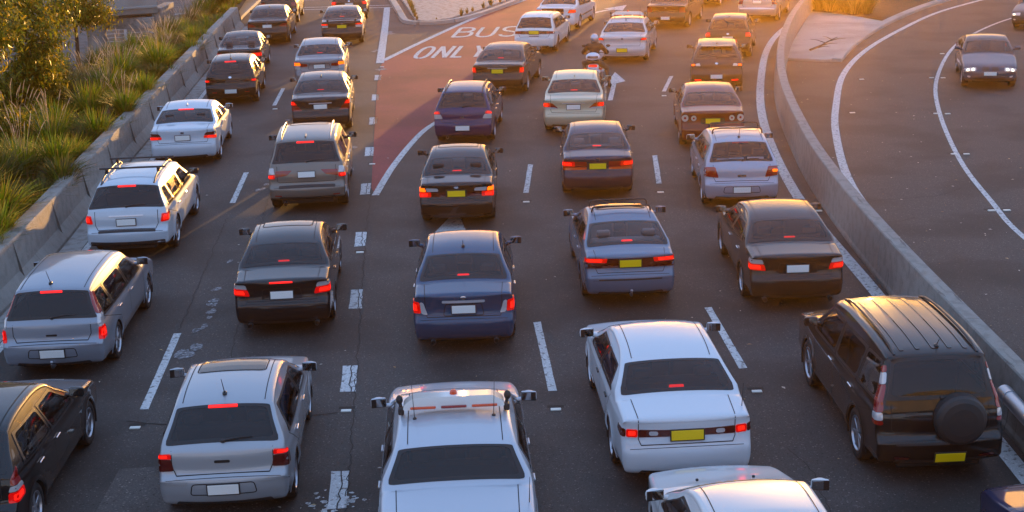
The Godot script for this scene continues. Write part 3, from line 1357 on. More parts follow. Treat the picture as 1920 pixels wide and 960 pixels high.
func car_rear(car: Node3D, B: Body, spec: Dictionary, pm: Material, mid: Vector3):
	var hl := B.L * 0.5
	var kind := {"r": ["lens_red", 0.0], "d": ["lens_dark", 0.0], "w": ["lens_clear", 0.001], "a": ["lens_amber", 0.001], "R": ["brake_lamp", 0.0015], "A": ["amber_lamp", 0.0015], "k": ["trim_black", -0.003], "c": ["chrome", 0.004]}
	for sg in [-1.0, 1.0]:
		var ev := func(p: Vector2) -> Vector3: return B.corner(0, p.x, p.y, sg)
		var housing: Node3D = null
		for l in spec.get("lamps", []):
			if l[0] == "A" and sg < 0 and spec.get("blink_right", false):
				continue
			var off: float = 0.007 + kind[l[0]][1]
			var m := MB.new()
			var loop := []
			if l[0] in ["R", "r", "w", "d", "a", "A"] and l.size() == 5 and not (l[1] is Vector2):
				# round lamp: centre, radius, rings
				for k in 18:
					var a := TAU * k / 18.0
					loop.append(Vector2(l[1] + cos(a) * l[3], l[2] + sin(a) * l[3]))
				off += l[4]
			else:
				loop = rounded(dense([Vector2(l[1], l[2]), Vector2(l[3], l[4]), Vector2(l[5], l[6]), Vector2(l[7], l[8]), Vector2(l[1], l[2])], 0.07).slice(0, -1), 0.03, 2)
			lay(m, ev, loop, off, 0.012, mid, 3)
			if l[0] == "R":
				var ctr := Vector2.ZERO
				for q in loop:
					ctr += q
				ctr /= loop.size()
				var inner := []
				for q in loop:
					inner.append(ctr + (q - ctr) * Vector2(0.60, 0.56))
				var bm := MB.new()
				lay(bm, ev, inner, off + 0.002, 0.0, mid, 2)
				if housing == null:
					housing = part(car, "tail_light", m.mesh(), mats["lit_lens"])
				else:
					part(housing, "brake_lens", m.mesh(), mats["lit_lens"])
				part(housing, "brake_bulb", bm.mesh(), mats["brake_lamp"])
				continue
			if housing == null:
				housing = part(car, "tail_light", m.mesh(), mats[kind[l[0]][0]])
			else:
				part(housing, {"w": "reversing_lens", "a": "indicator_lens", "A": "indicator_lens", "k": "lamp_surround", "c": "lamp_ring"}.get(l[0], "brake_lens"), m.mesh(), mats[kind[l[0]][0]])
	var rev := func(p: Vector2) -> Vector3: return B.face(0, p.x, p.y)
	# strips and panels across the tail: [material, x half width (or x0,x1), y0, y1, off]
	for g in spec.get("tail", []):
		var m := MB.new()
		var c: Array = [Vector2(g[2] * 0.945, g[4]), Vector2(g[3] * 0.945, g[4]), Vector2((g[3] - g[7] if g.size() > 7 else g[3]) * 0.945, g[5]), Vector2((g[2] + g[7] if g.size() > 7 else g[2]) * 0.945, g[5])]
		lay(m, rev, rounded(dense(c + [c[0]], 0.16).slice(0, -1), 0.025, 2), g[6], 0.012 if g[6] > 0.002 else 0.0, mid, 3)
		var o := part(car, g[0], m.mesh(), pm if g[1] == "paint" else mats[g[1]])
		if g[0] == "plate_recess":
			var e := MB.new()
			line(e, rev, rl(c, 0.04, 0.08), 0.012, g[6] + 0.003, mid, true)
			part(o, "recess_edge", e.mesh(), mats["gap"])
	if spec.get("valance", true):
		var vm := MB.new()
		var yv: float = spec.get("clear", 0.21) + 0.035
		lay(vm, rev, rl([Vector2(-B.W * 0.36, yv), Vector2(B.W * 0.36, yv), Vector2(B.W * 0.34, yv + 0.06), Vector2(-B.W * 0.34, yv + 0.06)], 0.02, 0.1), 0.004, 0.0, mid, 2)
		part(car, "bumper_valance", vm.mesh(), mats["plastic_dark"])
	# number plate with its holder
	if spec.has("plate"):
		var py: float = spec.plate[1]
		var pw: float = spec.get("plate_w", 0.37)
		var px: float = spec.get("plate_x", 0.0)
		var ph := 0.125 if pw < 0.45 else 0.115
		var a := B.face(0, px, py + 0.05)
		var b := B.face(0, px, py - 0.05)
		var tilt := atan2(b.z - a.z, 0.1)
		var bs := Basis(Vector3.RIGHT, -tilt)
		var c := (a + b) * 0.5 + bs * Vector3(0, 0, 0.016)
		var h := MB.new()
		h.rbox(c, Vector3(pw + 0.03, ph + 0.03, 0.016), 0.006, bs)
		var o := part(car, "plate_holder", h.mesh(), mats["trim_black"] if not spec.get("plate_bare", false) else mats["steel"])
		var p := MB.new()
		p.rbox(c + bs * Vector3(0, 0, 0.009), Vector3(pw, ph, 0.008), 0.003, bs)
		part(o, "number_plate", p.mesh(), mats["plate_yellow" if spec.plate[0] == "y" else "plate_white"])
	# third brake lamp
	if spec.get("third", "") != "":
		var m := MB.new()
		if spec.third == "shelf":
			var w := B.win_t(0)
			var p := B.wrap_at(0, B.iwb + 0.42, 0.0)
			m.rbox(p + Vector3(0, -0.02, -0.07), Vector3(0.19, 0.05, 0.04), 0.012)
			part(car, "brake_light", m.mesh(), mats["brake_lamp"])
		elif spec.third == "lip":
			lay(m, rev, rounded([Vector2(-0.17, B.s.get("deck", 1.0) - 0.045), Vector2(0.17, B.s.get("deck", 1.0) - 0.045), Vector2(0.17, B.s.get("deck", 1.0) - 0.02), Vector2(-0.17, B.s.get("deck", 1.0) - 0.02)], 0.01), 0.006, 0.008, mid)
			part(car, "brake_light", m.mesh(), mats["brake_lamp"])
		else:
			var ev := func(p: Vector2) -> Vector3: return B.wrap_at(0, B.iwt + p.y, p.x)
			lay(m, ev, rounded([Vector2(-0.28, -0.35), Vector2(0.28, -0.35), Vector2(0.28, 0.05), Vector2(-0.28, 0.05)], 0.03), 0.012, 0.016, mid)
			part(car, "brake_light", m.mesh(), mats["brake_lamp"] if spec.third == "roof" else mats["lens_red"])
	if spec.get("lip_lamp", false):
		var m := MB.new()
		var yl: float = B.s.get("deck", 1.0) - 0.035
		lay(m, rev, rl([Vector2(-0.19, yl - 0.012), Vector2(0.19, yl - 0.012), Vector2(0.19, yl + 0.012), Vector2(-0.19, yl + 0.012)], 0.008, 0.08), 0.007, 0.008, mid, 2)
		part(car, "brake_light", m.mesh(), mats["brake_lamp"])
	# rear wing or roof spoiler
	if spec.has("wing"):
		var m := MB.new()
		var h: float = spec.wing
		for k in 9:
			pass
		var dk: float = spec.get("deck", 1.0)
		m.rbox(Vector3(0, dk + h, hl - 0.13), Vector3(B.W * 0.72, 0.032, 0.17), 0.014, Basis(Vector3.RIGHT, -0.06))
		for sg in [-1.0, 1.0]:
			m.rbox(Vector3(sg * B.W * 0.33, dk + h * 0.5 + 0.01, hl - 0.15), Vector3(0.07, h + 0.02, 0.11), 0.02)
		part(car, "rear_wing", m.mesh(), pm)
	if spec.has("roof_spoiler"):
		var m := MB.new()
		var p := B.wrap_at(0, B.iwt + 0.2, 0.0)
		m.rbox(p + Vector3(0, 0.012, 0.03), Vector3(B.W * 0.60, 0.035, 0.24), 0.015, Basis(Vector3.RIGHT, 0.10))
		part(car, "roof_spoiler", m.mesh(), pm)
	if spec.get("wiper", spec.style != "sedan"):
		var m := MB.new()
		var a := B.wrap_at(0, B.iwb - 0.1, 0.02)
		var e := B.wrap_at(0, B.iwb + 0.35, 0.5)
		m.tube([a + Vector3(0, 0.015, 0.02), a.lerp(e, 0.5) + Vector3(0, 0.03, 0.025), e + Vector3(0, 0.015, 0.015)], [0.014, 0.009, 0.006], 6)
		m.ell(a + Vector3(0, 0.008, 0.012), Vector3(0.03, 0.025, 0.025))
		part(car, "rear_wiper", m.mesh(), mats["trim_black"])
	for x in spec.get("pipes", []):
		var m := MB.new()
		m.tube([Vector3(x, 0.245, hl - 0.35), Vector3(x, 0.245, hl + 0.005)], [0.036, 0.04], 12, false)
		m.tube([Vector3(x, 0.245, hl - 0.35), Vector3(x, 0.245, hl + 0.005)], [0.031, 0.034], 12, false)
		part(car, "exhaust_pipe", m.mesh(), mats["steel"])
	if spec.get("badge", true):
		var m := MB.new()
		var by: float = spec.get("badge_y", 0.90)
		var loop := []
		for k in 14:
			loop.append(Vector2(cos(TAU * k / 14.0) * 0.05, by + sin(TAU * k / 14.0) * 0.03))
		lay(m, rev, loop, 0.007, 0.007, mid, 1)
		part(car, "badge", m.mesh(), mats["chrome"])
	if spec.get("towbar", false):
		var m := MB.new()
		m.tube([Vector3(0, 0.26, hl - 0.2), Vector3(0, 0.27, hl + 0.06), Vector3(0, 0.33, hl + 0.09)], [0.03, 0.026, 0.02], 8)
		m.ell(Vector3(0, 0.36, hl + 0.09), Vector3(0.027, 0.027, 0.027))
		part(car, "tow_ball", m.mesh(), mats["steel"])

func car_roof(car: Node3D, B: Body, spec: Dictionary, pm: Material, mid: Vector3):
	var hl := B.L * 0.5
	var tev := func(p: Vector2) -> Vector3: return B.top(p.x, p.y)
	var r0: float = B.rp[B.iwt + 1].x
	var r1: float = B.fp[B.iwt + 1].x
	# roof gutters
	for sg in [-1.0, 1.0]:
		var gut := MB.new()
		line(gut, tev, dense([Vector2(sg * B.W * 0.305, r0 + 0.03), Vector2(sg * B.W * 0.305, r1 - 0.03)], 0.07), 0.010, 0.0035, mid)
		part(car, "roof_gutter", gut.mesh(), mats["gap"])
	if spec.has("sunroof"):
		var m := MB.new()
		var q1 := r1 - 0.12
		lay(m, tev, rl([Vector2(-0.42, q1 - 0.52), Vector2(0.42, q1 - 0.52), Vector2(0.42, q1), Vector2(-0.42, q1)], 0.08, 0.08), 0.005, 0.007, mid, 6)
		var o := part(car, "sunroof", m.mesh(), mats["smoked_glass"] if spec.sunroof == "glass" else pm)
		var f := MB.new()
		line(f, tev, rl([Vector2(-0.435, q1 - 0.535), Vector2(0.435, q1 - 0.535), Vector2(0.435, q1 + 0.015), Vector2(-0.435, q1 + 0.015)], 0.08, 0.08), 0.016, 0.003, mid, true)
		part(o, "sunroof_seal", f.mesh(), mats["gap"])
	if spec.has("aerial"):
		var m := MB.new()
		var p := B.top(spec.get("aerial_x", 0.0), (r0 + 0.16) if spec.aerial != "front" else r1 - 0.12)
		if spec.aerial == "fin":
			m.rbox(p + Vector3(0, 0.022, 0), Vector3(0.035, 0.05, 0.14), 0.015, Basis(Vector3.RIGHT, 0.22))
		elif spec.aerial == "wing":
			p = B.side_qy(0.35, 0.95, 1.0) + Vector3(-0.06, 0.04, 0)
			m.tube([p, p + Vector3(0.01, 0.32, 0.03)], [0.006, 0.003], 5)
		else:
			m.ell(p + Vector3(0, 0.01, 0), Vector3(0.03, 0.025, 0.05))
			var d := Vector3(0, 0.26, 0.18) if spec.aerial == "whip" else Vector3(0, 0.13, 0.10)
			m.tube([p + Vector3(0, 0.01, 0), p + d], [0.007, 0.004], 6)
		part(car, "aerial", m.mesh(), mats["trim_black"] if spec.aerial != "fin" else pm)
	if spec.has("rails"):
		for sg in [-1.0, 1.0]:
			var m := MB.new()
			var pts := []
			var rad := []
			for k in 11:
				var u := k / 10.0
				var q := lerpf(r0 + 0.02, r1 - 0.02, u)
				var h: float = spec.rails * minf(1.0, minf(u, 1.0 - u) * 9.0)
				pts.append(B.top(sg * B.W * 0.315, q) + Vector3(0, h, 0))
				rad.append(0.017)
			m.tube(pts, rad, 8)
			part(car, "roof_rail", m.mesh(), mats[spec.get("rail_mat", "trim_black")])
	for q in spec.get("bars", []):
		var m := MB.new()
		var qq := lerpf(r0, r1, q)
		var hb: float = spec.get("bar_h", 0.11)
		var wb: float = spec.get("bar_w", B.W * 0.40)
		var pts := []
		var rad := []
		if spec.get("bar_round", false):
			pts = [B.top(-B.W * 0.33, qq) + Vector3(0, 0.01, 0), B.top(-B.W * 0.32, qq) + Vector3(0, hb * 0.8, 0), B.top(-B.W * 0.27, qq) + Vector3(0, hb, 0), B.top(0, qq) + Vector3(0, hb - 0.02, 0), B.top(B.W * 0.27, qq) + Vector3(0, hb, 0), B.top(B.W * 0.32, qq) + Vector3(0, hb * 0.8, 0), B.top(B.W * 0.33, qq) + Vector3(0, 0.01, 0)]
			pts = smooth(pts, 4)
		else:
			var yy := B.top(0, qq).y + hb
			pts = [Vector3(-wb, yy, hl - qq), Vector3(0, yy, hl - qq), Vector3(wb, yy, hl - qq)]
			for sg in [-1.0, 1.0]:
				m.rbox(Vector3(sg * B.W * 0.31, yy - 0.055, hl - qq), Vector3(0.06, 0.10, 0.09), 0.02)
		for k in pts.size():
			rad.append(0.017 if spec.get("bar_round", false) else 0.02)
		m.tube(pts, rad, 8)
		part(car, "roof_bar", m.mesh(), mats["trim_black"])
	if spec.get("ribs", false):
		for x in [-0.40, -0.20, 0.0, 0.20, 0.40]:
			var m := MB.new()
			lay(m, tev, rounded(dense([Vector2(x - 0.028, r0 + 0.1), Vector2(x + 0.028, r0 + 0.1), Vector2(x + 0.028, r1 - 0.25), Vector2(x - 0.028, r1 - 0.25), Vector2(x - 0.028, r0 + 0.1)], 0.2).slice(0, -1), 0.02, 2), 0.009, 0.010, mid, 2)
			part(car, "roof_rib", m.mesh(), pm)
	if spec.get("spare", false):
		var m := MB.new()
		var p := B.face(0, 0.22, 0.86) + Vector3(0, 0, 0.02)
		var b := Basis(Vector3.RIGHT, PI / 2)
		m.lathe([Vector2(0.001, 0.135), Vector2(0.18, 0.13), Vector2(0.26, 0.118), Vector2(0.305, 0.09), Vector2(0.325, 0.04), Vector2(0.325, -0.1)], p, b, 28)
		part(car, "spare_wheel_cover", m.mesh(), mats["plastic_dark"])
	if spec.get("taxi", false):
		taxi_sign(car, B, spec.get("sign_q", 2.1))

func taxi_sign(car: Node3D, B: Body, q: float):
	var p := B.top(0, q)
	var m := MB.new()
	# a low white lamp box, sloped at the ends
	var prof := [Vector2(-0.60, 0.0), Vector2(0.60, 0.0), Vector2(0.58, 0.07), Vector2(0.46, 0.15), Vector2(-0.46, 0.15), Vector2(-0.58, 0.07)]
	var loop := rounded(prof, 0.05, 3)
	for z in [-0.10, 0.10]:
		var base := m.v.size()
		var ci := m.add(p + Vector3(0, 0.10, z), Vector3(0, 0, signf(z)))
		for e in loop:
			m.add(p + Vector3(e.x, 0.05 + e.y * (1.0 if z > 0 else 0.92), z), Vector3(0, 0.3, signf(z)).normalized())
		for i in loop.size():
			m.tri(ci, base + 1 + i, base + 1 + (i + 1) % loop.size())
	var b0 := m.v.size()
	for i in loop.size():
		var e: Vector2 = loop[i]
		var nn := Vector3(e.x * 0.5, e.y - 0.06, 0).normalized()
		m.add(p + Vector3(e.x, 0.05 + e.y * 0.92, -0.10), nn)
		m.add(p + Vector3(e.x, 0.05 + e.y, 0.10), nn)
	for i in loop.size():
		var a := b0 + i * 2
		var b := b0 + ((i + 1) % loop.size()) * 2
		m.tri(a, a + 1, b + 1)
		m.tri(a, b + 1, b)
	var o := part(car, "taxi_sign", m.mesh(), mat("taxi_white", Color(0.86, 0.86, 0.85), 0.35))
	for k in [[-0.36, "lens_amber", 0.30], [0.0, "lens_red", 0.30], [0.36, "lens_amber", 0.30]]:
		var l := MB.new()
		l.rbox(p + Vector3(k[0], 0.075, 0.108), Vector3(k[2], 0.03, 0.03), 0.01)
		part(o, "marker_lens", l.mesh(), mats[k[1]])
	var d := MB.new()
	d.lathe([Vector2(0.045, 0.0), Vector2(0.042, 0.03), Vector2(0.025, 0.052), Vector2(0.001, 0.058)], p + Vector3(0, 0.195, 0), Basis.IDENTITY, 14)
	part(o, "dome_lamp", d.mesh(), mats["lens_amber"])
	for sg in [-1.0, 1.0]:
		var h := MB.new()
		var a := B.top(sg * 0.60, q)
		h.rbox(a + Vector3(sg * 0.02, 0.05, 0.02), Vector3(0.07, 0.09, 0.10), 0.02)
		h.tube([a + Vector3(sg * 0.02, 0.06, 0.0), a + Vector3(sg * 0.03, 0.14, -0.02)], [0.022, 0.02], 8)
		h.ell(a + Vector3(sg * 0.035, 0.17, -0.03), Vector3(0.042, 0.058, 0.045))
		part(o, "roof_clamp", h.mesh(), mats["plastic_dark"])
	for sg in [-1.0, 1.0]:
		var w := MB.new()
		var a := B.top(sg * 0.46, q - 0.2)
		w.ell(a, Vector3(0.025, 0.025, 0.025))
		w.tube([a, a + Vector3(sg * 0.02, 0.42, -0.02)], [0.005, 0.0025], 5)
		part(car, "radio_aerial", w.mesh(), mats["trim_black"])

func car_front(car: Node3D, B: Body, spec: Dictionary, pm: Material, mid: Vector3):
	var fev := func(p: Vector2) -> Vector3: return B.face(1, p.x, p.y)
	for sg in [-1.0, 1.0]:
		var ev := func(p: Vector2) -> Vector3: return B.corner(1, p.x, p.y, sg)
		var m := MB.new()
		lay(m, ev, rounded(dense([Vector2(-0.36, 0.585), Vector2(0.14, 0.60), Vector2(0.12, 0.70), Vector2(-0.36, 0.69), Vector2(-0.36, 0.585)], 0.08).slice(0, -1), 0.03, 2), 0.006, 0.012, mid, 3)
		var o := part(car, "headlight", m.mesh(), mats["lens_clear"])
		for a in [-0.27, -0.12]:
			var l := MB.new()
			var loop := []
			for k in 14:
				loop.append(Vector2(a + cos(TAU * k / 14.0) * 0.05, 0.643 + sin(TAU * k / 14.0) * 0.04))
			lay(l, ev, loop, 0.010, 0.006, mid, 2)
			part(o, "headlight_bulb", l.mesh(), mats["head_lamp"] if a > -0.2 or spec.get("lights_on", true) else mats["lens_clear"])
		var k2 := MB.new()
		lay(k2, fev, rounded([Vector2(sg * 0.02, 0.585), Vector2(sg * 0.26, 0.585), Vector2(sg * 0.24, 0.69), Vector2(sg * 0.04, 0.69)], 0.05), 0.008, 0.012, mid, 2)
		part(car, "grille", k2.mesh(), mats["trim_black"])
		var fl := MB.new()
		var lp := []
		for k in 14:
			lp.append(Vector2(sg * 0.62 + cos(TAU * k / 14.0) * 0.05, 0.37 + sin(TAU * k / 14.0) * 0.04))
		lay(fl, fev, lp, 0.006, 0.006, mid, 2)
		part(car, "fog_lamp", fl.mesh(), mats["lens_clear"])
	var lowg := MB.new()
	lay(lowg, fev, rounded(dense([Vector2(-0.45, 0.28), Vector2(0.45, 0.28), Vector2(0.42, 0.36), Vector2(-0.42, 0.36), Vector2(-0.45, 0.28)], 0.2).slice(0, -1), 0.03, 2), 0.004, 0.0, mid, 2)
	part(car, "air_intake", lowg.mesh(), mats["trim_black"])
	var st := MB.new()
	lay(st, fev, rounded(dense([Vector2(-0.8, 0.405), Vector2(0.8, 0.405), Vector2(0.8, 0.425), Vector2(-0.8, 0.425), Vector2(-0.8, 0.405)], 0.15).slice(0, -1), 0.01, 2), 0.006, 0.008, mid, 2)
	part(car, "bumper_strip", st.mesh(), mats["chrome"])
	var p := B.face(1, 0, 0.50)
	var h := MB.new()
	h.rbox(p + Vector3(0, 0, -0.012), Vector3(0.37, 0.11, 0.012), 0.003)
	part(car, "number_plate", h.mesh(), mats["plate_white"])

# lamps: [kind, a0,y0, a1,y1, a2,y2, a3,y3]  a is measured from the rear corner, inward negative
func build_cars():
	var S := {"style": "sedan", "wheel": 0.31}
	var list := []
	# ---- lane beside the left barrier
	list.append({"name": "hatchback", "label": "black hatchback cut off by the lower left edge, beside the silver hatchback", "style": "hatch", "L": 4.24, "W": 1.775, "H": 1.48, "wb": 2.65, "ro": 0.74, "paint": [0.006, 0.006, 0.007], "x": -5.84, "z": -15.85, "az": -2.0, "side": 1.0,
		"lamps": [["R", -0.10, 0.68, 0.20, 0.70, 0.17, 0.80, -0.09, 0.79], ["w", -0.09, 0.80, 0.17, 0.81, 0.14, 0.88, -0.06, 0.87], ["r", -0.06, 0.88, 0.14, 0.89, 0.05, 1.12, 0.0, 1.10]], "rim": 0, "plate": ["w", 0.74], "third": "roof", "roof_spoiler": true, "qw": 0.62, "belt": 1.0, "kr": 0.08, "chrome_handles": true, "glass": "glass_mid", "chrome_windows": false, "n1": 22})
	list.append({"name": "estate_car", "label": "silver blue estate car with tall slim tail lights and a tow ball", "style": "wagon", "L": 4.60, "W": 1.70, "H": 1.48, "wb": 2.60, "ro": 1.02, "paint": [0.27, 0.30, 0.35, 0.5], "x": -6.43, "z": -21.99, "az": -2.7, "side": 1.0,
		"lamps": [["R", -0.075, 0.66, 0.15, 0.67, 0.10, 0.84, -0.055, 0.83], ["w", -0.055, 0.845, 0.13, 0.855, 0.12, 1.04, -0.045, 1.04], ["r", -0.045, 1.05, 0.12, 1.05, 0.08, 1.37, -0.035, 1.37]], "rim": 2, "plate": ["w", 0.47], "tail": [["plate_recess", "paint", -0.40, 0.40, 0.40, 0.54, 0.004, 0.03], ["boot_handle", "trim_black", -0.09, 0.09, 0.725, 0.755, 0.006]], "third": "roof", "aerial": "whip", "aerial_x": -0.05, "towbar": true, "qw": 0.40, "belt": 0.95, "qb": 0.13, "tw": 0.90, "qD": 1.0, "g0": 0.42, "g1": 0.50, "qB": 2.1, "badge": false, "chrome_handles": true, "n1": 24, "glass": "glass_dark"})
	list.append({"name": "estate_car", "label": "white estate car with two black roof bars across its roof", "style": "wagon", "L": 4.73, "W": 1.77, "H": 1.55, "wb": 2.67, "ro": 1.06, "paint": [0.50, 0.56, 0.62, 0.2], "x": -6.92, "z": -28.75, "az": -3.0, "side": 1.0, "lift": 0.06, "clear": 0.27, "wheel": 0.335,
		"lamps": [["R", -0.14, 0.76, 0.10, 0.78, 0.12, 0.96, -0.10, 0.94], ["r", 0.10, 0.78, 0.22, 0.82, 0.19, 1.0, 0.12, 0.96]], "rim": 0, "plate": ["w", 0.79], "tail": [["tail_strip", "bright_strip", -0.36, 0.36, 0.905, 0.93, 0.012], ["bumper_step", "trim_black", -0.60, 0.60, 0.60, 0.645, 0.006], ["bumper_skirt", "plastic_dark", -0.78, 0.78, 0.30, 0.40, 0.004]], "third": "roof", "qw": 0.55, "belt": 1.04, "qb": 0.14, "cowl": 1.02, "tw": 0.93, "qD": 1.02, "g0": 0.48, "g1": 0.62, "qB": 2.15, "bars": [0.30, 0.78], "rails": 0.05, "badge": false, "mirror_dark": true, "n1": 22, "glass": "glass_dark"})
	list.append({"name": "saloon_car", "label": "white saloon car with dark tinted rear window beside the left barrier", "style": "sedan", "L": 4.52, "W": 1.815, "H": 1.42, "wb": 2.76, "ro": 1.0, "paint": [0.55, 0.60, 0.66, 0.15], "x": -7.63, "z": -37.35, "az": -4.6, "side": 1.0,
		"lamps": [["R", -0.30, 0.745, 0.12, 0.73, 0.11, 0.81, -0.28, 0.81], ["d", -0.28, 0.815, 0.11, 0.815, 0.06, 0.90, -0.22, 0.885]], "rim": 1, "plate": ["w", 0.77], "third": "roof", "deck": 1.0, "qb": 0.62, "aerial": "fin", "n1": 20, "mirror_dark": false, "glass": "glass_dark"})
	list.append({"name": "hatchback", "label": "black hatchback with a roof aerial, directly ahead of the white saloon beside the left barrier", "style": "hatch", "L": 4.26, "W": 1.74, "H": 1.44, "wb": 2.55, "ro": 0.80, "paint": [0.008, 0.008, 0.008], "x": -8.05, "z": -46.2, "az": -4.6, "side": 1.0,
		"lamps": [["R", -0.14, 0.76, 0.06, 0.76, 0.05, 0.83, -0.13, 0.83], ["d", -0.36, 0.77, -0.15, 0.765, -0.14, 0.83, -0.34, 0.82]], "plate": ["w", 0.47], "third": "roof", "aerial": "whip", "qw": 0.66, "rim": 2, "tail": [["reflector", "lens_red", -0.62, -0.46, 0.42, 0.45, 0.005], ["reflector", "lens_red", 0.46, 0.62, 0.42, 0.45, 0.005]]})
	list.append({"name": "saloon_car", "label": "dark saloon car with clear windows and pale seats beside the left barrier", "style": "sedan", "L": 4.4, "W": 1.70, "H": 1.43, "wb": 2.55, "ro": 0.92, "paint": [0.012, 0.013, 0.016], "x": -8.80, "z": -52.1, "az": -4.4, "side": 1.0, "lamps": [["R", -0.3, 0.74, 0.08, 0.74, 0.08, 0.86, -0.3, 0.86]], "plate": ["w", 0.75], "third": "", "glass": "glass_light", "seats": "grey", "mirror_dark": true, "sunroof": "paint"})
	list.append({"name": "saloon_car", "label": "black saloon car with red tail lights beside the end of the left barrier", "style": "sedan", "L": 4.70, "W": 1.80, "H": 1.46, "wb": 2.75, "ro": 1.05, "paint": [0.012, 0.010, 0.010], "x": -9.05, "z": -60.7, "az": -3.0, "side": 1.0, "lamps": [["r", -0.36, 0.76, 0.10, 0.74, 0.10, 0.90, -0.22, 0.86]], "plate": ["w", 0.78], "third": "", "aerial": "fin", "rim": 1, "glass": "glass_mid"})
	list.append({"name": "off_road_car", "label": "dark tall car cut off by the top edge beyond the barrier end", "style": "suv", "L": 4.6, "W": 1.84, "H": 1.68, "wb": 2.66, "ro": 0.95, "paint": [0.02, 0.017, 0.014], "x": -9.62, "z": -67.7, "az": -3.0, "side": 1.0, "wheel": 0.36, "clear": 0.30, "lift": 0.1, "belt": 1.08, "cowl": 1.08, "nose": 0.92, "lamps": [["r", -0.22, 0.84, 0.12, 0.84, 0.12, 1.0, -0.22, 1.0]], "plate": ["w", 0.80], "third": "roof"})
	# ---- second lane
	list.append({"name": "hatchback", "label": "silver hatchback with a long sunroof and upright aerial, lower left", "style": "hatch", "L": 4.15, "W": 1.735, "H": 1.445, "wb": 2.51, "ro": 0.76, "paint": [0.36, 0.38, 0.41, 0.5], "x": -2.83, "z": -16.65, "az": -3.2, "side": 1.0,
		"lamps": [["R", -0.16, 0.845, 0.08, 0.845, 0.05, 0.925, -0.14, 0.925], ["d", -0.19, 0.70, 0.14, 0.69, 0.085, 0.84, -0.16, 0.84]], "rim": 5, "plate": ["w", 0.48], "tail": [["plate_recess", "paint", -0.42, 0.42, 0.41, 0.55, 0.004, 0.03], ["boot_handle", "trim_black", -0.10, 0.10, 0.785, 0.82, 0.006], ["bumper_strip", "paint", -0.84, -0.46, 0.55, 0.60, 0.010], ["bumper_strip", "paint", 0.46, 0.84, 0.55, 0.60, 0.010]], "third": "roof", "aerial": "whip", "sunroof": "glass", "qw": 0.60, "belt": 0.98, "qb": 0.15, "qB": 1.92, "g0": 0.62, "g1": 0.72, "badge": false, "n1": 26, "chrome_handles": true, "glass": "glass_dark", "kr": 0.075})
	list.append({"name": "saloon_car", "label": "black saloon car with a sunroof panel and thin brake strip on its boot lip", "style": "sedan", "L": 4.67, "W": 1.73, "H": 1.425, "wb": 2.67, "ro": 1.05, "paint": [0.008, 0.009, 0.011], "x": -3.13, "z": -23.75, "az": -3.8, "side": 1.0,
		"lamps": [["R", -0.26, 0.735, 0.12, 0.76, 0.13, 0.86, -0.22, 0.84], ["w", -0.22, 0.845, 0.13, 0.865, 0.10, 0.945, -0.17, 0.93]], "rim": 0, "plate": ["w", 0.75], "tail": [["plate_recess", "paint", -0.36, 0.36, 0.68, 0.86, 0.004, 0.04]], "third": "shelf", "sunroof": "paint", "deck": 1.0, "qb": 0.70, "pipes": [-0.55, 0.55], "n1": 22, "badge": false, "glass": "glass_dark", "lip": 0.02, "lip_lamp": true})
	list.append({"name": "off_road_car", "label": "bronze off road car with roof rails and an open glass roof panel", "style": "suv", "L": 4.57, "W": 1.85, "H": 1.67, "wb": 2.80, "ro": 0.90, "paint": [0.19, 0.165, 0.14, 0.6], "x": -3.73, "z": -32.0, "az": -3.8, "side": 1.0, "wheel": 0.36, "tyre": 0.235, "clear": 0.30, "lift": 0.12, "belt": 1.10, "cowl": 1.08, "nose": 0.90, "bump": 0.72, "lid0": 0.72,
		"lamps": [["R", -0.14, 0.80, 0.10, 0.80, 0.11, 0.90, -0.14, 0.90], ["r", -0.42, 0.88, -0.15, 0.83, -0.15, 0.98, -0.52, 0.98], ["w", -0.14, 0.91, 0.11, 0.91, 0.07, 1.05, -0.10, 1.05]], "plate": ["w", 0.88], "tail": [["bumper_strip", "plastic_dark", -0.66, 0.66, 0.60, 0.66, 0.005], ["reflector", "lens_red", -0.76, -0.60, 0.40, 0.43, 0.006], ["reflector", "lens_red", 0.60, 0.76, 0.40, 0.43, 0.006]], "third": "roof", "rails": 0.055, "rail_mat": "steel", "sunroof": "glass", "aerial": "fin", "qw": 0.48, "qb": 0.16, "tw": 0.90, "tum": 0.20, "g0": 0.55, "g1": 0.66, "badge": false, "n1": 22, "mirror_dark": true, "glass": "glass_mid", "pipes": [-0.5]})
	list.append({"name": "saloon_car", "label": "black saloon car with tall slanting tail lights and a chrome boot strip", "style": "sedan", "L": 4.75, "W": 1.79, "H": 1.48, "wb": 2.77, "ro": 1.05, "paint": [0.012, 0.011, 0.013], "x": -4.55, "z": -41.2, "az": -4.3, "side": 1.0,
		"lamps": [["r", -0.30, 0.70, -0.02, 0.70, -0.02, 0.84, -0.17, 0.84], ["R", -0.16, 0.845, 0.06, 0.845, 0.05, 0.99, -0.07, 0.98], ["r", -0.02, 0.71, 0.12, 0.75, 0.07, 0.84, -0.01, 0.84]], "plate": ["w", 0.80], "tail": [["tail_strip", "bright_strip", -0.34, 0.34, 0.885, 0.91, 0.010]], "third": "shelf", "deck": 1.05, "cowl": 1.0, "rim": 1, "glass": "glass_mid", "badge": false, "aerial": "fin"})
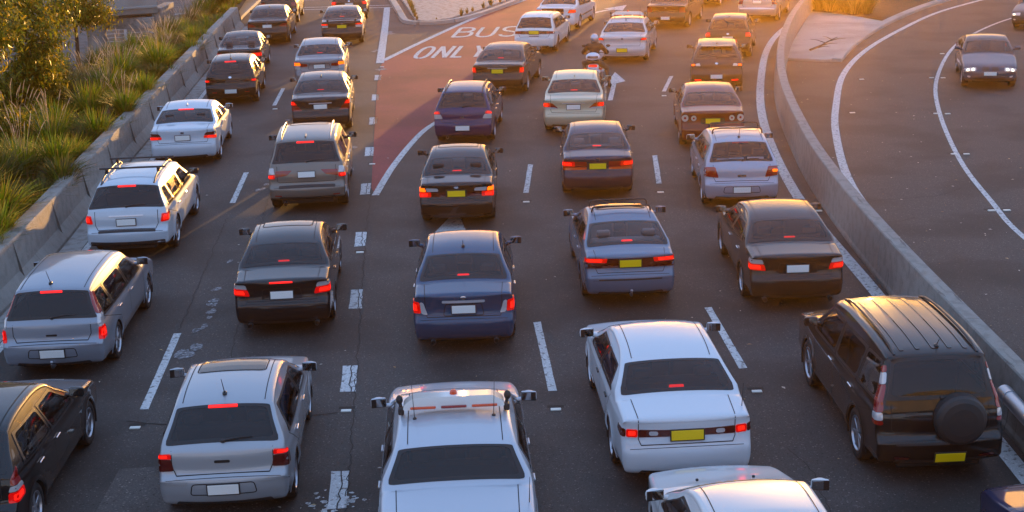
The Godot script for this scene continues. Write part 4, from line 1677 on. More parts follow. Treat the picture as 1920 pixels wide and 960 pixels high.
	list.append({"name": "saloon_car", "label": "silver grey saloon car with orange lit tail lights in the second lane", "style": "sedan", "L": 4.85, "W": 1.82, "H": 1.47, "wb": 2.80, "ro": 1.08, "paint": [0.22, 0.23, 0.25, 0.5], "x": -5.50, "z": -49.0, "az": -4.2, "side": 1.0,
		"lamps": [["A", -0.20, 0.83, 0.05, 0.83, 0.05, 0.93, -0.18, 0.93], ["w", -0.20, 0.72, 0.10, 0.73, 0.06, 0.825, -0.18, 0.825], ["r", -0.44, 0.80, -0.21, 0.78, -0.19, 0.90, -0.42, 0.88]], "plate": ["w", 0.79], "tail": [["plate_recess", "paint", -0.40, 0.40, 0.71, 0.88, 0.004, 0.05]], "third": "shelf", "deck": 1.03, "rim": 1, "glass": "glass_mid", "badge": false, "chrome_windows": true})
	list.append({"name": "saloon_car", "label": "black saloon car with a raised boot wing and a yellow plate", "style": "sedan", "L": 4.86, "W": 1.80, "H": 1.42, "wb": 2.78, "ro": 1.08, "paint": [0.010, 0.010, 0.011], "x": -5.89, "z": -59.8, "az": -3.9, "side": 1.0,
		"lamps": [["R", -0.26, 0.84, 0.08, 0.84, 0.08, 0.91, -0.26, 0.91], ["w", -0.26, 0.76, 0.08, 0.76, 0.08, 0.835, -0.26, 0.835]], "plate": ["y", 0.79], "third": "shelf", "wing": 0.07, "glass": "glass_light", "rim": 3, "aerial": "fin"})
	list.append({"name": "hatchback", "label": "dark hatchback cut off by the top edge, ahead of the saloon with a boot wing", "style": "hatch", "L": 4.3, "W": 1.76, "H": 1.46, "wb": 2.6, "ro": 0.82, "paint": [0.02, 0.018, 0.015], "x": -6.46, "z": -68.2, "az": -3.5, "side": 1.0, "lamps": [["R", -0.2, 0.74, 0.1, 0.74, 0.1, 0.9, -0.2, 0.9]], "plate": ["w", 0.75], "third": "roof"})
	# ---- middle lane
	list.append({"name": "taxi", "label": "silver taxi with a white roof sign at the bottom of the picture", "cat": "taxi", "style": "sedan", "L": 4.95, "W": 1.865, "H": 1.45, "wb": 2.83, "ro": 1.08, "paint": [0.47, 0.50, 0.55, 0.35], "x": -0.70, "z": -14.85, "az": -2.5, "side": 0.0, "deck": 1.0, "qb": 0.80, "qw": 1.22, "sign_q": 2.0, "hood": 1.32,
		"lamps": [["r", -0.26, 0.74, 0.14, 0.76, 0.12, 0.92, -0.22, 0.90]], "plate": ["y", 0.62], "third": "", "taxi": true, "n1": 22, "rim": 5, "tum": 0.24, "kf": 0.13, "aerial": "wing", "glass": "glass_dark"})
	list.append({"name": "saloon_car", "label": "deep blue saloon car with a stub roof aerial and chrome boot strip, middle lane", "style": "sedan", "L": 4.58, "W": 1.74, "H": 1.475, "wb": 2.62, "ro": 0.98, "paint": [0.026, 0.062, 0.125, 0.45], "x": -0.80, "z": -22.5, "az": -0.6, "side": 0.0,
		"lamps": [["R", -0.115, 0.71, 0.16, 0.73, 0.13, 0.90, -0.09, 0.88], ["w", -0.22, 0.69, -0.12, 0.705, -0.095, 0.885, -0.15, 0.875]], "plate": ["w", 0.77], "tail": [["tail_strip", "bright_strip", -0.36, 0.36, 0.875, 0.915, 0.012], ["plate_recess", "paint", -0.34, 0.34, 0.67, 0.86, 0.004, 0.04]], "third": "shelf", "aerial": "stub", "deck": 1.02, "qb": 0.60, "qw": 1.22, "rim": 0, "n1": 24, "pipes": [-0.5, 0.5], "badge": true, "badge_y": 0.955, "chrome_handles": true, "glass": "glass_mid"})
	list.append({"name": "saloon_car", "label": "black saloon car with a yellow plate between two broad tail lights, middle lane", "style": "sedan", "L": 4.48, "W": 1.70, "H": 1.41, "wb": 2.60, "ro": 0.96, "paint": [0.008, 0.007, 0.008], "x": -1.12, "z": -30.27, "az": 0.5, "side": 0.0,
		"lamps": [["R", -0.24, 0.70, 0.12, 0.70, 0.12, 0.80, -0.24, 0.80], ["A", -0.13, 0.805, 0.12, 0.805, 0.10, 0.885, -0.10, 0.885], ["w", -0.40, 0.815, -0.15, 0.805, -0.12, 0.885, -0.38, 0.88]], "plate": ["y", 0.765], "tail": [["tail_panel", "lens_dark", -0.56, -0.24, 0.70, 0.80, 0.004], ["tail_panel", "lens_dark", 0.24, 0.56, 0.70, 0.80, 0.004], ["plate_recess", "trim_black", -0.24, 0.24, 0.69, 0.86, 0.003]], "third": "shelf", "deck": 0.99, "qb": 0.62, "rim": 5, "n1": 20, "sunroof": "paint", "glass": "glass_mid", "mirror_dark": true})
	list.append({"name": "estate_car", "label": "royal blue estate car with roof rails at the edge of the red lane", "style": "wagon", "L": 4.41, "W": 1.70, "H": 1.47, "wb": 2.525, "ro": 0.97, "paint": [0.008, 0.011, 0.075, 0.3], "x": -1.14, "z": -38.85, "az": 4.5, "side": 0.0,
		"lamps": [["R", -0.17, 0.87, 0.10, 0.87, 0.08, 0.97, -0.12, 0.96], ["w", -0.24, 0.74, 0.08, 0.74, 0.10, 0.86, -0.18, 0.86]], "plate": ["w", 0.50], "third": "", "rails": 0.05, "qw": 0.60, "belt": 1.0, "qb": 0.16, "tw": 0.86, "rim": 0, "badge_y": 0.78, "glass": "glass_mid", "pipes": [-0.42], "n1": 20, "chrome_handles": true})
	list.append({"name": "saloon_car", "label": "black saloon car with a yellow plate beside the road lettering", "style": "sedan", "L": 4.80, "W": 1.80, "H": 1.43, "wb": 2.70, "ro": 1.06, "paint": [0.012, 0.010, 0.009], "x": 0.67, "z": -46.5, "az": 9.5, "side": 1.0,
		"lamps": [["R", -0.13, 0.74, 0.08, 0.75, 0.06, 0.93, -0.10, 0.92]], "plate": ["y", 0.79], "tail": [["tail_strip", "bright_strip", -0.34, 0.34, 0.875, 0.895, 0.01]], "third": "shelf", "qb": 0.64, "sunroof": "paint", "rim": 1, "glass": "glass_light", "badge": false})
	list.append({"name": "estate_car", "label": "white boxy estate car with a yellow plate in a dark tail panel", "style": "wagon", "L": 4.45, "W": 1.69, "H": 1.42, "wb": 2.55, "ro": 0.95, "paint": [0.70, 0.70, 0.69, 0.0], "x": 2.0, "z": -55.46, "az": 11.5, "side": 1.0,
		"lamps": [["r", -0.26, 0.76, 0.08, 0.76, 0.08, 0.87, -0.26, 0.87]], "plate": ["y", 0.81], "tail": [["tail_panel", "lens_dark", -0.58, 0.58, 0.755, 0.875, 0.004], ["bumper_strip", "plastic_dark", -0.20, 0.20, 0.66, 0.68, 0.005]], "third": "", "qw": 0.66, "belt": 0.95, "qb": 0.15, "tum": 0.22, "rim": 8, "glass": "glass_mid", "mirror_dark": true, "side_strip": true, "badge": false})
	list.append({"name": "saloon_car", "label": "white saloon car with a dark boot panel, ahead of the boxy estate", "style": "sedan", "L": 4.90, "W": 1.85, "H": 1.43, "wb": 2.80, "ro": 1.08, "paint": [0.68, 0.69, 0.71, 0.0], "x": 3.2, "z": -62.0, "az": 15.5, "side": 1.0,
		"lamps": [["R", -0.30, 0.76, 0.14, 0.78, 0.08, 0.92, -0.22, 0.90]], "tail": [["boot_panel", "lens_dark", -0.62, 0.40, 0.70, 0.96, 0.005]], "third": "", "side_strip": true, "strip_dark": true, "rim": 1, "glass": "glass_light"})
	# ---- fourth lane
	list.append({"name": "saloon_car", "label": "white car cut off by the lower edge, showing bonnet and roof", "style": "sedan", "L": 4.60, "W": 1.76, "H": 1.44, "wb": 2.60, "ro": 1.0, "paint": [0.60, 0.62, 0.63, 0.1], "x": 2.49, "z": -12.15, "az": -4.0, "side": 0.0, "hood": 1.22, "kf": 0.16, "nose": 0.70, "third": "", "n1": 24, "rim": 0, "jets": true, "glass": "glass_mid", "lamps": [["r", -0.2, 0.74, 0.1, 0.74, 0.1, 0.9, -0.2, 0.9]]})
	list.append({"name": "saloon_car", "label": "white saloon car with a yellow plate and wide dark amber tail lights", "style": "sedan", "L": 4.77, "W": 1.785, "H": 1.42, "wb": 2.67, "ro": 1.10, "paint": [0.62, 0.65, 0.69, 0.0], "x": 1.25, "z": -17.38, "az": -2.7, "side": -1.0,
		"lamps": [["R", -0.20, 0.745, -0.06, 0.75, -0.06, 0.845, -0.20, 0.84], ["d", -0.055, 0.75, 0.20, 0.78, 0.14, 0.86, -0.055, 0.845], ["d", -0.62, 0.75, -0.205, 0.745, -0.205, 0.84, -0.62, 0.835]], "plate": ["y", 0.765], "tail": [["reversing_lens", "lens_clear", -0.50, -0.38, 0.765, 0.82, 0.0075], ["reversing_lens", "lens_clear", 0.38, 0.50, 0.765, 0.82, 0.0075], ["boot_lip", "paint", -0.66, 0.66, 0.93, 0.945, 0.005]], "third": "shelf", "deck": 0.99, "qb": 0.72, "qw": 1.31, "rim": 5, "n1": 24, "lid": 0.60, "aerial": "wing", "glass": "glass_dark", "badge": false, "mirror_dark": false, "handles_dark": true, "plate_w": 0.40})
	list.append({"name": "hatchback", "label": "blue grey liftback with two looped roof bars and a yellow plate", "style": "sedan", "L": 4.30, "W": 1.70, "H": 1.39, "wb": 2.50, "ro": 0.93, "paint": [0.12, 0.175, 0.255, 0.45], "x": 2.01, "z": -24.57, "az": -1.6, "side": 0.0,
		"lamps": [["R", -0.36, 0.82, 0.06, 0.82, 0.06, 0.90, -0.36, 0.90], ["d", -0.38, 0.73, 0.12, 0.73, 0.12, 0.815, -0.38, 0.815]], "plate": ["y", 0.81], "tail": [["tail_panel", "lens_dark", -0.46, 0.46, 0.73, 0.90, 0.003], ["bumper_strip", "plastic_dark", -0.82, 0.82, 0.52, 0.55, 0.006]], "third": "shelf", "deck": 0.965, "qb": 0.40, "qw": 1.18, "tw": 0.90, "bars": [0.30, 0.78], "bar_round": true, "bar_h": 0.10, "rim": 8, "n1": 22, "glass": "glass_light", "seats": "grey", "badge": false, "sunroof": "glass", "mirror_dark": false, "towbar": true, "wiper": false})
	list.append({"name": "saloon_car", "label": "navy saloon car with a yellow plate and red amber tail panel", "style": "sedan", "L": 4.60, "W": 1.72, "H": 1.42, "wb": 2.61, "ro": 1.0, "paint": [0.009, 0.010, 0.035, 0.4], "x": 2.02, "z": -32.4, "az": 2.2, "side": 0.0,
		"lamps": [["R", -0.28, 0.78, 0.12, 0.79, 0.10, 0.89, -0.26, 0.89], ["a", -0.30, 0.71, 0.12, 0.72, 0.12, 0.78, -0.28, 0.775]], "plate": ["y", 0.79], "tail": [["tail_panel", "lens_red", -0.58, -0.26, 0.78, 0.89, 0.004], ["tail_panel", "lens_red", 0.26, 0.58, 0.78, 0.89, 0.004], ["indicator_panel", "lens_amber", -0.56, -0.26, 0.715, 0.77, 0.004], ["indicator_panel", "lens_amber", 0.26, 0.56, 0.715, 0.77, 0.004]], "third": "shelf", "deck": 1.0, "qb": 0.60, "rim": 3, "n1": 20, "glass": "glass_light", "badge_y": 0.94, "seats": "grey"})
	list.append({"name": "saloon_car", "label": "pale gold saloon car with a white plate behind the motorcycle", "style": "sedan", "L": 4.82, "W": 1.80, "H": 1.47, "wb": 2.72, "ro": 1.06, "paint": [0.50, 0.47, 0.34, 0.5], "x": 1.89, "z": -39.9, "az": 4.6, "side": 0.0,
		"lamps": [["R", -0.18, 0.79, 0.10, 0.79, 0.08, 0.90, -0.16, 0.91], ["r", -0.40, 0.76, -0.185, 0.775, -0.165, 0.905, -0.24, 0.89], ["w", -0.42, 0.745, 0.08, 0.73, 0.10, 0.785, -0.30, 0.785]], "plate": ["w", 0.79], "tail": [["tail_strip", "bright_strip", -0.34, 0.34, 0.885, 0.90, 0.012]], "third": "shelf", "deck": 1.02, "rim": 1, "n1": 20, "glass": "glass_light", "badge": false, "aerial": "fin"})
	list.append({"name": "taxi", "label": "silver taxi with a yellow plate on its bumper, beyond the motorcycle", "cat": "taxi", "style": "sedan", "L": 4.92, "W": 1.865, "H": 1.44, "wb": 2.80, "ro": 1.08, "paint": [0.50, 0.51, 0.53, 0.4], "x": 5.19, "z": -52.4, "az": 11.0, "side": 1.0,
		"lamps": [["R", -0.20, 0.84, 0.12, 0.85, 0.08, 0.96, -0.12, 0.95], ["w", -0.24, 0.75, 0.14, 0.77, 0.12, 0.84, -0.20, 0.835]], "plate": ["y", 0.50], "third": "", "taxi": true, "rim": 1, "glass": "glass_mid", "aerial": "stub", "pipes": [], "tail": [["bumper_strip", "bright_strip", -0.80, 0.80, 0.28, 0.31, 0.006]]})
	list.append({"name": "saloon_car", "label": "dark saloon car with a white plate low on its bumper, near the sun glow", "style": "sedan", "L": 4.85, "W": 1.82, "H": 1.46, "wb": 2.74, "ro": 1.06, "paint": [0.025, 0.016, 0.012], "x": 7.84, "z": -61.42, "az": 18.0, "side": 1.0,
		"lamps": [["r", -0.26, 0.72, 0.08, 0.72, 0.08, 0.95, -0.22, 0.95]], "plate": ["w", 0.48], "tail": [["tail_panel", "lens_dark", -0.62, 0.62, 0.72, 0.95, 0.003]], "third": "", "rim": 1, "glass": "glass_mid"})
	list.append({"name": "saloon_car", "label": "dark saloon car mostly above the top edge, left of the silver estate", "style": "sedan", "L": 4.8, "W": 1.8, "H": 1.45, "wb": 2.74, "ro": 1.06, "paint": [0.04, 0.025, 0.018], "x": 10.27, "z": -68.95, "az": 20.0, "side": 1.0, "lamps": [["r", -0.26, 0.72, 0.08, 0.72, 0.08, 0.92, -0.22, 0.92]], "plate": ["w", 0.5], "third": "", "rim": 1})
	# ---- lane beside the curved barrier
	list.append({"name": "hatchback", "label": "dark blue car at the lower right corner, almost wholly out of the picture", "style": "hatch", "L": 4.3, "W": 1.75, "H": 1.46, "wb": 2.6, "ro": 0.82, "paint": [0.008, 0.014, 0.065, 0.4], "x": 6.02, "z": -11.5, "az": -1.0, "side": 0.0, "lamps": [["r", -0.2, 0.74, 0.1, 0.74, 0.1, 0.9, -0.2, 0.9]], "third": "", "n1": 20, "glass": "glass_mid"})
	list.append({"name": "off_road_car", "label": "black off road car with a ribbed roof and spare wheel cover", "style": "suv", "L": 4.57, "W": 1.74, "H": 1.69, "wb": 2.62, "ro": 0.98, "paint": [0.010, 0.0085, 0.008], "x": 4.42, "z": -17.24, "az": -1.8, "side": -1.0, "wheel": 0.345, "tyre": 0.215, "clear": 0.27, "lift": 0.10, "belt": 1.06, "cowl": 1.05, "nose": 0.88, "bump": 0.70, "lid0": 0.70,
		"lamps": [["r", -0.085, 0.80, 0.11, 0.80, 0.10, 0.86, -0.08, 0.86], ["w", -0.08, 0.865, 0.10, 0.865, 0.095, 0.97, -0.07, 0.97], ["r", -0.07, 0.975, 0.095, 0.975, 0.06, 1.30, -0.045, 1.30], ["w", -0.045, 1.305, 0.06, 1.305, 0.045, 1.44, -0.04, 1.44], ["r", -0.04, 1.445, 0.045, 1.445, 0.03, 1.52, -0.03, 1.52]], "plate": ["y", 0.40], "plate_x": 0.10, "tail": [["bumper_strip", "plastic_dark", -0.60, 0.10, 0.56, 0.60, 0.005], ["reflector", "lens_dark", -0.62, -0.42, 0.36, 0.40, 0.005], ["reflector", "lens_dark", 0.50, 0.70, 0.36, 0.40, 0.005], ["boot_handle", "trim_black", -0.46, -0.30, 0.93, 0.96, 0.006]], "third": "", "ribs": true, "spare": true, "aerial": "stub", "aerial_x": 0.05, "qw": 0.42, "qb": 0.15, "tw": 0.86, "tum": 0.19, "qD": 1.12, "g0": 0.36, "g1": 0.50, "qB": 2.15, "rim": 1, "n1": 24, "glass": "glass_dark", "rails": 0.03, "chrome_handles": true, "badge": false, "hood": 1.05, "arch_dark": false})
	list.append({"name": "saloon_car", "label": "dark grey saloon car beside the curved barrier with blank white plate", "style": "sedan", "L": 4.67, "W": 1.73, "H": 1.43, "wb": 2.67, "ro": 1.05, "paint": [0.012, 0.011, 0.012, 0.4], "x": 4.06, "z": -24.21, "az": 0.6, "side": -1.0,
		"lamps": [["R", -0.26, 0.735, 0.12, 0.76, 0.13, 0.85, -0.22, 0.84], ["w", -0.22, 0.845, 0.13, 0.855, 0.10, 0.945, -0.17, 0.93]], "plate": ["w", 0.77], "tail": [["plate_recess", "paint", -0.36, 0.36, 0.69, 0.87, 0.004, 0.04]], "third": "shelf", "deck": 1.0, "qb": 0.70, "pipes": [-0.55, 0.55], "rim": 1, "n1": 22, "badge": false, "glass": "glass_dark", "lip": 0.02, "chrome_handles": true})
	list.append({"name": "hatchback", "label": "silver blue hatchback with looped roof bars and newspapers behind its window", "style": "hatch", "L": 4.20, "W": 1.745, "H": 1.51, "wb": 2.61, "ro": 0.80, "paint": [0.33, 0.36, 0.44, 0.45], "x": 4.27, "z": -30.96, "az": 2.6, "side": -1.0,
		"lamps": [["r", -0.30, 0.72, 0.12, 0.77, 0.06, 0.99, -0.22, 0.96], ["A", -0.13, 0.83, -0.02, 0.83, -0.02, 0.90, -0.13, 0.90]], "blink_right": true, "plate": ["w", 0.47], "tail": [["plate_recess", "paint", -0.42, 0.42, 0.40, 0.54, 0.004, 0.03], ["boot_handle", "chrome", -0.10, 0.10, 0.74, 0.785, 0.008]], "third": "dull", "qw": 0.60, "belt": 1.03, "qb": 0.17, "cowl": 1.02, "tw": 0.86, "bars": [0.32, 0.76], "bar_round": true, "bar_h": 0.12, "aerial": "whip", "rim": 0, "n1": 20, "glass": "glass_light", "papers": true, "badge": false})
	list.append({"name": "saloon_car", "label": "dark red saloon car with round clear tail lights and a yellow plate", "style": "sedan", "L": 4.68, "W": 1.78, "H": 1.44, "wb": 2.675, "ro": 1.0, "paint": [0.11, 0.006, 0.006, 0.3], "x": 4.55, "z": -37.4, "az": 4.2, "side": -1.0,
		"lamps": [["w", -0.10, 0.84, 0.085, 0.0], ["r", -0.10, 0.84, 0.03, 0.003], ["w", -0.32, 0.84, 0.07, 0.0], ["r", -0.32, 0.84, 0.025, 0.003]], "plate": ["y", 0.77], "tail": [["plate_recess", "trim_black", -0.32, 0.32, 0.70, 0.84, 0.003]], "third": "", "deck": 1.02, "qb": 0.56, "lip": 0.03, "rim": 0, "glass": "glass_mid", "badge": false, "pipes": [-0.5]})
	list.append({"name": "hatchback", "label": "black hatchback with a roof spoiler, directly ahead of the dark red saloon", "style": "hatch", "L": 4.42, "W": 1.755, "H": 1.47, "wb": 2.64, "ro": 0.86, "paint": [0.02, 0.012, 0.016], "x": 6.75, "z": -45.9, "az": 8.5, "side": 0.0,
		"lamps": [["A", -0.12, 0.83, -0.02, 0.83, -0.02, 0.90, -0.12, 0.90], ["w", -0.30, 0.82, -0.14, 0.82, -0.14, 0.91, -0.26, 0.92], ["r", -0.01, 0.81, 0.14, 0.84, 0.08, 0.95, -0.01, 0.93]], "plate": ["w", 0.50], "third": "roof", "aerial": "stub", "roof_spoiler": true, "qw": 0.68, "belt": 1.02, "qb": 0.18, "rim": 0, "glass": "glass_mid", "tail": [["reflector", "brake_lamp", -0.72, -0.50, 0.36, 0.40, 0.006], ["reflector", "brake_lamp", 0.50, 0.72, 0.36, 0.40, 0.006]]})
	list.append({"name": "hatchback", "label": "dark hatchback with tall red tail lights, ahead of the hatchback with the roof spoiler", "style": "hatch", "L": 4.25, "W": 1.76, "H": 1.48, "wb": 2.62, "ro": 0.82, "paint": [0.02, 0.012, 0.010], "x": 8.2, "z": -52.7, "az": 13.0, "side": 0.0,
		"lamps": [["R", -0.18, 0.80, 0.10, 0.80, 0.07, 0.98, -0.14, 0.97]], "plate": ["w", 0.74], "third": "", "aerial": "stub", "qw": 0.62, "belt": 1.0, "glass": "glass_mid", "rim": 1})
	list.append({"name": "estate_car", "label": "silver estate car cut off by the top edge near the curved barrier", "style": "wagon", "L": 4.6, "W": 1.82, "H": 1.6, "wb": 2.66, "ro": 0.98, "paint": [0.35, 0.33, 0.32, 0.4], "x": 11.92, "z": -62.81, "az": 19.0, "side": 1.0, "plate": ["w", 0.86], "lamps": [["r", -0.2, 0.76, 0.1, 0.76, 0.1, 1.0, -0.2, 1.0]], "tail": [["bumper_strip", "bright_strip", -0.8, 0.8, 0.56, 0.62, 0.006]], "third": "", "rim": 1})
	# ---- the ramp on the right, cars coming the other way
	list.append({"name": "coupe", "label": "blue grey coupe with lit headlights driving towards us on the curved ramp", "style": "sedan", "L": 4.49, "W": 1.76, "H": 1.38, "wb": 2.73, "ro": 0.98, "paint": [0.05, 0.062, 0.09, 0.5], "x": 15.75, "z": -47.35, "az": 195.0 - 1.0, "side": 0.0, "front": true, "doors": 2, "rim": 0, "third": "", "lamps": [["r", -0.3, 0.74, 0.1, 0.74, 0.1, 0.88, -0.3, 0.88]], "nose": 0.71, "kf": 0.09, "glass": "glass_mid", "roof_paint": [0.035, 0.028, 0.025]})
	list.append({"name": "saloon_car", "label": "dark saloon car coming round the ramp, cut off by the right edge", "style": "sedan", "L": 4.5, "W": 1.74, "H": 1.42, "wb": 2.6, "ro": 0.98, "paint": [0.03, 0.03, 0.04, 0.4], "x": 22.6, "z": -59.9, "az": 212.0, "side": 0.0, "front": true, "lights_on": false, "rim": 5, "third": "", "lamps": [["r", -0.3, 0.74, 0.1, 0.74, 0.1, 0.88, -0.3, 0.88]]})
	for spec in list:
		spec.W *= 0.945
		var car := make_car(spec)
		if spec.get("papers", false):
			add_papers(car, spec)
		if spec.get("jets", false):
			add_jets(car, spec)

func add_papers(car: Node3D, spec: Dictionary):
	var k := 0
	for p in [[-0.38, 0.26, -0.1], [-0.06, 0.34, 0.12], [0.34, 0.36, -0.05]]:
		var m := MB.new()
		m.rbox(Vector3(p[0], 0.98 + 0.012 * k, spec.L * 0.5 - 0.46), Vector3(p[1], 0.05, 0.28), 0.015, Basis(Vector3.UP, p[2]) * Basis(Vector3.RIGHT, 0.3))
		var o := part(self, "newspaper", m.mesh(), mat("newsprint", Color(0.72, 0.76, 0.82), 0.8))
		o.transform = car.transform
		tag(o, ["folded pale newspaper at the left behind the silver blue hatchback's rear window", "middle pale newspaper behind the silver blue hatchback's rear window", "wide pale newspaper at the right behind the silver blue hatchback's rear window"][k], "newspaper", "newspapers on the parcel shelf")
		k += 1
	var s := MB.new()
	s.rbox(Vector3(0, 0.93, spec.L * 0.5 - 0.46), Vector3(1.2, 0.04, 0.42), 0.01)
	part(car, "parcel_shelf", s.mesh(), mats["seat_dark"])

func add_jets(car: Node3D, spec: Dictionary):
	for x in [-0.32, 0.32]:
		var m := MB.new()
		m.rbox(Vector3(x, 0.935, -spec.L * 0.5 + 1.0), Vector3(0.035, 0.03, 0.03), 0.01)
		part(car, "washer_jet", m.mesh(), mats["trim_black"])

# ---------------------------------------------------------------- ground, markings
const LEFT_BASE := [Vector2(-8.75, 30), Vector2(-8.80, 0), Vector2(-8.95, -15), Vector2(-9.12, -24.3), Vector2(-9.33, -28.7), Vector2(-9.75, -34.0), Vector2(-10.10, -39.0), Vector2(-10.58, -46.5), Vector2(-11.25, -56.0), Vector2(-11.95, -66.4)]
const RIGHT_BASE := [Vector2(6.75, 20), Vector2(6.62, 0), Vector2(6.58, -12), Vector2(6.58, -18), Vector2(6.60, -24.5), Vector2(6.77, -30.2), Vector2(7.15, -35.2), Vector2(7.95, -42.0), Vector2(9.20, -49.0), Vector2(11.05, -56.8), Vector2(13.1, -63.9), Vector2(14.6, -68.4)]

func shifted(p: Array, d: float) -> Array:
	var out := []
	for i in p.size():
		var t: Vector2 = (p[mini(i + 1, p.size() - 1)] - p[maxi(i - 1, 0)]).normalized()
		out.append(p[i] + Vector2(-t.y, t.x) * d)     # positive: to the right of the way ahead
	return out

func build_ground():
	var lb := smooth(LEFT_BASE, 4)
	var poly := PackedVector2Array()
	for p in shifted(lb, -0.25):
		poly.append(p)
	for p in [Vector2(-12.6, -70), Vector2(-13.6, -84), Vector2(-16, -120), Vector2(-20, -300), Vector2(420, -300), Vector2(420, 60), Vector2(-8.9, 60)]:
		poly.append(p)
	var m := MB.new()
	m.ground_poly(poly, 0.0)
	setting("road", m.mesh(), mats["asphalt"])
	# the lower land to the left
	var g := MB.new()
	g.ground_poly(PackedVector2Array([Vector2(-420, 80), Vector2(-8.0, 80), Vector2(-8.0, -320), Vector2(-420, -320)]), -3.3)
	setting("lower_ground", g.mesh(), mats["asphalt_old"])
	var hz := MB.new()
	hz.ground_poly(PackedVector2Array([Vector2(-1500, 500), Vector2(1500, 500), Vector2(1500, -1800), Vector2(-1500, -1800)]), -3.6)
	setting("terrain", hz.mesh(), mats["soil"])
	# planting bed: level with the barrier, falling away to the left
	var bed := MB.new()
	var edge := smooth(LEFT_BASE, 6)
	edge.append(Vector2(-12.5, -72))
	edge.append(Vector2(-13.0, -80))
	edge.append(Vector2(-13.6, -92))
	var off := [0.30, 0.7, 1.3, 2.2, 3.2, 4.4, 5.8, 7.4, 9.2, 11.5, 14.0]
	var f := FastNoiseLite.new()
	f.seed = 4
	f.frequency = 0.35
	var w := off.size()
	for i in edge.size():
		for j in w:
			var t: Vector2 = (edge[mini(i + 1, edge.size() - 1)] - edge[maxi(i - 1, 0)]).normalized()
			var p: Vector2 = edge[i] + Vector2(t.y, -t.x) * off[j]
			bed.add(Vector3(p.x, bed_height(off[j], p), p.y), Vector3.UP)
	for i in edge.size() - 1:
		for j in w - 1:
			var a := i * w + j
			bed.tri(a, a + w, a + w + 1)
			bed.tri(a, a + w + 1, a + 1)
	smooth_normals(bed)
	setting("planting_bed", bed.mesh(), mats["soil"])
	# kerbed footpath past the end of the barrier
	var fp := MB.new()
	slab(fp, PackedVector2Array([Vector2(-12.35, -66.9), Vector2(-12.62, -70.0), Vector2(-12.95, -77.0), Vector2(-13.9, -92.0), Vector2(-15.8, -92.0), Vector2(-14.6, -77.0), Vector2(-14.0, -68.0), Vector2(-13.2, -66.9)]), -0.6, 0.14)
	setting("footpath", fp.mesh(), mats["concrete_pale"])
	var gut := MB.new()
	gut.ribbon(shifted(smooth(LEFT_BASE, 6), 0.20), 0.46, 0.004)
	setting("gutter", gut.mesh(), mats["concrete"])

func bed_height(o: float, p: Vector2) -> float:
	o *= 1.0 + 1.1 * smoothstep(-50.0, -60.0, p.y)
	var n := sin(p.x * 1.3 + p.y * 0.7) * 0.06 + sin(p.x * 0.4 - p.y * 1.1) * 0.08
	return lerpf(0.62, 0.45, smoothstep(0.3, 2.5, o)) - 0.9 * smoothstep(2.5, 7.0, o) - 3.0 * smoothstep(5.5, 14.0, o) + n

func smooth_normals(mb: MB):
	for i in mb.n.size():
		mb.n[i] = Vector3.ZERO
	for i in range(0, mb.t.size(), 3):
		var a := mb.t[i]
		var b := mb.t[i + 1]
		var c := mb.t[i + 2]
		var g := (mb.v[b] - mb.v[a]).cross(mb.v[c] - mb.v[a])
		if g.y < 0:
			g = -g
		mb.n[a] += g
		mb.n[b] += g
		mb.n[c] += g
	for i in mb.n.size():
		mb.n[i] = mb.n[i].normalized()

# a raised slab with a chamfered edge
func slab(m: MB, p: PackedVector2Array, y0: float, y1: float, ch := 0.02):
	var inner := Geometry2D.offset_polygon(p, -ch)
	if inner.size() > 0:
		m.ground_poly(inner[0], y1)
	var cw := Geometry2D.is_polygon_clockwise(p)
	for i in p.size():
		var a := p[i]
		var b := p[(i + 1) % p.size()]
		var d := (b - a).normalized()
		var out := Vector2(d.y, -d.x) * (1.0 if not cw else -1.0)
		var base := m.v.size()
		for q in [a, b]:
			m.add(Vector3(q.x, y0, q.y), Vector3(out.x, 0, out.y))
			m.add(Vector3(q.x, y1 - ch, q.y), Vector3(out.x, 0.2, out.y).normalized())
			m.add(Vector3(q.x - out.x * ch, y1, q.y - out.y * ch), Vector3(out.x, 2, out.y).normalized())
		for k in 2:
			m.tri(base + k, base + k + 1, base + k + 4)
			m.tri(base + k, base + k + 4, base + k + 3)

func wobbly(a: Vector2, b: Vector2, width: float, r: RandomNumberGenerator) -> PackedVector2Array:
	# a painted bar with worn, uneven edges
	var d := (b - a).normalized()
	var s := Vector2(-d.y, d.x) * width * 0.5
	var n := maxi(3, int(a.distance_to(b) / 0.22))
	var l := []
	var rr := []
	for i in n + 1:
		var p := a.lerp(b, float(i) / n)
		var e := 0.05 if i > 0 and i < n else 0.0
		l.append(p - s * (1.0 - r.randf() * e * 2.2) + d * (r.randf() - 0.5) * 0.03)
		rr.append(p + s * (1.0 - r.randf() * e * 2.2) + d * (r.randf() - 0.5) * 0.03)
	rr.reverse()
	return PackedVector2Array(l + rr)

func mark(road: Node, called: String, poly: PackedVector2Array, y := 0.004, m := "road_paint"):
	var mb := MB.new()
	mb.ground_poly(poly, y)
	part(road, called, mb.mesh(), mats[m])

func stripe(road: Node, pts: Array, width: float, y := 0.004, m := "road_paint", called := "painted_line"):
	var mb := MB.new()
	mb.ribbon(pts, width, y)
	part(road, called, mb.mesh(), mats[m])

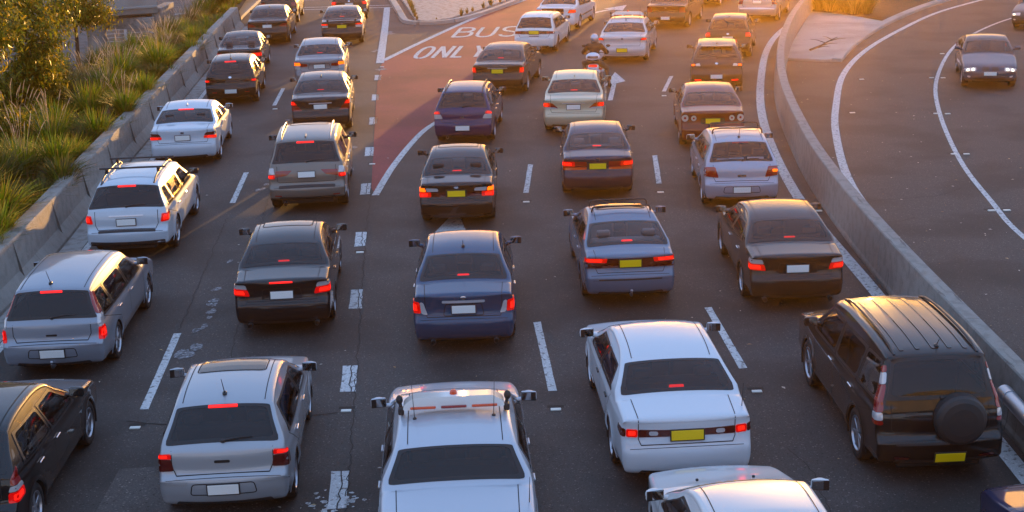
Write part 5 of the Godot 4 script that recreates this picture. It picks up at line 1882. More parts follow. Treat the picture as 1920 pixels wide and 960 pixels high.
func build_markings():
	var road := get_node("road")
	var r := RandomNumberGenerator.new()
	r.seed = 21
	# red bus lane
	var right := smooth([Vector2(-3.14, -32.6), Vector2(-2.92, -35.94), Vector2(-2.45, -39.89), Vector2(-1.90, -42.2), Vector2(-0.9, -46.4), Vector2(0.1, -51.5), Vector2(1.0, -57.0), Vector2(2.2, -63.0), Vector2(3.9, -70.5), Vector2(5.6, -78.0)], 5)
	var left := [Vector2(-3.30, -33.4), Vector2(-3.79, -40.1), Vector2(-4.40, -48.5), Vector2(-4.66, -54.3), Vector2(-3.26, -59.8), Vector2(-1.14, -67.7), Vector2(1.09, -74.0), Vector2(2.4, -78.0)]
	var poly := PackedVector2Array(right)
	var lr := left.duplicate()
	lr.reverse()
	for p in lr:
		poly.append(p)
	mark(road, "red_bus_lane", poly, 0.004, "red_asphalt")
	stripe(road, right.slice(0, 22), 0.17, 0.008)
	stripe(road, [Vector2(-4.70, -53.6), Vector2(-5.05, -59.6), Vector2(-5.40, -65.5), Vector2(-5.84, -72.4)], 0.30, 0.008)
	stripe(road, smooth([Vector2(-4.62, -54.2), Vector2(-3.26, -59.8), Vector2(-1.14, -67.7), Vector2(1.09, -74.0), Vector2(2.4, -78.0)], 4), 0.24, 0.012)
	for l in [[Vector2(-10.2, -72.6), Vector2(-5.3, -72.45)], [Vector2(-10.2, -73.6), Vector2(-5.3, -73.45)], [Vector2(-10.6, -77.2), Vector2(-5.6, -76.9)]]:
		stripe(road, l, 0.16, 0.016)
	# lane dashes, three metres long and nine apart
	for d in [[Vector2(-4.55, -7.3), Vector2(-4.75, -10.5)], [Vector2(-5.47, -19.7), Vector2(-5.71, -23.1)], [Vector2(-6.42, -32.3), Vector2(-6.64, -35.5)], [Vector2(-7.39, -45.2), Vector2(-7.58, -48.5)], [Vector2(-8.05, -57.6), Vector2(-8.22, -60.8)],
			[Vector2(0.54, -19.9), Vector2(0.39, -23.1)], [Vector2(0.37, -32.4), Vector2(0.54, -35.4)],
			[Vector2(3.48, -20.6), Vector2(3.36, -23.6)], [Vector2(3.51, -32.9), Vector2(3.73, -36.0)], [Vector2(5.01, -45.5), Vector2(5.60, -48.5)]]:
		mark(road, "lane_dash", wobbly(d[0], d[1], 0.13, r))
	# short wide dashes beside the bus lane
	for p in [Vector2(-2.30, -16.75), Vector2(-2.56, -20.7), Vector2(-2.83, -24.7), Vector2(-3.13, -28.8), Vector2(-3.43, -33.3), Vector2(-3.71, -37.6), Vector2(-3.98, -42.0), Vector2(-4.25, -46.1), Vector2(-4.50, -50.2)]:
		var d := Vector2(-0.065, -1.0).normalized()
		mark(road, "wide_dash", wobbly(p - d * 0.56, p + d * 0.56, 0.24, r))
		# the crack that splits the paint
		var pts := []
		for k in 9:
			pts.append(p + d * lerpf(-0.56, 0.56, k / 8.0) + Vector2(0.03 + (r.randf() - 0.5) * 0.05, 0))
		stripe(road, pts, 0.016, 0.009, "crack", "crack")
	# paint splashed round the nearest wide dash
	for k in 46:
		var a := r.randf() * TAU
		var d := 0.16 + r.randf() * r.randf() * 0.42
		mark(road, "paint_splash", blob(Vector2(-2.29 + cos(a) * d * 0.75, -16.4 + sin(a) * d * 0.9), 0.012 + r.randf() * 0.03, r), 0.006)
	# edge lines
	stripe(road, shifted(smooth(LEFT_BASE, 6), 0.52), 0.14)
	stripe(road, smooth([Vector2(6.25, 10), Vector2(6.30, -8), Vector2(6.36, -17.5), Vector2(6.40, -23.9), Vector2(6.46, -31.7), Vector2(7.30, -40.6), Vector2(8.82, -49.3), Vector2(10.3, -55.8), Vector2(12.1, -61.3), Vector2(14.6, -67.7)], 6), 0.24)
	stripe(road, smooth([Vector2(7.6, -14), Vector2(7.55, -22), Vector2(7.64, -28.7), Vector2(7.95, -32.9), Vector2(8.84, -38.1), Vector2(9.72, -42.0), Vector2(11.25, -47.7), Vector2(13.3, -53.0), Vector2(16.1, -58.5), Vector2(19.5, -64.2), Vector2(24.6, -70.4)], 6), 0.20)
	stripe(road, smooth([Vector2(10.3, -14), Vector2(10.1, -22), Vector2(10.15, -27.4), Vector2(10.45, -30.2), Vector2(11.05, -34.4), Vector2(12.37, -40.6), Vector2(13.9, -46.1), Vector2(16.4, -52.7), Vector2(18.7, -57.0), Vector2(21.5, -61.0), Vector2(26, -66)], 6), 0.12)
	# arrows
	mark(road, "arrow_head", PackedVector2Array([Vector2(-1.20, -31.0), Vector2(-0.92, -29.0), Vector2(-1.62, -29.05)]))
	stripe(road, [Vector2(-1.26, -29.02), Vector2(-1.22, -25.6)], 0.15, 0.004, "road_paint", "arrow_shaft")
	mark(road, "arrow_head", PackedVector2Array([Vector2(3.78, -49.75), Vector2(3.98, -47.75), Vector2(3.22, -46.9)]))
	stripe(road, [Vector2(3.56, -47.3), Vector2(3.20, -44.2)], 0.15, 0.004, "road_paint", "arrow_shaft")
	stripe(road, smooth([Vector2(3.3, -64.5), Vector2(3.75, -66.5), Vector2(4.4, -67.8), Vector2(5.1, -68.6)], 5), 0.24, 0.004, "road_paint", "arrow_shaft")
	mark(road, "arrow_head", PackedVector2Array([Vector2(5.95, -70.3), Vector2(4.75, -69.0), Vector2(5.55, -68.0)]))
	# lettering on the bus lane
	for l in [["O", -3.30, -54.5, 0.62], ["N", -2.56, -54.5, 0.60], ["L", -1.88, -54.45, 0.50], ["Y", -1.16, -54.4, 0.6]]:
		letter(road, l[0], Vector2(l[1], l[2]), Vector2(l[3], 3.1))
	for l in [["B", -1.88, -60.3, 0.80], ["U", -0.92, -60.2, 0.80], ["S", 0.06, -60.15, 0.78]]:
		letter(road, l[0], Vector2(l[1], l[2]), Vector2(l[3], 3.1))
	# reflective studs
	for p in [Vector2(0.36, -31.5), Vector2(0.56, -19.17), Vector2(-2.47, -19.37), Vector2(-3.05, -27.75), Vector2(3.52, -19.62), Vector2(-5.43, -18.98), Vector2(3.45, -32.02), Vector2(-7.26, -44.49), Vector2(4.93, -44.69), Vector2(-3.50, -36.0), Vector2(-4.55, -52.6),
			Vector2(12.22, -40.39), Vector2(12.52, -40.3), Vector2(11.10, -35.05), Vector2(11.40, -35.0), Vector2(10.20, -29.47), Vector2(10.52, -29.45), Vector2(13.85, -46.48), Vector2(14.2, -46.4), Vector2(15.7, -51.56), Vector2(6.62, -29.9), Vector2(11.6, -46.6), Vector2(9.95, -40.9)]:
		var m := MB.new()
		m.rbox(Vector3(p.x, 0.010, p.y), Vector3(0.15, 0.022, 0.085), 0.008)
		part(road, "road_stud", m.mesh(), mats["stud"])
		stripe(road, [p + Vector2(-0.12, -0.13), p + Vector2(0.12, -0.13)], 0.10, 0.003, "crack", "stud_scar")
	# worn blotches of old paint
	for b in [[-5.36, -22.14, 0.17], [-5.25, -22.35, 0.12], [-5.42, -22.0, 0.12], [-5.37, -23.29, 0.09], [-5.30, -23.4, 0.07], [-5.41, -24.6, 0.10], [-5.45, -24.9, 0.10], [-5.36, -24.3, 0.09], [-5.33, -23.9, 0.06], [-5.51, -25.65, 0.09], [-5.96, -33.6, 0.10], [-5.9, -34.1, 0.10], [-5.6, -27.4, 0.06], [-6.6, -42.5, 0.10], [-4.2, -38.2, 0.12], [-4.0, -35.5, 0.10], [-4.5, -52.0, 0.2], [-5.0, -62.5, 0.3], [-5.2, -57.0, 0.25]]:
		for k in 4:
			mark(road, "paint_scar", blob(Vector2(b[0], b[1]) + Vector2((r.randf() - 0.5) * b[2], (r.randf() - 0.5) * b[2] * 2.2), b[2] * (0.35 + 0.5 * r.randf()), r, 1.7), 0.0035 + 0.0012 * k, "worn_paint")
	# cracks and sealed joints
	crack(road, [Vector2(-5.62, -19.25), Vector2(-5.0, -19.08), Vector2(-4.2, -19.15), Vector2(-3.0, -19.23), Vector2(-2.46, -19.36)], 0.03, r)
	crack(road, [Vector2(-2.1, -15.5), Vector2(-2.35, -19.3), Vector2(-2.62, -23.0), Vector2(-2.9, -27.0), Vector2(-3.2, -31.5), Vector2(-3.3, -33.4)], 0.018, r)
	crack(road, [Vector2(-5.72, -23.3), Vector2(-6.3, -31.0)], 0.016, r)
	crack(road, [Vector2(-4.5, -21.0), Vector2(-5.4, -30.0), Vector2(-6.1, -38.0)], 0.013, r)
	crack(road, [Vector2(7.9, -30.6), Vector2(9.5, -30.9), Vector2(10.3, -31.6)], 0.02, r)
	crack(road, [Vector2(7.6, -28.9), Vector2(8.0, -28.8), Vector2(8.6, -29.2)], 0.02, r)
	crack(road, [Vector2(3.6, -17.6), Vector2(3.75, -16.8), Vector2(3.72, -15.6)], 0.014, r)
	# a patched rectangle of newer tar
	mark(road, "tar_patch", PackedVector2Array([Vector2(-5.3, -17.6), Vector2(-3.1, -17.75), Vector2(-3.05, -13.0), Vector2(-5.2, -13.0)]), 0.002, "asphalt_old")
	# fallen leaves and grit
	var lit := MB.new()
	lit.use_col = true
	for k in 520:
		var p := Vector2(lerpf(-8.5, 14.0, r.randf()), -16.0 - r.randf() * 50.0)
		if r.randf() < 0.35:
			p = Vector2(lerpf(6.95, 13.5, r.randf()), -20.0 - r.randf() * 36.0)
		var s := 0.012 + r.randf() * r.randf() * 0.05
		lit.col = [Color(0.45, 0.33, 0.16), Color(0.5, 0.47, 0.42), Color(0.28, 0.16, 0.07), Color(0.55, 0.5, 0.4)][r.randi() % 4]
		var a := r.randf() * TAU
		var u := Vector3(cos(a), 0, sin(a)) * s
		var w := Vector3(-sin(a), 0, cos(a)) * s * 0.5
		var c := Vector3(p.x, 0.012, p.y)
		var i := lit.add(c - u, Vector3.UP)
		lit.add(c - w + Vector3(0, 0.008, 0), Vector3.UP)
		lit.add(c + u, Vector3.UP)
		lit.add(c + w + Vector3(0, 0.006, 0), Vector3.UP)
		lit.tri(i, i + 1, i + 2)
		lit.tri(i, i + 2, i + 3)
	var lm := mat("litter", Color.WHITE, 0.8)
	lm.vertex_color_use_as_albedo = true
	var lo := part(self, "leaf_litter", lit.mesh(), lm)
	lo.set_meta("kind", "stuff")
	tag(lo, "small dry leaves and grit scattered over the road surface", "litter")

func blob(c: Vector2, s: float, r: RandomNumberGenerator, stretch := 1.0) -> PackedVector2Array:
	var out := PackedVector2Array()
	var n := 9
	for k in n:
		var a := TAU * k / n
		var d := s * (0.6 + r.randf() * 0.7)
		out.append(c + Vector2(cos(a) * d, sin(a) * d * stretch))
	return out

func crack(road: Node, pts: Array, width: float, r: RandomNumberGenerator):
	var out := []
	for i in pts.size() - 1:
		var n := int(pts[i].distance_to(pts[i + 1]) / 0.12) + 1
		for k in n:
			out.append(pts[i].lerp(pts[i + 1], float(k) / n) + Vector2((r.randf() - 0.5) * 0.06, (r.randf() - 0.5) * 0.03))
	stripe(road, out, width * 0.7, 0.0055, "crack", "crack")

# a road letter drawn with a broad brush, base centre at p
func letter(road: Node, ch: String, p: Vector2, size: Vector2):
	var strokes := {
		"O": [[Vector2(0.5, 0), Vector2(0.14, 0.1), Vector2(0, 0.35), Vector2(0, 0.65), Vector2(0.14, 0.9), Vector2(0.5, 1), Vector2(0.86, 0.9), Vector2(1, 0.65), Vector2(1, 0.35), Vector2(0.86, 0.1), Vector2(0.5, 0)]],
		"N": [[Vector2(0, 0), Vector2(0, 1)], [Vector2(0, 1), Vector2(1, 0)], [Vector2(1, 0), Vector2(1, 1)]],
		"L": [[Vector2(0, 1), Vector2(0, 0)], [Vector2(0, 0.035), Vector2(1, 0.035)]],
		"Y": [[Vector2(0, 1), Vector2(0.5, 0.5)], [Vector2(1, 1), Vector2(0.5, 0.5)], [Vector2(0.5, 0.52), Vector2(0.5, 0)]],
		"B": [[Vector2(0, 0), Vector2(0, 1)], [Vector2(0, 0.97), Vector2(0.6, 0.97), Vector2(0.92, 0.85), Vector2(0.92, 0.65), Vector2(0.6, 0.53), Vector2(0, 0.53)], [Vector2(0.6, 0.53), Vector2(1, 0.42), Vector2(1, 0.14), Vector2(0.65, 0.03), Vector2(0, 0.03)]],
		"U": [[Vector2(0, 1), Vector2(0, 0.3), Vector2(0.15, 0.07), Vector2(0.5, 0), Vector2(0.85, 0.07), Vector2(1, 0.3), Vector2(1, 1)]],
		"S": [[Vector2(1, 0.8), Vector2(0.85, 0.95), Vector2(0.5, 1), Vector2(0.12, 0.93), Vector2(0, 0.76), Vector2(0.15, 0.6), Vector2(0.5, 0.51), Vector2(0.88, 0.4), Vector2(1, 0.23), Vector2(0.87, 0.06), Vector2(0.5, 0), Vector2(0.13, 0.06), Vector2(0, 0.2)]],
	}
	var mb := MB.new()
	var lean := 0.10
	var layer := 0
	for s in strokes[ch]:
		var pts := []
		for q in s:
			pts.append(p + Vector2((q.x - 0.5) * (size.x - 0.14) + lean * q.y * size.y, -q.y * size.y))
		# broad across the road and broad along it
		var base := mb.v.size()
		var sm: Array = smooth(pts, 5) if pts.size() > 3 else dense(pts, 0.3)
		mb.ribbon(sm, 0.16, 0.008 + 0.001 * layer)
		layer += 1
		# letters are stretched along the road, so level strokes are thicker
		for i in range(base, mb.v.size(), 2):
			var d := mb.v[i + 1] - mb.v[i]
			var grow := absf(d.z) / 0.16 * 0.10
			mb.v[i].z -= signf(d.z) * grow
			mb.v[i + 1].z += signf(d.z) * grow
	part(road, "road_letter", mb.mesh(), mats["road_paint"])

# ---------------------------------------------------------------- barriers
# a cast concrete barrier section swept along part of a path
func sweep(m: MB, path: Array, prof: Array, caps := true):
	# prof: Vector2(across to the right, height); flat facets
	for k in prof.size() - 1:
		var a: Vector2 = prof[k]
		var b: Vector2 = prof[k + 1]
		var d := (b - a).normalized()
		var base := m.v.size()
		for i in path.size():
			var t: Vector2 = (path[mini(i + 1, path.size() - 1)] - path[maxi(i - 1, 0)]).normalized()
			var rt := Vector2(-t.y, t.x)
			var nn := Vector3(rt.x * d.y, -d.x, rt.y * d.y)
			if nn.dot(Vector3(rt.x * (a.x + b.x) * 0.5, (a.y + b.y) * 0.5 - 0.4, rt.y * (a.x + b.x) * 0.5)) < 0.0 and prof.size() > 3:
				nn = -nn
			for q in [a, b]:
				var w: Vector2 = path[i] + rt * q.x
				m.add(Vector3(w.x, q.y, w.y), nn)
		for i in path.size() - 1:
			var c := base + i * 2
			m.tri(c, c + 1, c + 3)
			m.tri(c, c + 3, c + 2)
	if caps:
		for e in [0, path.size() - 1]:
			var t: Vector2 = (path[1] - path[0]) if e == 0 else (path[e - 1] - path[e])
			t = -t.normalized()
			var fw: Vector2 = t if e != 0 else -t
			var rt := Vector2(-fw.y, fw.x)
			var base := m.v.size()
			for q in prof:
				var w: Vector2 = path[e] + rt * q.x
				m.add(Vector3(w.x, q.y, w.y), Vector3(t.x, 0, t.y))
			for k in range(1, prof.size() - 1):
				m.tri(base, base + k, base + k + 1)

func section(path: Array, d0: float, d1: float) -> Array:
	var out := []
	var n := maxi(2, int(ceil((d1 - d0) / 0.6)))
	for k in n + 1:
		out.append(along(path, lerpf(d0, d1, float(k) / n)))
	return out

func build_barriers():
	# left: panels with a splayed foot, 3.13 m long, joints open by a finger
	var path := smooth(LEFT_BASE, 8)
	var total := length_of(path)
	var o := thing("concrete_barrier", "grey concrete barrier with splayed foot between the planting bed and the road", "barrier")
	# a joint lies at the point (-9.44, -26.3)
	var best := 0.0
	var near := 1e9
	for k in 400:
		var d := total * k / 400.0
		var q: Vector2 = along(path, d)
		if absf(q.y + 26.31) < near:
			near = absf(q.y + 26.31)
			best = d
	var start := fmod(best, 3.13) - 3.13
	var prof := [Vector2(0, -0.2), Vector2(0, 0.07), Vector2(-0.16, 0.30), Vector2(-0.225, 0.87), Vector2(-0.245, 0.90), Vector2(-0.545, 0.90), Vector2(-0.565, 0.88), Vector2(-0.60, -0.2)]
	var st := FastNoiseLite.new()
	var d := start
	while d < total:
		var a := maxf(d + 0.003, 0.0)
		var b := minf(d + 3.127, total)
		if b - a > 0.2:
			var m := MB.new()
			sweep(m, section(path, a, b), prof)
			part(o, "barrier_panel", m.mesh(), mats["barrier_concrete"])
		d += 3.13
	# the curved barrier on the right, plain upright face
	var rpath := smooth(RIGHT_BASE, 8)
	var rtot := length_of(rpath)
	var r := thing("concrete_barrier", "pale curved concrete barrier between the jammed lanes and the ramp", "barrier")
	var rprof := [Vector2(0.0, -0.2), Vector2(0.0, 0.06), Vector2(0.02, 0.12), Vector2(0.075, 0.85), Vector2(0.095, 0.87), Vector2(0.305, 0.87), Vector2(0.325, 0.85), Vector2(0.40, -0.2)]
	var joints := []
	for zz in [-5.5, -10.2, -15.1, -20.0, -24.9, -29.6, -34.4, -39.0, -43.6, -48.2, -52.8, -57.4, -62.0, -66.4]:
		for k in 800:
			var dd := rtot * k / 800.0
			var q: Vector2 = along(rpath, dd)
			if q.y < zz:
				joints.append(dd)
				break
	joints.push_front(0.0)
	joints.append(rtot)
	for k in joints.size() - 1:
		if joints[k + 1] - joints[k] > 0.1:
			var m := MB.new()
			sweep(m, section(rpath, joints[k] + 0.005, joints[k + 1] - 0.005), rprof)
			part(r, "barrier_panel", m.mesh(), mats["barrier_concrete"])
	# galvanised guard tube at the lower right
	var g := thing("guard_tube", "thick galvanised steel guard tube end at the lower right beside the barrier", "guard rail", Vector3(6.48, 0, -14.5))
	var m := MB.new()
	m.tube([Vector3(0.02, 0.60, -3.30), Vector3(0.02, 0.60, -3.26), Vector3(0.02, 0.60, 0.0), Vector3(0.05, 0.60, 6.0)], [0.098, 0.104, 0.104, 0.104], 24)
	part(g, "tube", m.mesh(), mats["galvanised"])
	var c := MB.new()
	c.tube([Vector3(0.02, 0.60, -3.34), Vector3(0.02, 0.60, -3.12)], [0.109, 0.109], 24)
	c.tube([Vector3(0.02, 0.60, -3.12), Vector3(0.02, 0.60, -3.10)], [0.114, 0.114], 24)
	part(g, "end_cap", c.mesh(), mats["galvanised"])
	for z in [-1.4, 1.6, 4.6]:
		var p := MB.new()
		p.tube([Vector3(0.02, 0.0, z), Vector3(0.02, 0.52, z)], [0.05, 0.05], 12)
		part(g, "post", p.mesh(), mats["galvanised"])

# ---------------------------------------------------------------- viaduct and stairs behind the trees
func build_viaduct():
	var o := thing("viaduct", "curved grey concrete viaduct edge on a round pillar behind the planting bed", "viaduct")
	var path := smooth([Vector2(-46, -66), Vector2(-34, -68.5), Vector2(-26, -70.8), Vector2(-21.6, -72.6), Vector2(-20.0, -73.6), Vector2(-18.8, -74.3), Vector2(-17.8, -74.6)], 6)
	var m := MB.new()
	sweep(m, path, [Vector2(-0.1, 2.6), Vector2(0.06, 2.55), Vector2(0.10, 0.25), Vector2(0.14, 0.22), Vector2(0.02, -0.12), Vector2(-0.55, -0.30), Vector2(-4.6, -0.35), Vector2(-4.7, 2.6)])
	part(o, "deck_edge", m.mesh(), mats["concrete_pale"])
	var ledge := MB.new()
	sweep(ledge, path, [Vector2(0.13, 0.14), Vector2(0.17, 0.16), Vector2(0.17, 0.24), Vector2(0.10, 0.27)], false)
	part(o, "drip_ledge", ledge.mesh(), mats["concrete_pale"])
	var beam := MB.new()
	beam.rbox(Vector3(-19.6, -0.62, -75.2), Vector3(3.5, 0.60, 1.2), 0.03, Basis(Vector3.UP, -0.25))
	part(o, "crosshead", beam.mesh(), mats["concrete"])
	for p in [Vector3(-20.95, 0, -74.2), Vector3(-31.0, 0, -73.0)]:
		var c := MB.new()
		c.lathe([Vector2(0.48, -3.3), Vector2(0.48, -0.4)], p, Basis.IDENTITY, 28)
		part(o, "pillar", c.mesh(), mats["concrete_pale"])
	var wall := MB.new()
	wall.rbox(Vector3(-17.9, -1.6, -76.2), Vector3(0.5, 3.4, 3.0), 0.03)
	part(o, "abutment", wall.mesh(), mats["concrete"])
	# stairs under the viaduct
	var s := thing("concrete_stairs", "concrete stairs with a pale side wall under the viaduct", "stairs", Vector3(-21.2, -3.3, -80.5), 0.25)
	for k in 12:
		var t := MB.new()
		t.rbox(Vector3(0.5, 0.09 + 0.18 * k, -0.32 * k), Vector3(3.0, 0.18, 0.34), 0.012)
		part(s, "step", t.mesh(), mats["concrete_pale"])
	var w := MB.new()
	var b := w.v.size()
	for x in [0.0, 0.16]:
		w.quad(Vector3(x, 0.0, 0.4), Vector3(x, 1.1, 0.4), Vector3(x, 3.2, -3.6), Vector3(x, 1.6, -3.6))
	w.quad(Vector3(0, 1.1, 0.4), Vector3(0.16, 1.1, 0.4), Vector3(0.16, 3.2, -3.6), Vector3(0, 3.2, -3.6))
	w.quad(Vector3(0, 0, 0.4), Vector3(0.16, 0, 0.4), Vector3(0.16, 1.1, 0.4), Vector3(0, 1.1, 0.4))
	part(s, "side_wall", w.mesh(), mats["concrete_pale"])
	# banded paving beside the stairs
	for k in 9:
		var t := MB.new()
		t.rbox(Vector3(3.0 + 0.05 * k, 0.35 + 0.16 * k, -0.7 * k + 1.0), Vector3(3.6, 0.5, 0.55), 0.015, Basis(Vector3.UP, 0.2))
		part(s, "terrace_step", t.mesh(), mats["concrete"])
	var mp := thing("marker_post", "short weathered grey post standing in the long grass", "post", Vector3(-14.45, 0.1, -62.4))
	var pm := MB.new()
	pm.rbox(Vector3(0, 0.42, 0), Vector3(0.17, 0.84, 0.14), 0.02)
	part(mp, "post", pm.mesh(), mats["concrete"])
	var cap := MB.new()
	cap.rbox(Vector3(0, 0.86, 0), Vector3(0.20, 0.05, 0.17), 0.015)
	part(mp, "post_cap", cap.mesh(), mats["concrete_pale"])

# ---------------------------------------------------------------- the far right: apron, verge
func build_far_side():
	var apron := MB.new()
	slab(apron, PackedVector2Array([Vector2(9.95, -51.3), Vector2(10.4, -51.0), Vector2(11.3, -50.55), Vector2(11.75, -50.6), Vector2(12.3, -52.4), Vector2(13.1, -54.5), Vector2(14.75, -58.1), Vector2(15.9, -60.6), Vector2(15.2, -62.6), Vector2(14.2, -64.6), Vector2(13.7, -64.7), Vector2(11.6, -57.3)]), -0.1, 0.085)
	setting("apron", apron.mesh(), mats["concrete_pale"])
	var kp := smooth([Vector2(11.80, -50.35), Vector2(12.40, -52.0), Vector2(13.2, -54.1), Vector2(14.85, -57.7), Vector2(16.6, -61.1), Vector2(19.2, -65.4), Vector2(22.6, -70.0), Vector2(28, -76)], 8)
	var kt := length_of(kp)
	var k := 0.0
	var kerb := MB.new()
	var first: MeshInstance3D = null
	var n := int(kt / 1.8)
	for i in n:
		var m := MB.new()
		sweep(m, section(kp, kt * i / n + 0.004, kt * (i + 1) / n - 0.004), [Vector2(0.0, -0.05), Vector2(0.0, 0.10), Vector2(-0.03, 0.13), Vector2(-0.34, 0.135), Vector2(-0.36, -0.05)])
		var p := part(self if first == null else first, "kerb" if first == null else "kerb_stone", m.mesh(), mats["concrete_pale"])
		if first == null:
			first = p
			p.set_meta("kind", "structure")
	var verge := MB.new()
	verge.ground_poly(PackedVector2Array([Vector2(13.6, -64.9), Vector2(15.2, -62.8), Vector2(16.2, -61.2), Vector2(18.8, -65.6), Vector2(22.2, -70.2), Vector2(27.6, -76.2), Vector2(22, -92), Vector2(18, -80)]), 0.10)
	setting("verge", verge.mesh(), mats["soil"])
	# joint lines of the apron
	for l in [[Vector2(11.5, -55.6), Vector2(13.7, -55.9)], [Vector2(12.9, -60.4), Vector2(15.6, -60.1)]]:
		var m := MB.new()
		m.ribbon(l, 0.025, 0.0885)
		part(get_node("apron"), "slab_joint", m.mesh(), mats["crack"])
	# a fallen branch on the apron
	var b := thing("fallen_branch", "bare fallen branch lying on the concrete apron", "branch", Vector3(11.5, 0.085, -53.1), 0.0)
	var stem := MB.new()
	stem.tube([Vector3(-0.3, 0.03, 0.3), Vector3(0.3, 0.05, -0.6), Vector3(0.8, 0.06, -1.6), Vector3(1.4, 0.04, -2.8)], [0.04, 0.032, 0.022, 0.008], 7)
	part(b, "stem", stem.mesh(), mats["bark"])
	for q in [[Vector3(0.3, 0.05, -0.6), Vector3(0.95, 0.10, -0.7)], [Vector3(0.6, 0.05, -1.2), Vector3(0.15, 0.12, -1.9)], [Vector3(0.8, 0.06, -1.6), Vector3(1.5, 0.12, -1.8)], [Vector3(0.1, 0.04, -0.2), Vector3(0.5, 0.08, 0.1)], [Vector3(1.0, 0.06, -2.0), Vector3(0.8, 0.1, -2.7)]]:
		var t := MB.new()
		t.tube([q[0], q[0].lerp(q[1], 0.5) + Vector3(0, 0.03, 0), q[1]], [0.018, 0.012, 0.004], 6)
		part(b, "twig", t.mesh(), mats["bark"])
	# weathered boards of a low fence above the ramp verge
	var fe := thing("timber_fence", "low weathered board fence in the sun glow above the ramp verge", "fence", Vector3(17.6, 0.1, -70.5), -0.62)
	for i in 14:
		var m := MB.new()
		m.rbox(Vector3(-2.8 + 0.44 * i, 0.55, 0), Vector3(0.40, 1.1, 0.03), 0.006)
		part(fe, "board", m.mesh(), mat("fence_board", lin(0.24, 0.18, 0.13), 0.85))
	for y in [0.25, 0.85]:
		var m := MB.new()
		m.rbox(Vector3(0.06, y, -0.035), Vector3(6.2, 0.09, 0.04), 0.008)
		part(fe, "rail", m.mesh(), mat("fence_board", lin(0.24, 0.18, 0.13), 0.85))

func build_island():
	var outer := PackedVector2Array([Vector2(-6.05, -78.5), Vector2(-5.72, -76), Vector2(-5.05, -71), Vector2(-4.45, -66.5), Vector2(-4.1, -65.5), Vector2(-3.5, -65.1), Vector2(-2.9, -65.3), Vector2(-2.3, -65.95), Vector2(-1.15, -68.3), Vector2(0.54, -73.4), Vector2(2.0, -78.5)])
	var inner := Geometry2D.offset_polygon(outer, -0.33)[0]
	var sl := MB.new()
	slab(sl, inner, 0.0, 0.12, 0.005)
	setting("traffic_island", sl.mesh(), mats["concrete"])
	var isl := get_node("traffic_island")
	# kerb stones round it
	var line2 := []
	for p in outer:
		line2.append(p)
	line2 = smooth(line2, 5)
	var tot := length_of(line2)
	var n := int(tot / 1.5)
	for i in n:
		var m := MB.new()
		sweep(m, section(line2, tot * i / n + 0.004, tot * (i + 1) / n - 0.004), [Vector2(0.0, -0.02), Vector2(0.0, 0.12), Vector2(0.03, 0.15), Vector2(0.30, 0.15), Vector2(0.32, -0.02)])
		part(isl, "kerb_stone", m.mesh(), mats["concrete_pale"])

# ---------------------------------------------------------------- grasses and trees
func tussock_mesh(r: RandomNumberGenerator, blades: int, h: float, spread: float, hues: Array) -> Mesh:
	var m := MB.new()
	m.use_col = true
	for k in blades:
		var a := r.randf() * TAU
		var lean := pow(r.randf(), 0.7)
		var root := Vector3(cos(a), 0, sin(a)) * spread * 0.22 * r.randf()
		var len := h * (0.55 + 0.5 * r.randf())
		var out := Vector3(cos(a), 0, sin(a)).rotated(Vector3.UP, (r.randf() - 0.5) * 0.9)
		var reach := spread * lean * (0.7 + 0.4 * r.randf())
		var w := 0.008 + 0.010 * r.randf()
		var side := out.cross(Vector3.UP) * w
		var c: Color = hues[r.randi() % hues.size()]
		var j := 0.75 + 0.5 * r.randf()
		m.col = Color(c.r * j, c.g * j, c.b * j)
		var prev := -1
		for s in 4:
			var u := s / 3.0
			var droop := lean * lean * 0.45
			var p := root + out * reach * u * (0.35 + 0.65 * u) + Vector3.UP * len * (u - droop * u * u * u)
			var taper := 1.0 - 0.85 * u * u
			var nn := (Vector3.UP * 0.5 - out * 0.8).normalized()
			var i := m.add(p - side * taper, nn)
			m.add(p + side * taper, nn)
			if s > 0:
				m.tri(prev, prev + 1, i + 1)
				m.tri(prev, i + 1, i)
			prev = i
	return m.mesh()

func plume_mesh(r: RandomNumberGenerator, count: int, h: float, spread: float) -> Mesh:
	var m := MB.new()
	for k in count:
		var a := r.randf() * TAU
		var out := Vector3(cos(a), 0, sin(a))
		var lean := r.randf()
		var top := out * spread * 0.75 * lean + Vector3.UP * h * (1.05 + 0.25 * r.randf() - 0.2 * lean)
		var d := (top - out * spread * 0.2 * lean).normalized()
		m.tube([out * 0.05, top * 0.55 + Vector3.UP * 0.08, top], [0.003, 0.003, 0.003], 3, false)
		var l := 0.16 + 0.08 * r.randf()
		m.tube([top, top + d * l * 0.3 + out * 0.01, top + d * l * 0.75 + out * 0.035, top + d * l + out * 0.06], [0.002, 0.008, 0.006, 0.001], 5, false)
	return m.mesh()

func bed_point(z: float, o: float) -> Vector3:
	var path := LEFT_BASE + [Vector2(-12.6, -72), Vector2(-13.2, -80), Vector2(-14.0, -92)]
	for i in path.size() - 1:
		var a: Vector2 = path[i]
		var b: Vector2 = path[i + 1]
		if z <= a.y and z >= b.y:
			var p := a.lerp(b, (z - a.y) / (b.y - a.y))
			var t := (b - a).normalized()
			var q := p + Vector2(t.y, -t.x) * o
			return Vector3(q.x, bed_height(o, q) - 0.03, q.y)
	return Vector3(-10, 0, z)

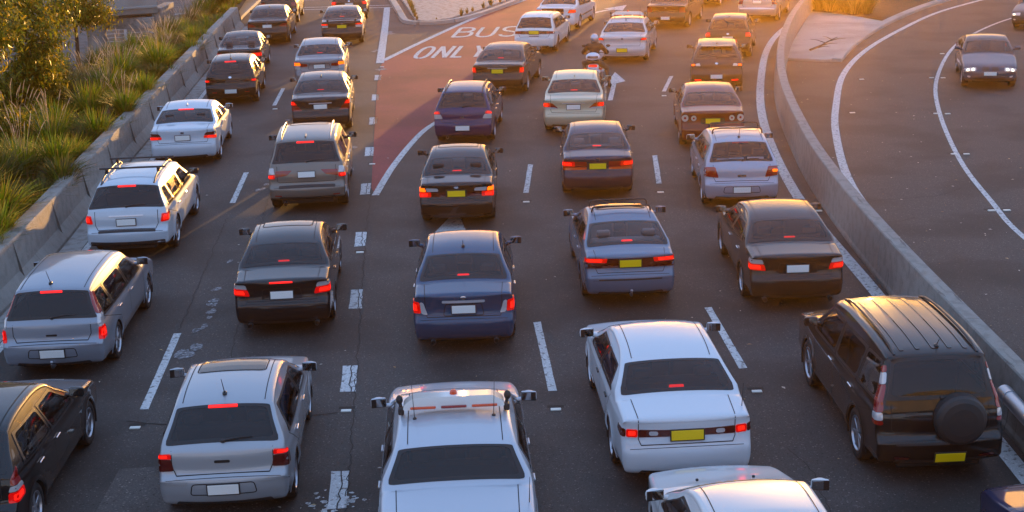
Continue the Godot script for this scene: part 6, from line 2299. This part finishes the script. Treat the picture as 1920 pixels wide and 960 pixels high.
func build_plants():
	var r := RandomNumberGenerator.new()
	r.seed = 77
	var green := [Color(0.11, 0.20, 0.006), Color(0.16, 0.225, 0.008), Color(0.075, 0.15, 0.006), Color(0.23, 0.23, 0.012), Color(0.26, 0.20, 0.04)]
	var dark := [Color(0.05, 0.085, 0.008), Color(0.075, 0.115, 0.010), Color(0.11, 0.125, 0.012), Color(0.16, 0.13, 0.03)]
	var straw := [Color(0.17, 0.15, 0.045), Color(0.22, 0.18, 0.07), Color(0.12, 0.125, 0.03), Color(0.28, 0.22, 0.10)]
	var kinds := []
	for k in [[green, 0.95, 0.75, false], [green, 0.8, 0.85, false], [dark, 1.15, 0.80, false], [straw, 0.85, 0.70, true], [green, 0.9, 0.8, true], [dark, 0.7, 0.9, false]]:
		kinds.append([tussock_mesh(r, 420, k[1], k[2], k[0]), plume_mesh(r, 13, k[1], k[2]) if k[3] else null])
	var words := ["tall green tussock", "broad green tussock", "tall dark tussock", "straw tussock with pink plumes", "green tussock with pale plumes", "low dark tussock"]
	var proto := []
	for k in kinds.size():
		proto.append(null)
	var spots := []
	var z := -24.5
	while z > -84.0:
		for o in [0.85, 1.9, 3.0, 4.2, 5.6]:
			if o > (5.8 if z > -50.0 else (3.9 if z > -60.0 else 2.6)):
				continue
			if r.randf() < 0.10:
				continue
			spots.append([z + (r.randf() - 0.5) * 1.0, o + (r.randf() - 0.5) * 0.6])
		z -= 1.45 if z > -50 else 1.7
	for s in spots:
		var p := bed_point(s[0], s[1])
		var k := 0
		var u := r.randf()
		if s[1] < 1.1:
			k = [0, 1, 5, 1, 0, 1, 4][r.randi() % 7]
		elif s[1] < 3.0:
			k = [0, 1, 2, 0, 1, 3, 2, 4, 0, 1][r.randi() % 10]
		else:
			k = [2, 5, 2, 0, 0, 5][r.randi() % 6]
		var t: Node3D
		var where := "near the lower left" if s[0] > -34.0 else ("below the slender trees" if s[0] > -48.0 else ("beside the viaduct" if s[0] > -62.0 else "by the far barrier end"))
		var row := "against the barrier" if s[1] < 1.1 else ("mid bed" if s[1] < 3.0 else "deep in the bed")
		if proto[k] == null:
			t = thing("grass_tussock", "", "grass tussock")
			part(t, "blades", kinds[k][0], mats["blade"]).set_meta("kind", "stuff")
			if kinds[k][1]:
				part(t, "plumes", kinds[k][1], mats["plume"])
			proto[k] = t
		else:
			t = proto[k].duplicate()
			t.name = numbered("grass_tussock", self)
			add_child(t, true)
		tag(t, "%s %s, %s" % [words[k], row, where], "grass tussock", "%s %s %s" % [words[k], row, where])
		t.position = p
		t.rotation.y = r.randf() * TAU
		t.scale = Vector3.ONE * (0.95 + 0.55 * r.randf()) * (0.8 if s[1] < 1.1 else 1.0)
	# loose ground cover between the tussocks
	var mm := MultiMesh.new()
	mm.transform_format = MultiMesh.TRANSFORM_3D
	mm.mesh = tussock_mesh(r, 60, 0.42, 0.5, dark + green)
	var xf := []
	for k in 420:
		var zz := -24.0 - r.randf() * 64.0
		var oo := 0.45 + pow(r.randf(), 1.3) * (6.5 if zz > -52.0 else 3.2)
		xf.append(Transform3D(Basis(Vector3.UP, r.randf() * TAU).scaled(Vector3.ONE * (0.7 + 0.7 * r.randf())), bed_point(zz, oo)))
	mm.instance_count = xf.size()
	for k in xf.size():
		mm.set_instance_transform(k, xf[k])
	var gc := MultiMeshInstance3D.new()
	gc.name = "ground_cover"
	gc.multimesh = mm
	gc.material_override = mats["blade"]
	gc.set_meta("kind", "stuff")
	tag(gc, "low mixed grass filling the planting bed between the tussocks", "grass")
	add_child(gc, true)
	# weeds along the island kerb and the barrier, and the verge above the ramp
	var weed := tussock_mesh(r, 70, 0.42, 0.22, straw)
	var tall := tussock_mesh(r, 260, 0.95, 0.7, straw)
	var n := 0
	var wl := [[Vector2(-4.15, -67.2), 0.9], [Vector2(-4.30, -68.6), 1.0], [Vector2(-4.45, -70.0), 1.2], [Vector2(-4.6, -71.5), 1.1], [Vector2(-4.8, -73.2), 1.0], [Vector2(-4.0, -66.2), 0.6], [Vector2(-2.0, -67.2), 1.0], [Vector2(-1.75, -67.9), 0.8], [Vector2(-1.5, -68.6), 0.7], [Vector2(-1.0, -69.9), 0.9], [Vector2(-0.65, -71.0), 1.2], [Vector2(-0.2, -72.3), 0.8], [Vector2(-3.1, -65.9), 0.35], [Vector2(11.25, -56.6), 0.9], [Vector2(11.5, -57.4), 0.7], [Vector2(9.95, -51.6), 0.6]]
	var wp: Node3D = null
	for w in wl:
		var t: Node3D
		if wp == null:
			t = thing("weed_tuft", "", "weed")
			part(t, "blades", weed, mats["blade"]).set_meta("kind", "stuff")
			wp = t
		else:
			t = wp.duplicate()
			t.name = numbered("weed_tuft", self)
			add_child(t, true)
		var wh := "along the left kerb of the traffic island" if w[0].x < -3.5 else ("along the right kerb of the traffic island" if w[0].x < 2.0 else "in the gap between curved barrier and apron")
		tag(t, "yellow weeds growing " + wh, "weed", "weeds " + wh)
		t.position = Vector3(w[0].x, 0.08, w[0].y)
		t.rotation.y = r.randf() * TAU
		t.scale = Vector3.ONE * w[1]
	var tp: Node3D = null
	for k in 34:
		var t: Node3D
		if tp == null:
			t = thing("grass_tussock", "", "grass tussock")
			part(t, "blades", tall, mats["blade"]).set_meta("kind", "stuff")
			tp = t
		else:
			t = tp.duplicate()
			t.name = numbered("grass_tussock", self)
			add_child(t, true)
		var u := r.randf()
		var p := Vector2(14.4, -65.2).lerp(Vector2(20.5, -70.5), u) + Vector2(-0.5, -1.0) * r.randf() * 4.0
		if k < 16:
			p = Vector2(13.9, -64.9).lerp(Vector2(15.4, -62.9), r.randf() * 1.1) + Vector2(0.25, -0.35) * (0.3 + r.randf() * 3.0)
		tag(t, "straw coloured tussock on the verge above the ramp in the sun glow", "grass tussock", "tussocks on the verge above the ramp")
		t.position = Vector3(p.x, 0.08, p.y)
		t.rotation.y = r.randf() * TAU
		t.scale = Vector3.ONE * (0.7 + 0.7 * r.randf())

func leaf_mesh() -> Mesh:
	# a narrow drooping leaf folded along its rib
	var m := MB.new()
	var l := 0.17
	var w := 0.028
	var pts := [Vector3(0, 0, 0), Vector3(0, -0.02, l * 0.4), Vector3(0, -0.065, l)]
	for sg in [-1.0, 1.0]:
		var i := m.add(pts[0], Vector3(sg * 0.35, 0.93, 0))
		m.add(pts[1], Vector3(sg * 0.35, 0.93, 0))
		m.add(pts[2], Vector3(sg * 0.35, 0.93, 0))
		m.add(pts[1] + Vector3(sg * w, 0.010, -0.01), Vector3(sg * 0.35, 0.93, 0))
		m.tri(i, i + 1, i + 3)
		m.tri(i + 1, i + 2, i + 3)
	return m.mesh()

func build_trees():
	var r := RandomNumberGenerator.new()
	r.seed = 101
	var lf := leaf_mesh()
	var specs := [
		["slender tree with gold lit leaves, its dark trunk the left of two visible trunks", Vector3(-13.75, -0.1, -41.3), 6.6, 1.75, 1.3, 19000],
		["slender tree with dark trunk beside the round viaduct pillar", Vector3(-16.45, -0.5, -55.2), 7.0, 1.35, 2.1, 17000],
		["leafy tree at the far left edge nearest the lower corner", Vector3(-13.9, -0.2, -36.2), 6.5, 1.7, 0.9, 19000],
		["leafy tree at the top left corner behind the slender trees", Vector3(-19.2, -1.6, -53.0), 8.5, 2.4, 1.2, 19000],
	]
	for s in specs:
		var t := thing("tree", s[0], "tree", s[1], 0.0, "trees in the planting bed")
		var h: float = s[2]
		var trunk := MB.new()
		var pts := []
		var rad := []
		var lean := Vector3((r.randf() - 0.5) * 0.5, 0, (r.randf() - 0.5) * 0.5)
		for k in 9:
			var u := k / 8.0
			pts.append(Vector3(sin(u * 3.0 + h) * 0.06, u * h * 0.93, cos(u * 2.3) * 0.05) + lean * u)
			rad.append(lerpf(0.095, 0.012, pow(u, 0.8)))
		trunk.tube(pts, rad, 10)
		part(t, "trunk", trunk.mesh(), mats["bark"])
		var xf := []
		var cols := []
		var nb := 34
		for b in nb:
			var u := 0.12 + 0.86 * (b + r.randf()) / nb
			var y := u * h * 0.93
			if y < s[4]:
				y = s[4] + r.randf() * 0.6
				u = y / (h * 0.93)
			var a := r.randf() * TAU
			var start: Vector3 = along(pts, length_of(pts) * u)
			var reach: float = s[3] * (0.35 + 0.75 * r.randf()) * (1.0 - 0.45 * absf(u - 0.45))
			var out := Vector3(cos(a), 0, sin(a))
			var e := start + out * reach + Vector3.UP * (0.25 - 0.15 * r.randf()) * reach
			var limb := MB.new()
			var midp := start.lerp(e, 0.5) + Vector3.UP * 0.18 * reach
			var lp := smooth([start, midp, e], 4)
			var lr := []
			for k in lp.size():
				lr.append(lerpf(0.028, 0.005, float(k) / lp.size()))
			limb.tube(lp, lr, 6)
			part(t, "limb", limb.mesh(), mats["bark"])
			# clumps of leaves along and under the limb
			var per := int(s[5] / nb)
			var nclump := 6
			for c in nclump:
				var cu := 0.3 + 0.75 * c / (nclump - 1.0)
				var cc: Vector3 = start.lerp(e, minf(cu, 1.08)) + Vector3((r.randf() - 0.5), (r.randf() - 0.6), (r.randf() - 0.5)) * 0.35
				var cr := 0.20 + 0.18 * r.randf()
				for k in per / nclump:
					var d := Vector3(r.randfn(), r.randfn() * 0.9, r.randfn()) * cr * 0.75
					var yaw := Basis(Vector3.UP, r.randf() * TAU)
					var pitch := Basis(Vector3.RIGHT, 0.35 + r.randfn() * 0.45)
					xf.append(Transform3D((yaw * pitch * Basis(Vector3.BACK, r.randfn() * 0.5)).scaled(Vector3.ONE * (0.65 + 0.6 * r.randf())), cc + d))
					var j := 0.7 + 0.6 * r.randf()
					var g := [Color(0.17, 0.20, 0.010), Color(0.27, 0.24, 0.012), Color(0.36, 0.26, 0.016), Color(0.09, 0.125, 0.008)][r.randi() % 4] as Color
					cols.append(Color(g.r * j, g.g * j, g.b * j))
		var mm := MultiMesh.new()
		mm.transform_format = MultiMesh.TRANSFORM_3D
		mm.use_colors = true
		mm.mesh = lf
		mm.instance_count = xf.size()
		for k in xf.size():
			mm.set_instance_transform(k, xf[k])
			mm.set_instance_color(k, cols[k])
		var cr2 := MultiMeshInstance3D.new()
		cr2.name = "crown"
		cr2.multimesh = mm
		cr2.material_override = mats["leaf"]
		cr2.set_meta("kind", "stuff")
		t.add_child(cr2, true)

# ---------------------------------------------------------------- motorcycle and rider
# bones blended into one skin, meshed as surface nets
func skin(mb: MB, bones: Array, cell: float, k: float, paint_of: Callable):
	var lo := Vector3.ONE * 1e9
	var hi := -lo
	for b in bones:
		for e in [0, 1]:
			lo = lo.min(b[e] - Vector3.ONE * (b[2 + e] + k * 4.0))
			hi = hi.max(b[e] + Vector3.ONE * (b[2 + e] + k * 4.0))
	var n := Vector3i(((hi - lo) / cell).ceil()) + Vector3i.ONE * 2
	var sum := PackedFloat32Array()
	sum.resize(n.x * n.y * n.z)
	for b in bones:
		var a: Vector3 = b[0]
		var d: Vector3 = b[1] - b[0]
		var dd := maxf(d.length_squared(), 1e-9)
		var ra: float = b[2]
		var rb: float = b[3]
		var m := Vector3.ONE * (maxf(ra, rb) + k * 4.0)
		var i0 := Vector3i(((a.min(b[1]) - m - lo) / cell).floor()).clamp(Vector3i.ZERO, n - Vector3i.ONE)
		var i1 := Vector3i(((a.max(b[1]) + m - lo) / cell).ceil()).clamp(Vector3i.ZERO, n - Vector3i.ONE)
		for z in range(i0.z, i1.z + 1):
			for y in range(i0.y, i1.y + 1):
				for x in range(i0.x, i1.x + 1):
					var p := lo + Vector3(x, y, z) * cell
					var u := clampf((p - a).dot(d) / dd, 0.0, 1.0)
					var dist := (p - a - d * u).length() - lerpf(ra, rb, u)
					sum[(z * n.y + y) * n.x + x] += exp(-dist / k)
	var at := {}
	var sx := 1
	var sy := n.x
	var sz := n.x * n.y
	for z in n.z - 1:
		for y in n.y - 1:
			for x in n.x - 1:
				var i := z * sz + y * sy + x
				var inside := 0
				for c in 8:
					if sum[i + (c & 1) * sx + ((c >> 1) & 1) * sy + ((c >> 2) & 1) * sz] >= 1.0:
						inside += 1
				if inside == 0 or inside == 8:
					continue
				var acc := Vector3.ZERO
				var cnt := 0
				for c in 8:
					for ax in 3:
						if (c >> ax) & 1:
							continue
						var c2 := c | (1 << ax)
						var f0 := sum[i + (c & 1) * sx + ((c >> 1) & 1) * sy + ((c >> 2) & 1) * sz]
						var f1 := sum[i + (c2 & 1) * sx + ((c2 >> 1) & 1) * sy + ((c2 >> 2) & 1) * sz]
						if (f0 >= 1.0) != (f1 >= 1.0):
							var g0 := -k * log(maxf(f0, 1e-12))
							var g1 := -k * log(maxf(f1, 1e-12))
							var u := g0 / (g0 - g1)
							var q := Vector3(c & 1, (c >> 1) & 1, (c >> 2) & 1)
							q[ax] += u
							acc += q
							cnt += 1
				var p := lo + (Vector3(x, y, z) + acc / cnt) * cell
				mb.col = paint_of.call(p)
				at[i] = mb.add(p, Vector3.ZERO)
	for i in at:
		var z: int = i / sz
		var y: int = (i / sy) % n.y
		var x: int = i % n.x
		for ax in 3:
			var st: int = [sx, sy, sz][ax]
			var o1: int = [sy, sz, sx][ax]
			var o2: int = [sz, sx, sy][ax]
			if (sum[i] >= 1.0) != (sum[i + st] >= 1.0):
				if at.has(i - o1) and at.has(i - o2) and at.has(i - o1 - o2):
					var q := [at[i], at[i - o1], at[i - o1 - o2], at[i - o2]]
					var g := (mb.v[q[1]] - mb.v[q[0]]).cross(mb.v[q[2]] - mb.v[q[0]])
					var want := Vector3.ZERO
					want[ax] = 1.0 if sum[i] >= 1.0 else -1.0
					if g.dot(want) < 0.0:
						q.reverse()
						g = -g
					for e in q:
						mb.n[e] += g
					mb.tri(q[0], q[1], q[2])
					mb.tri(q[0], q[2], q[3])
	for i in at:
		mb.n[at[i]] = mb.n[at[i]].normalized()

func build_motorcycle():
	var az := deg_to_rad(8.0)
	var at := Vector3(2.84, 0, -46.35)
	var b := thing("motorcycle", "touring motorcycle with a white top box between the gold saloon and the taxi", "motorcycle", at, -az)
	var dark: Material = mats["trim_black"]
	var pale := mat("bike_white", Color(0.82, 0.84, 0.88), 0.3)
	var wheel_b := Basis(Vector3(0, 0, 1), -PI / 2)
	for z in [0.0, -1.42]:
		var t := MB.new()
		var ring := []
		var rr := []
		for k in 29:
			ring.append(Vector3(0, 0.31 + cos(TAU * k / 28.0) * 0.245, z + sin(TAU * k / 28.0) * 0.245))
			rr.append(0.068 if z == 0.0 else 0.055)
		t.tube(ring, rr, 10, false)
		var w := part(b, "wheel", t.mesh(), mats["rubber"])
		var rim := MB.new()
		for k in 10:
			var a := TAU * k / 10.0
			rim.rbox(Vector3(0, 0.31 + cos(a) * 0.11, z + sin(a) * 0.11), Vector3(0.02, 0.19, 0.02), 0.004, Basis(Vector3.RIGHT, a))
		rim.ell(Vector3(0, 0.31, z), Vector3(0.06, 0.045, 0.045))
		part(w, "rim", rim.mesh(), mats["alloy"])
	var fr := MB.new()
	fr.tube([Vector3(0, 0.62, -1.0), Vector3(0, 0.50, -0.7), Vector3(0, 0.42, -0.35), Vector3(0, 0.31, 0.0)], [0.09, 0.15, 0.12, 0.05], 10)
	fr.rbox(Vector3(0, 0.40, -0.62), Vector3(0.36, 0.34, 0.42), 0.08)
	part(b, "engine", fr.mesh(), mats["plastic_dark"])
	var tank := MB.new()
	tank.ell(Vector3(0, 0.86, -0.72), Vector3(0.17, 0.15, 0.30))
	part(b, "fuel_tank", tank.mesh(), pale)
	var seat := MB.new()
	seat.rbox(Vector3(0, 0.77, -0.14), Vector3(0.30, 0.10, 0.66), 0.045)
	part(b, "seat", seat.mesh(), mats["seat_dark"])
	var tail := MB.new()
	tail.rbox(Vector3(0, 0.74, 0.22), Vector3(0.34, 0.20, 0.34), 0.07)
	tail.rbox(Vector3(0, 0.62, 0.30), Vector3(0.46, 0.14, 0.22), 0.06)
	part(b, "tail_fairing", tail.mesh(), pale)
	var tl := MB.new()
	tl.rbox(Vector3(0, 0.815, 0.37), Vector3(0.27, 0.07, 0.05), 0.02)
	part(b, "tail_light", tl.mesh(), mats["brake_lamp"])
	for sg in [-1.0, 1.0]:
		var ind := MB.new()
		ind.rbox(Vector3(sg * 0.24, 0.72, 0.36), Vector3(0.11, 0.06, 0.07), 0.025)
		part(b, "indicator", ind.mesh(), mats["lens_amber"])
		var pan := MB.new()
		pan.rbox(Vector3(sg * 0.27, 0.52, 0.02), Vector3(0.15, 0.28, 0.40), 0.06)
		part(b, "pannier", pan.mesh(), mats["steel"])
		var ex := MB.new()
		ex.tube([Vector3(sg * 0.16, 0.30, -0.5), Vector3(sg * 0.2, 0.30, 0.1), Vector3(sg * 0.21, 0.33, 0.38)], [0.03, 0.05, 0.045], 10)
		part(b, "exhaust_pipe", ex.mesh(), mats["chrome"])
		var mr := MB.new()
		mr.tube([Vector3(sg * 0.26, 1.06, -1.02), Vector3(sg * 0.38, 1.24, -1.04)], [0.008, 0.008], 6)
		mr.ell(Vector3(sg * 0.40, 1.27, -1.04), Vector3(0.075, 0.045, 0.025))
		part(b, "wing_mirror", mr.mesh(), dark)
		var fk := MB.new()
		fk.tube([Vector3(sg * 0.1, 0.31, -1.42), Vector3(sg * 0.1, 1.0, -1.06)], [0.027, 0.027], 8)
		part(b, "fork", fk.mesh(), mats["steel"])
	var pl := MB.new()
	pl.rbox(Vector3(0, 0.60, 0.425), Vector3(0.22, 0.15, 0.012), 0.004, Basis(Vector3.RIGHT, -0.25))
	part(b, "number_plate", pl.mesh(), mats["plate_white"])
	var hb := MB.new()
	hb.tube([Vector3(-0.37, 1.02, -0.92), Vector3(-0.2, 1.05, -1.03), Vector3(0.2, 1.05, -1.03), Vector3(0.37, 1.02, -0.92)], [0.017, 0.014, 0.014, 0.017], 8)
	part(b, "handlebar", hb.mesh(), dark)
	var ws := MB.new()
	ws.ell(Vector3(0, 1.02, -1.22), Vector3(0.24, 0.26, 0.10))
	part(b, "front_fairing", ws.mesh(), pale)
	# top box: black base, white rounded lid with a dark red reflector band
	var tb := MB.new()
	tb.rbox(Vector3(0, 0.98, 0.28), Vector3(0.44, 0.12, 0.36), 0.05)
	var box := part(b, "top_box", tb.mesh(), mats["plastic_dark"])
	var lid := MB.new()
	lid.ell(Vector3(0, 1.09, 0.28), Vector3(0.235, 0.15, 0.205), Basis.IDENTITY, 20, 10)
	part(box, "lid", lid.mesh(), pale)
	var band := MB.new()
	var base := band.v.size()
	for k in 13:
		var a := lerpf(0.75, PI - 0.75, k / 12.0)
		for e in [[1.075, 0.245, 0.218], [1.145, 0.228, 0.198]]:
			var nn := Vector3(cos(a), 0.2, sin(a)).normalized()
			band.add(Vector3(cos(a) * e[1], e[0], 0.28 + sin(a) * e[2]), nn)
	for k in 12:
		band.tri(base + k * 2, base + k * 2 + 1, base + k * 2 + 3)
		band.tri(base + k * 2, base + k * 2 + 3, base + k * 2 + 2)
	part(box, "reflector_band", band.mesh(), mats["lens_dark"])
	# the rider: one foot down on the road
	var jacket := Color(0.012, 0.011, 0.010)
	var jeans := Color(0.075, 0.055, 0.045)
	var boot := Color(0.015, 0.014, 0.013)
	var glove := Color(0.02, 0.018, 0.016)
	var p := thing("person", "rider in silver helmet and black jacket sitting on the motorcycle", "person", at, -az)
	var mb := MB.new()
	mb.use_col = true
	var bones := [
		[Vector3(0, 0.90, -0.26), Vector3(0, 1.06, -0.29), 0.155, 0.145], [Vector3(0, 1.06, -0.29), Vector3(0, 1.27, -0.35), 0.150, 0.165], [Vector3(-0.10, 1.32, -0.37), Vector3(0.10, 1.32, -0.37), 0.125, 0.125],
		[Vector3(0, 1.38, -0.38), Vector3(0, 1.50, -0.43), 0.065, 0.06],
		[Vector3(-0.20, 1.36, -0.38), Vector3(-0.37, 1.13, -0.55), 0.085, 0.068], [Vector3(-0.37, 1.13, -0.55), Vector3(-0.34, 1.05, -0.84), 0.064, 0.042],
		[Vector3(0.20, 1.36, -0.38), Vector3(0.38, 1.13, -0.55), 0.085, 0.068], [Vector3(0.38, 1.13, -0.55), Vector3(0.34, 1.05, -0.84), 0.064, 0.042],
		[Vector3(-0.10, 0.88, -0.27), Vector3(-0.36, 0.78, -0.62), 0.115, 0.078], [Vector3(-0.36, 0.78, -0.62), Vector3(-0.33, 0.38, -0.40), 0.072, 0.048], [Vector3(-0.33, 0.34, -0.38), Vector3(-0.34, 0.31, -0.60), 0.052, 0.045],
		[Vector3(0.10, 0.88, -0.27), Vector3(0.38, 0.60, -0.52), 0.115, 0.076], [Vector3(0.38, 0.60, -0.52), Vector3(0.47, 0.12, -0.36), 0.070, 0.048], [Vector3(0.47, 0.075, -0.34), Vector3(0.50, 0.05, -0.56), 0.055, 0.042],
	]
	skin(mb, bones, 0.017, 0.018, func(q: Vector3) -> Color:
		if q.y < 0.14 or (q.x < -0.2 and q.y < 0.41):
			return boot
		if q.y < 0.93 and q.z > -0.75 and not (absf(q.x) < 0.2 and q.y > 0.9):
			return jeans
		return jacket)
	for sg in [-1.0, 1.0]:
		var h := Vector3(sg * 0.345, 1.045, -0.87)
		var hand := [[h, h + Vector3(-sg * 0.01, -0.005, -0.055), 0.034, 0.030], [h + Vector3(-sg * 0.035, 0, -0.01), h + Vector3(-sg * 0.06, -0.03, -0.04), 0.014, 0.011]]
		for f in 4:
			var k0 := h + Vector3(sg * (0.028 - 0.019 * f), 0.008, -0.065)
			var k1 := k0 + Vector3(0, -0.008 + 0.004 * (f % 2), -0.032)
			var k2 := k1 + Vector3(0, -0.034, -0.008 + 0.003 * f)
			hand.append([k0, k1, 0.0105, 0.010])
			hand.append([k1, k2, 0.010, 0.009])
			hand.append([k2, k2 + Vector3(0, -0.012, 0.022), 0.009, 0.008])
		skin(mb, hand, 0.006, 0.003, func(q: Vector3) -> Color: return glove)
	var sm := mat("rider_clothes", Color.WHITE, 0.75)
	sm.vertex_color_use_as_albedo = true
	part(p, "body", mb.mesh(), sm)
	var he := MB.new()
	he.ell(Vector3(0, 1.60, -0.455), Vector3(0.132, 0.142, 0.155), Basis(Vector3.RIGHT, 0.1), 22, 14)
	he.ell(Vector3(0, 1.53, -0.50), Vector3(0.118, 0.085, 0.135), Basis(Vector3.RIGHT, 0.1), 18, 10)
	var ho := part(p, "helmet", he.mesh(), mat("helmet_silver", Color(0.74, 0.74, 0.78), 0.22, 0.55))
	var vi := MB.new()
	vi.ell(Vector3(0, 1.605, -0.475), Vector3(0.124, 0.055, 0.142), Basis(Vector3.RIGHT, 0.1), 20, 8)
	part(ho, "visor", vi.mesh(), mats["smoked_glass"])
	var rim2 := MB.new()
	rim2.lathe([Vector2(0.115, -0.012), Vector2(0.130, 0.0), Vector2(0.115, 0.012)], Vector3(0, 1.475, -0.46), Basis(Vector3.RIGHT, 0.15), 22)
	part(ho, "helmet_rim", rim2.mesh(), dark)

# ---------------------------------------------------------------- ahead of the frame, to the right of the ramp
func build_beyond():
	var o := thing("low_sun_blocker", "unseen low building added far ahead right to keep the sun off the ramp", "building", Vector3(43.0, 0, -110.5), 0.03)  # added out of view to block the low sun from the ramp
	var m := MB.new()
	m.rbox(Vector3(0, 2.8, 0), Vector3(54.0, 5.6, 12.0), 0.05)
	part(o, "walls", m.mesh(), mats["concrete"])
	var rf := MB.new()
	rf.rbox(Vector3(0, 5.8, 0), Vector3(55.0, 0.5, 13.0), 0.05)
	part(o, "roof", rf.mesh(), mats["concrete_pale"])
	for fl in 1:
		for k in 13:
			var f := MB.new()
			f.rbox(Vector3(-24.0 + 4.0 * k, 2.6 + 3.8 * fl, 6.02), Vector3(2.6, 1.9, 0.12), 0.02)
			var w := part(o, "window", f.mesh(), mats["trim_black"])
			var g := MB.new()
			g.rbox(Vector3(-24.0 + 4.0 * k, 2.6 + 3.8 * fl, 6.06), Vector3(2.4, 1.7, 0.08), 0.01)
			part(w, "pane", g.mesh(), mats["smoked_glass"])
	var o2 := thing("tall_sun_blocker", "unseen tall block added far ahead right to shade the haze over the ramp", "building", Vector3(57.0, 0, -124.5), 0.03)  # second unseen box, added to keep sunlight out of the air over the ramp
	var wm := MB.new()
	wm.rbox(Vector3(0, 5.2, 0), Vector3(52.0, 10.4, 14.0), 0.05)
	part(o2, "walls", wm.mesh(), mats["concrete"])
	var wr := MB.new()
	wr.rbox(Vector3(0, 10.6, 0), Vector3(53.0, 0.4, 15.0), 0.05)
	part(o2, "roof", wr.mesh(), mats["concrete_pale"])
	# the footbridge the view is taken from; the cars' rear faces mirror its underside
	var fb := thing("footbridge", "concrete footbridge across the motorway that the view is taken from", "footbridge", Vector3(0, 0, 2.3))
	var dk := MB.new()
	dk.rbox(Vector3(0, 5.75, 0), Vector3(90.0, 0.7, 4.0), 0.04)
	part(fb, "deck", dk.mesh(), mats["concrete"])
	for z in [-1.9, 1.9]:
		var pr := MB.new()
		pr.rbox(Vector3(0, 6.62, z), Vector3(90.0, 1.05, 0.14), 0.03)
		part(fb, "parapet", pr.mesh(), mats["concrete_pale"])
	for x in [-14.0, 28.0]:
		var pi := MB.new()
		pi.lathe([Vector2(0.5, -3.3), Vector2(0.5, 5.42)], Vector3(x, 0, 0), Basis.IDENTITY, 24)
		part(fb, "pillar", pi.mesh(), mats["concrete"])
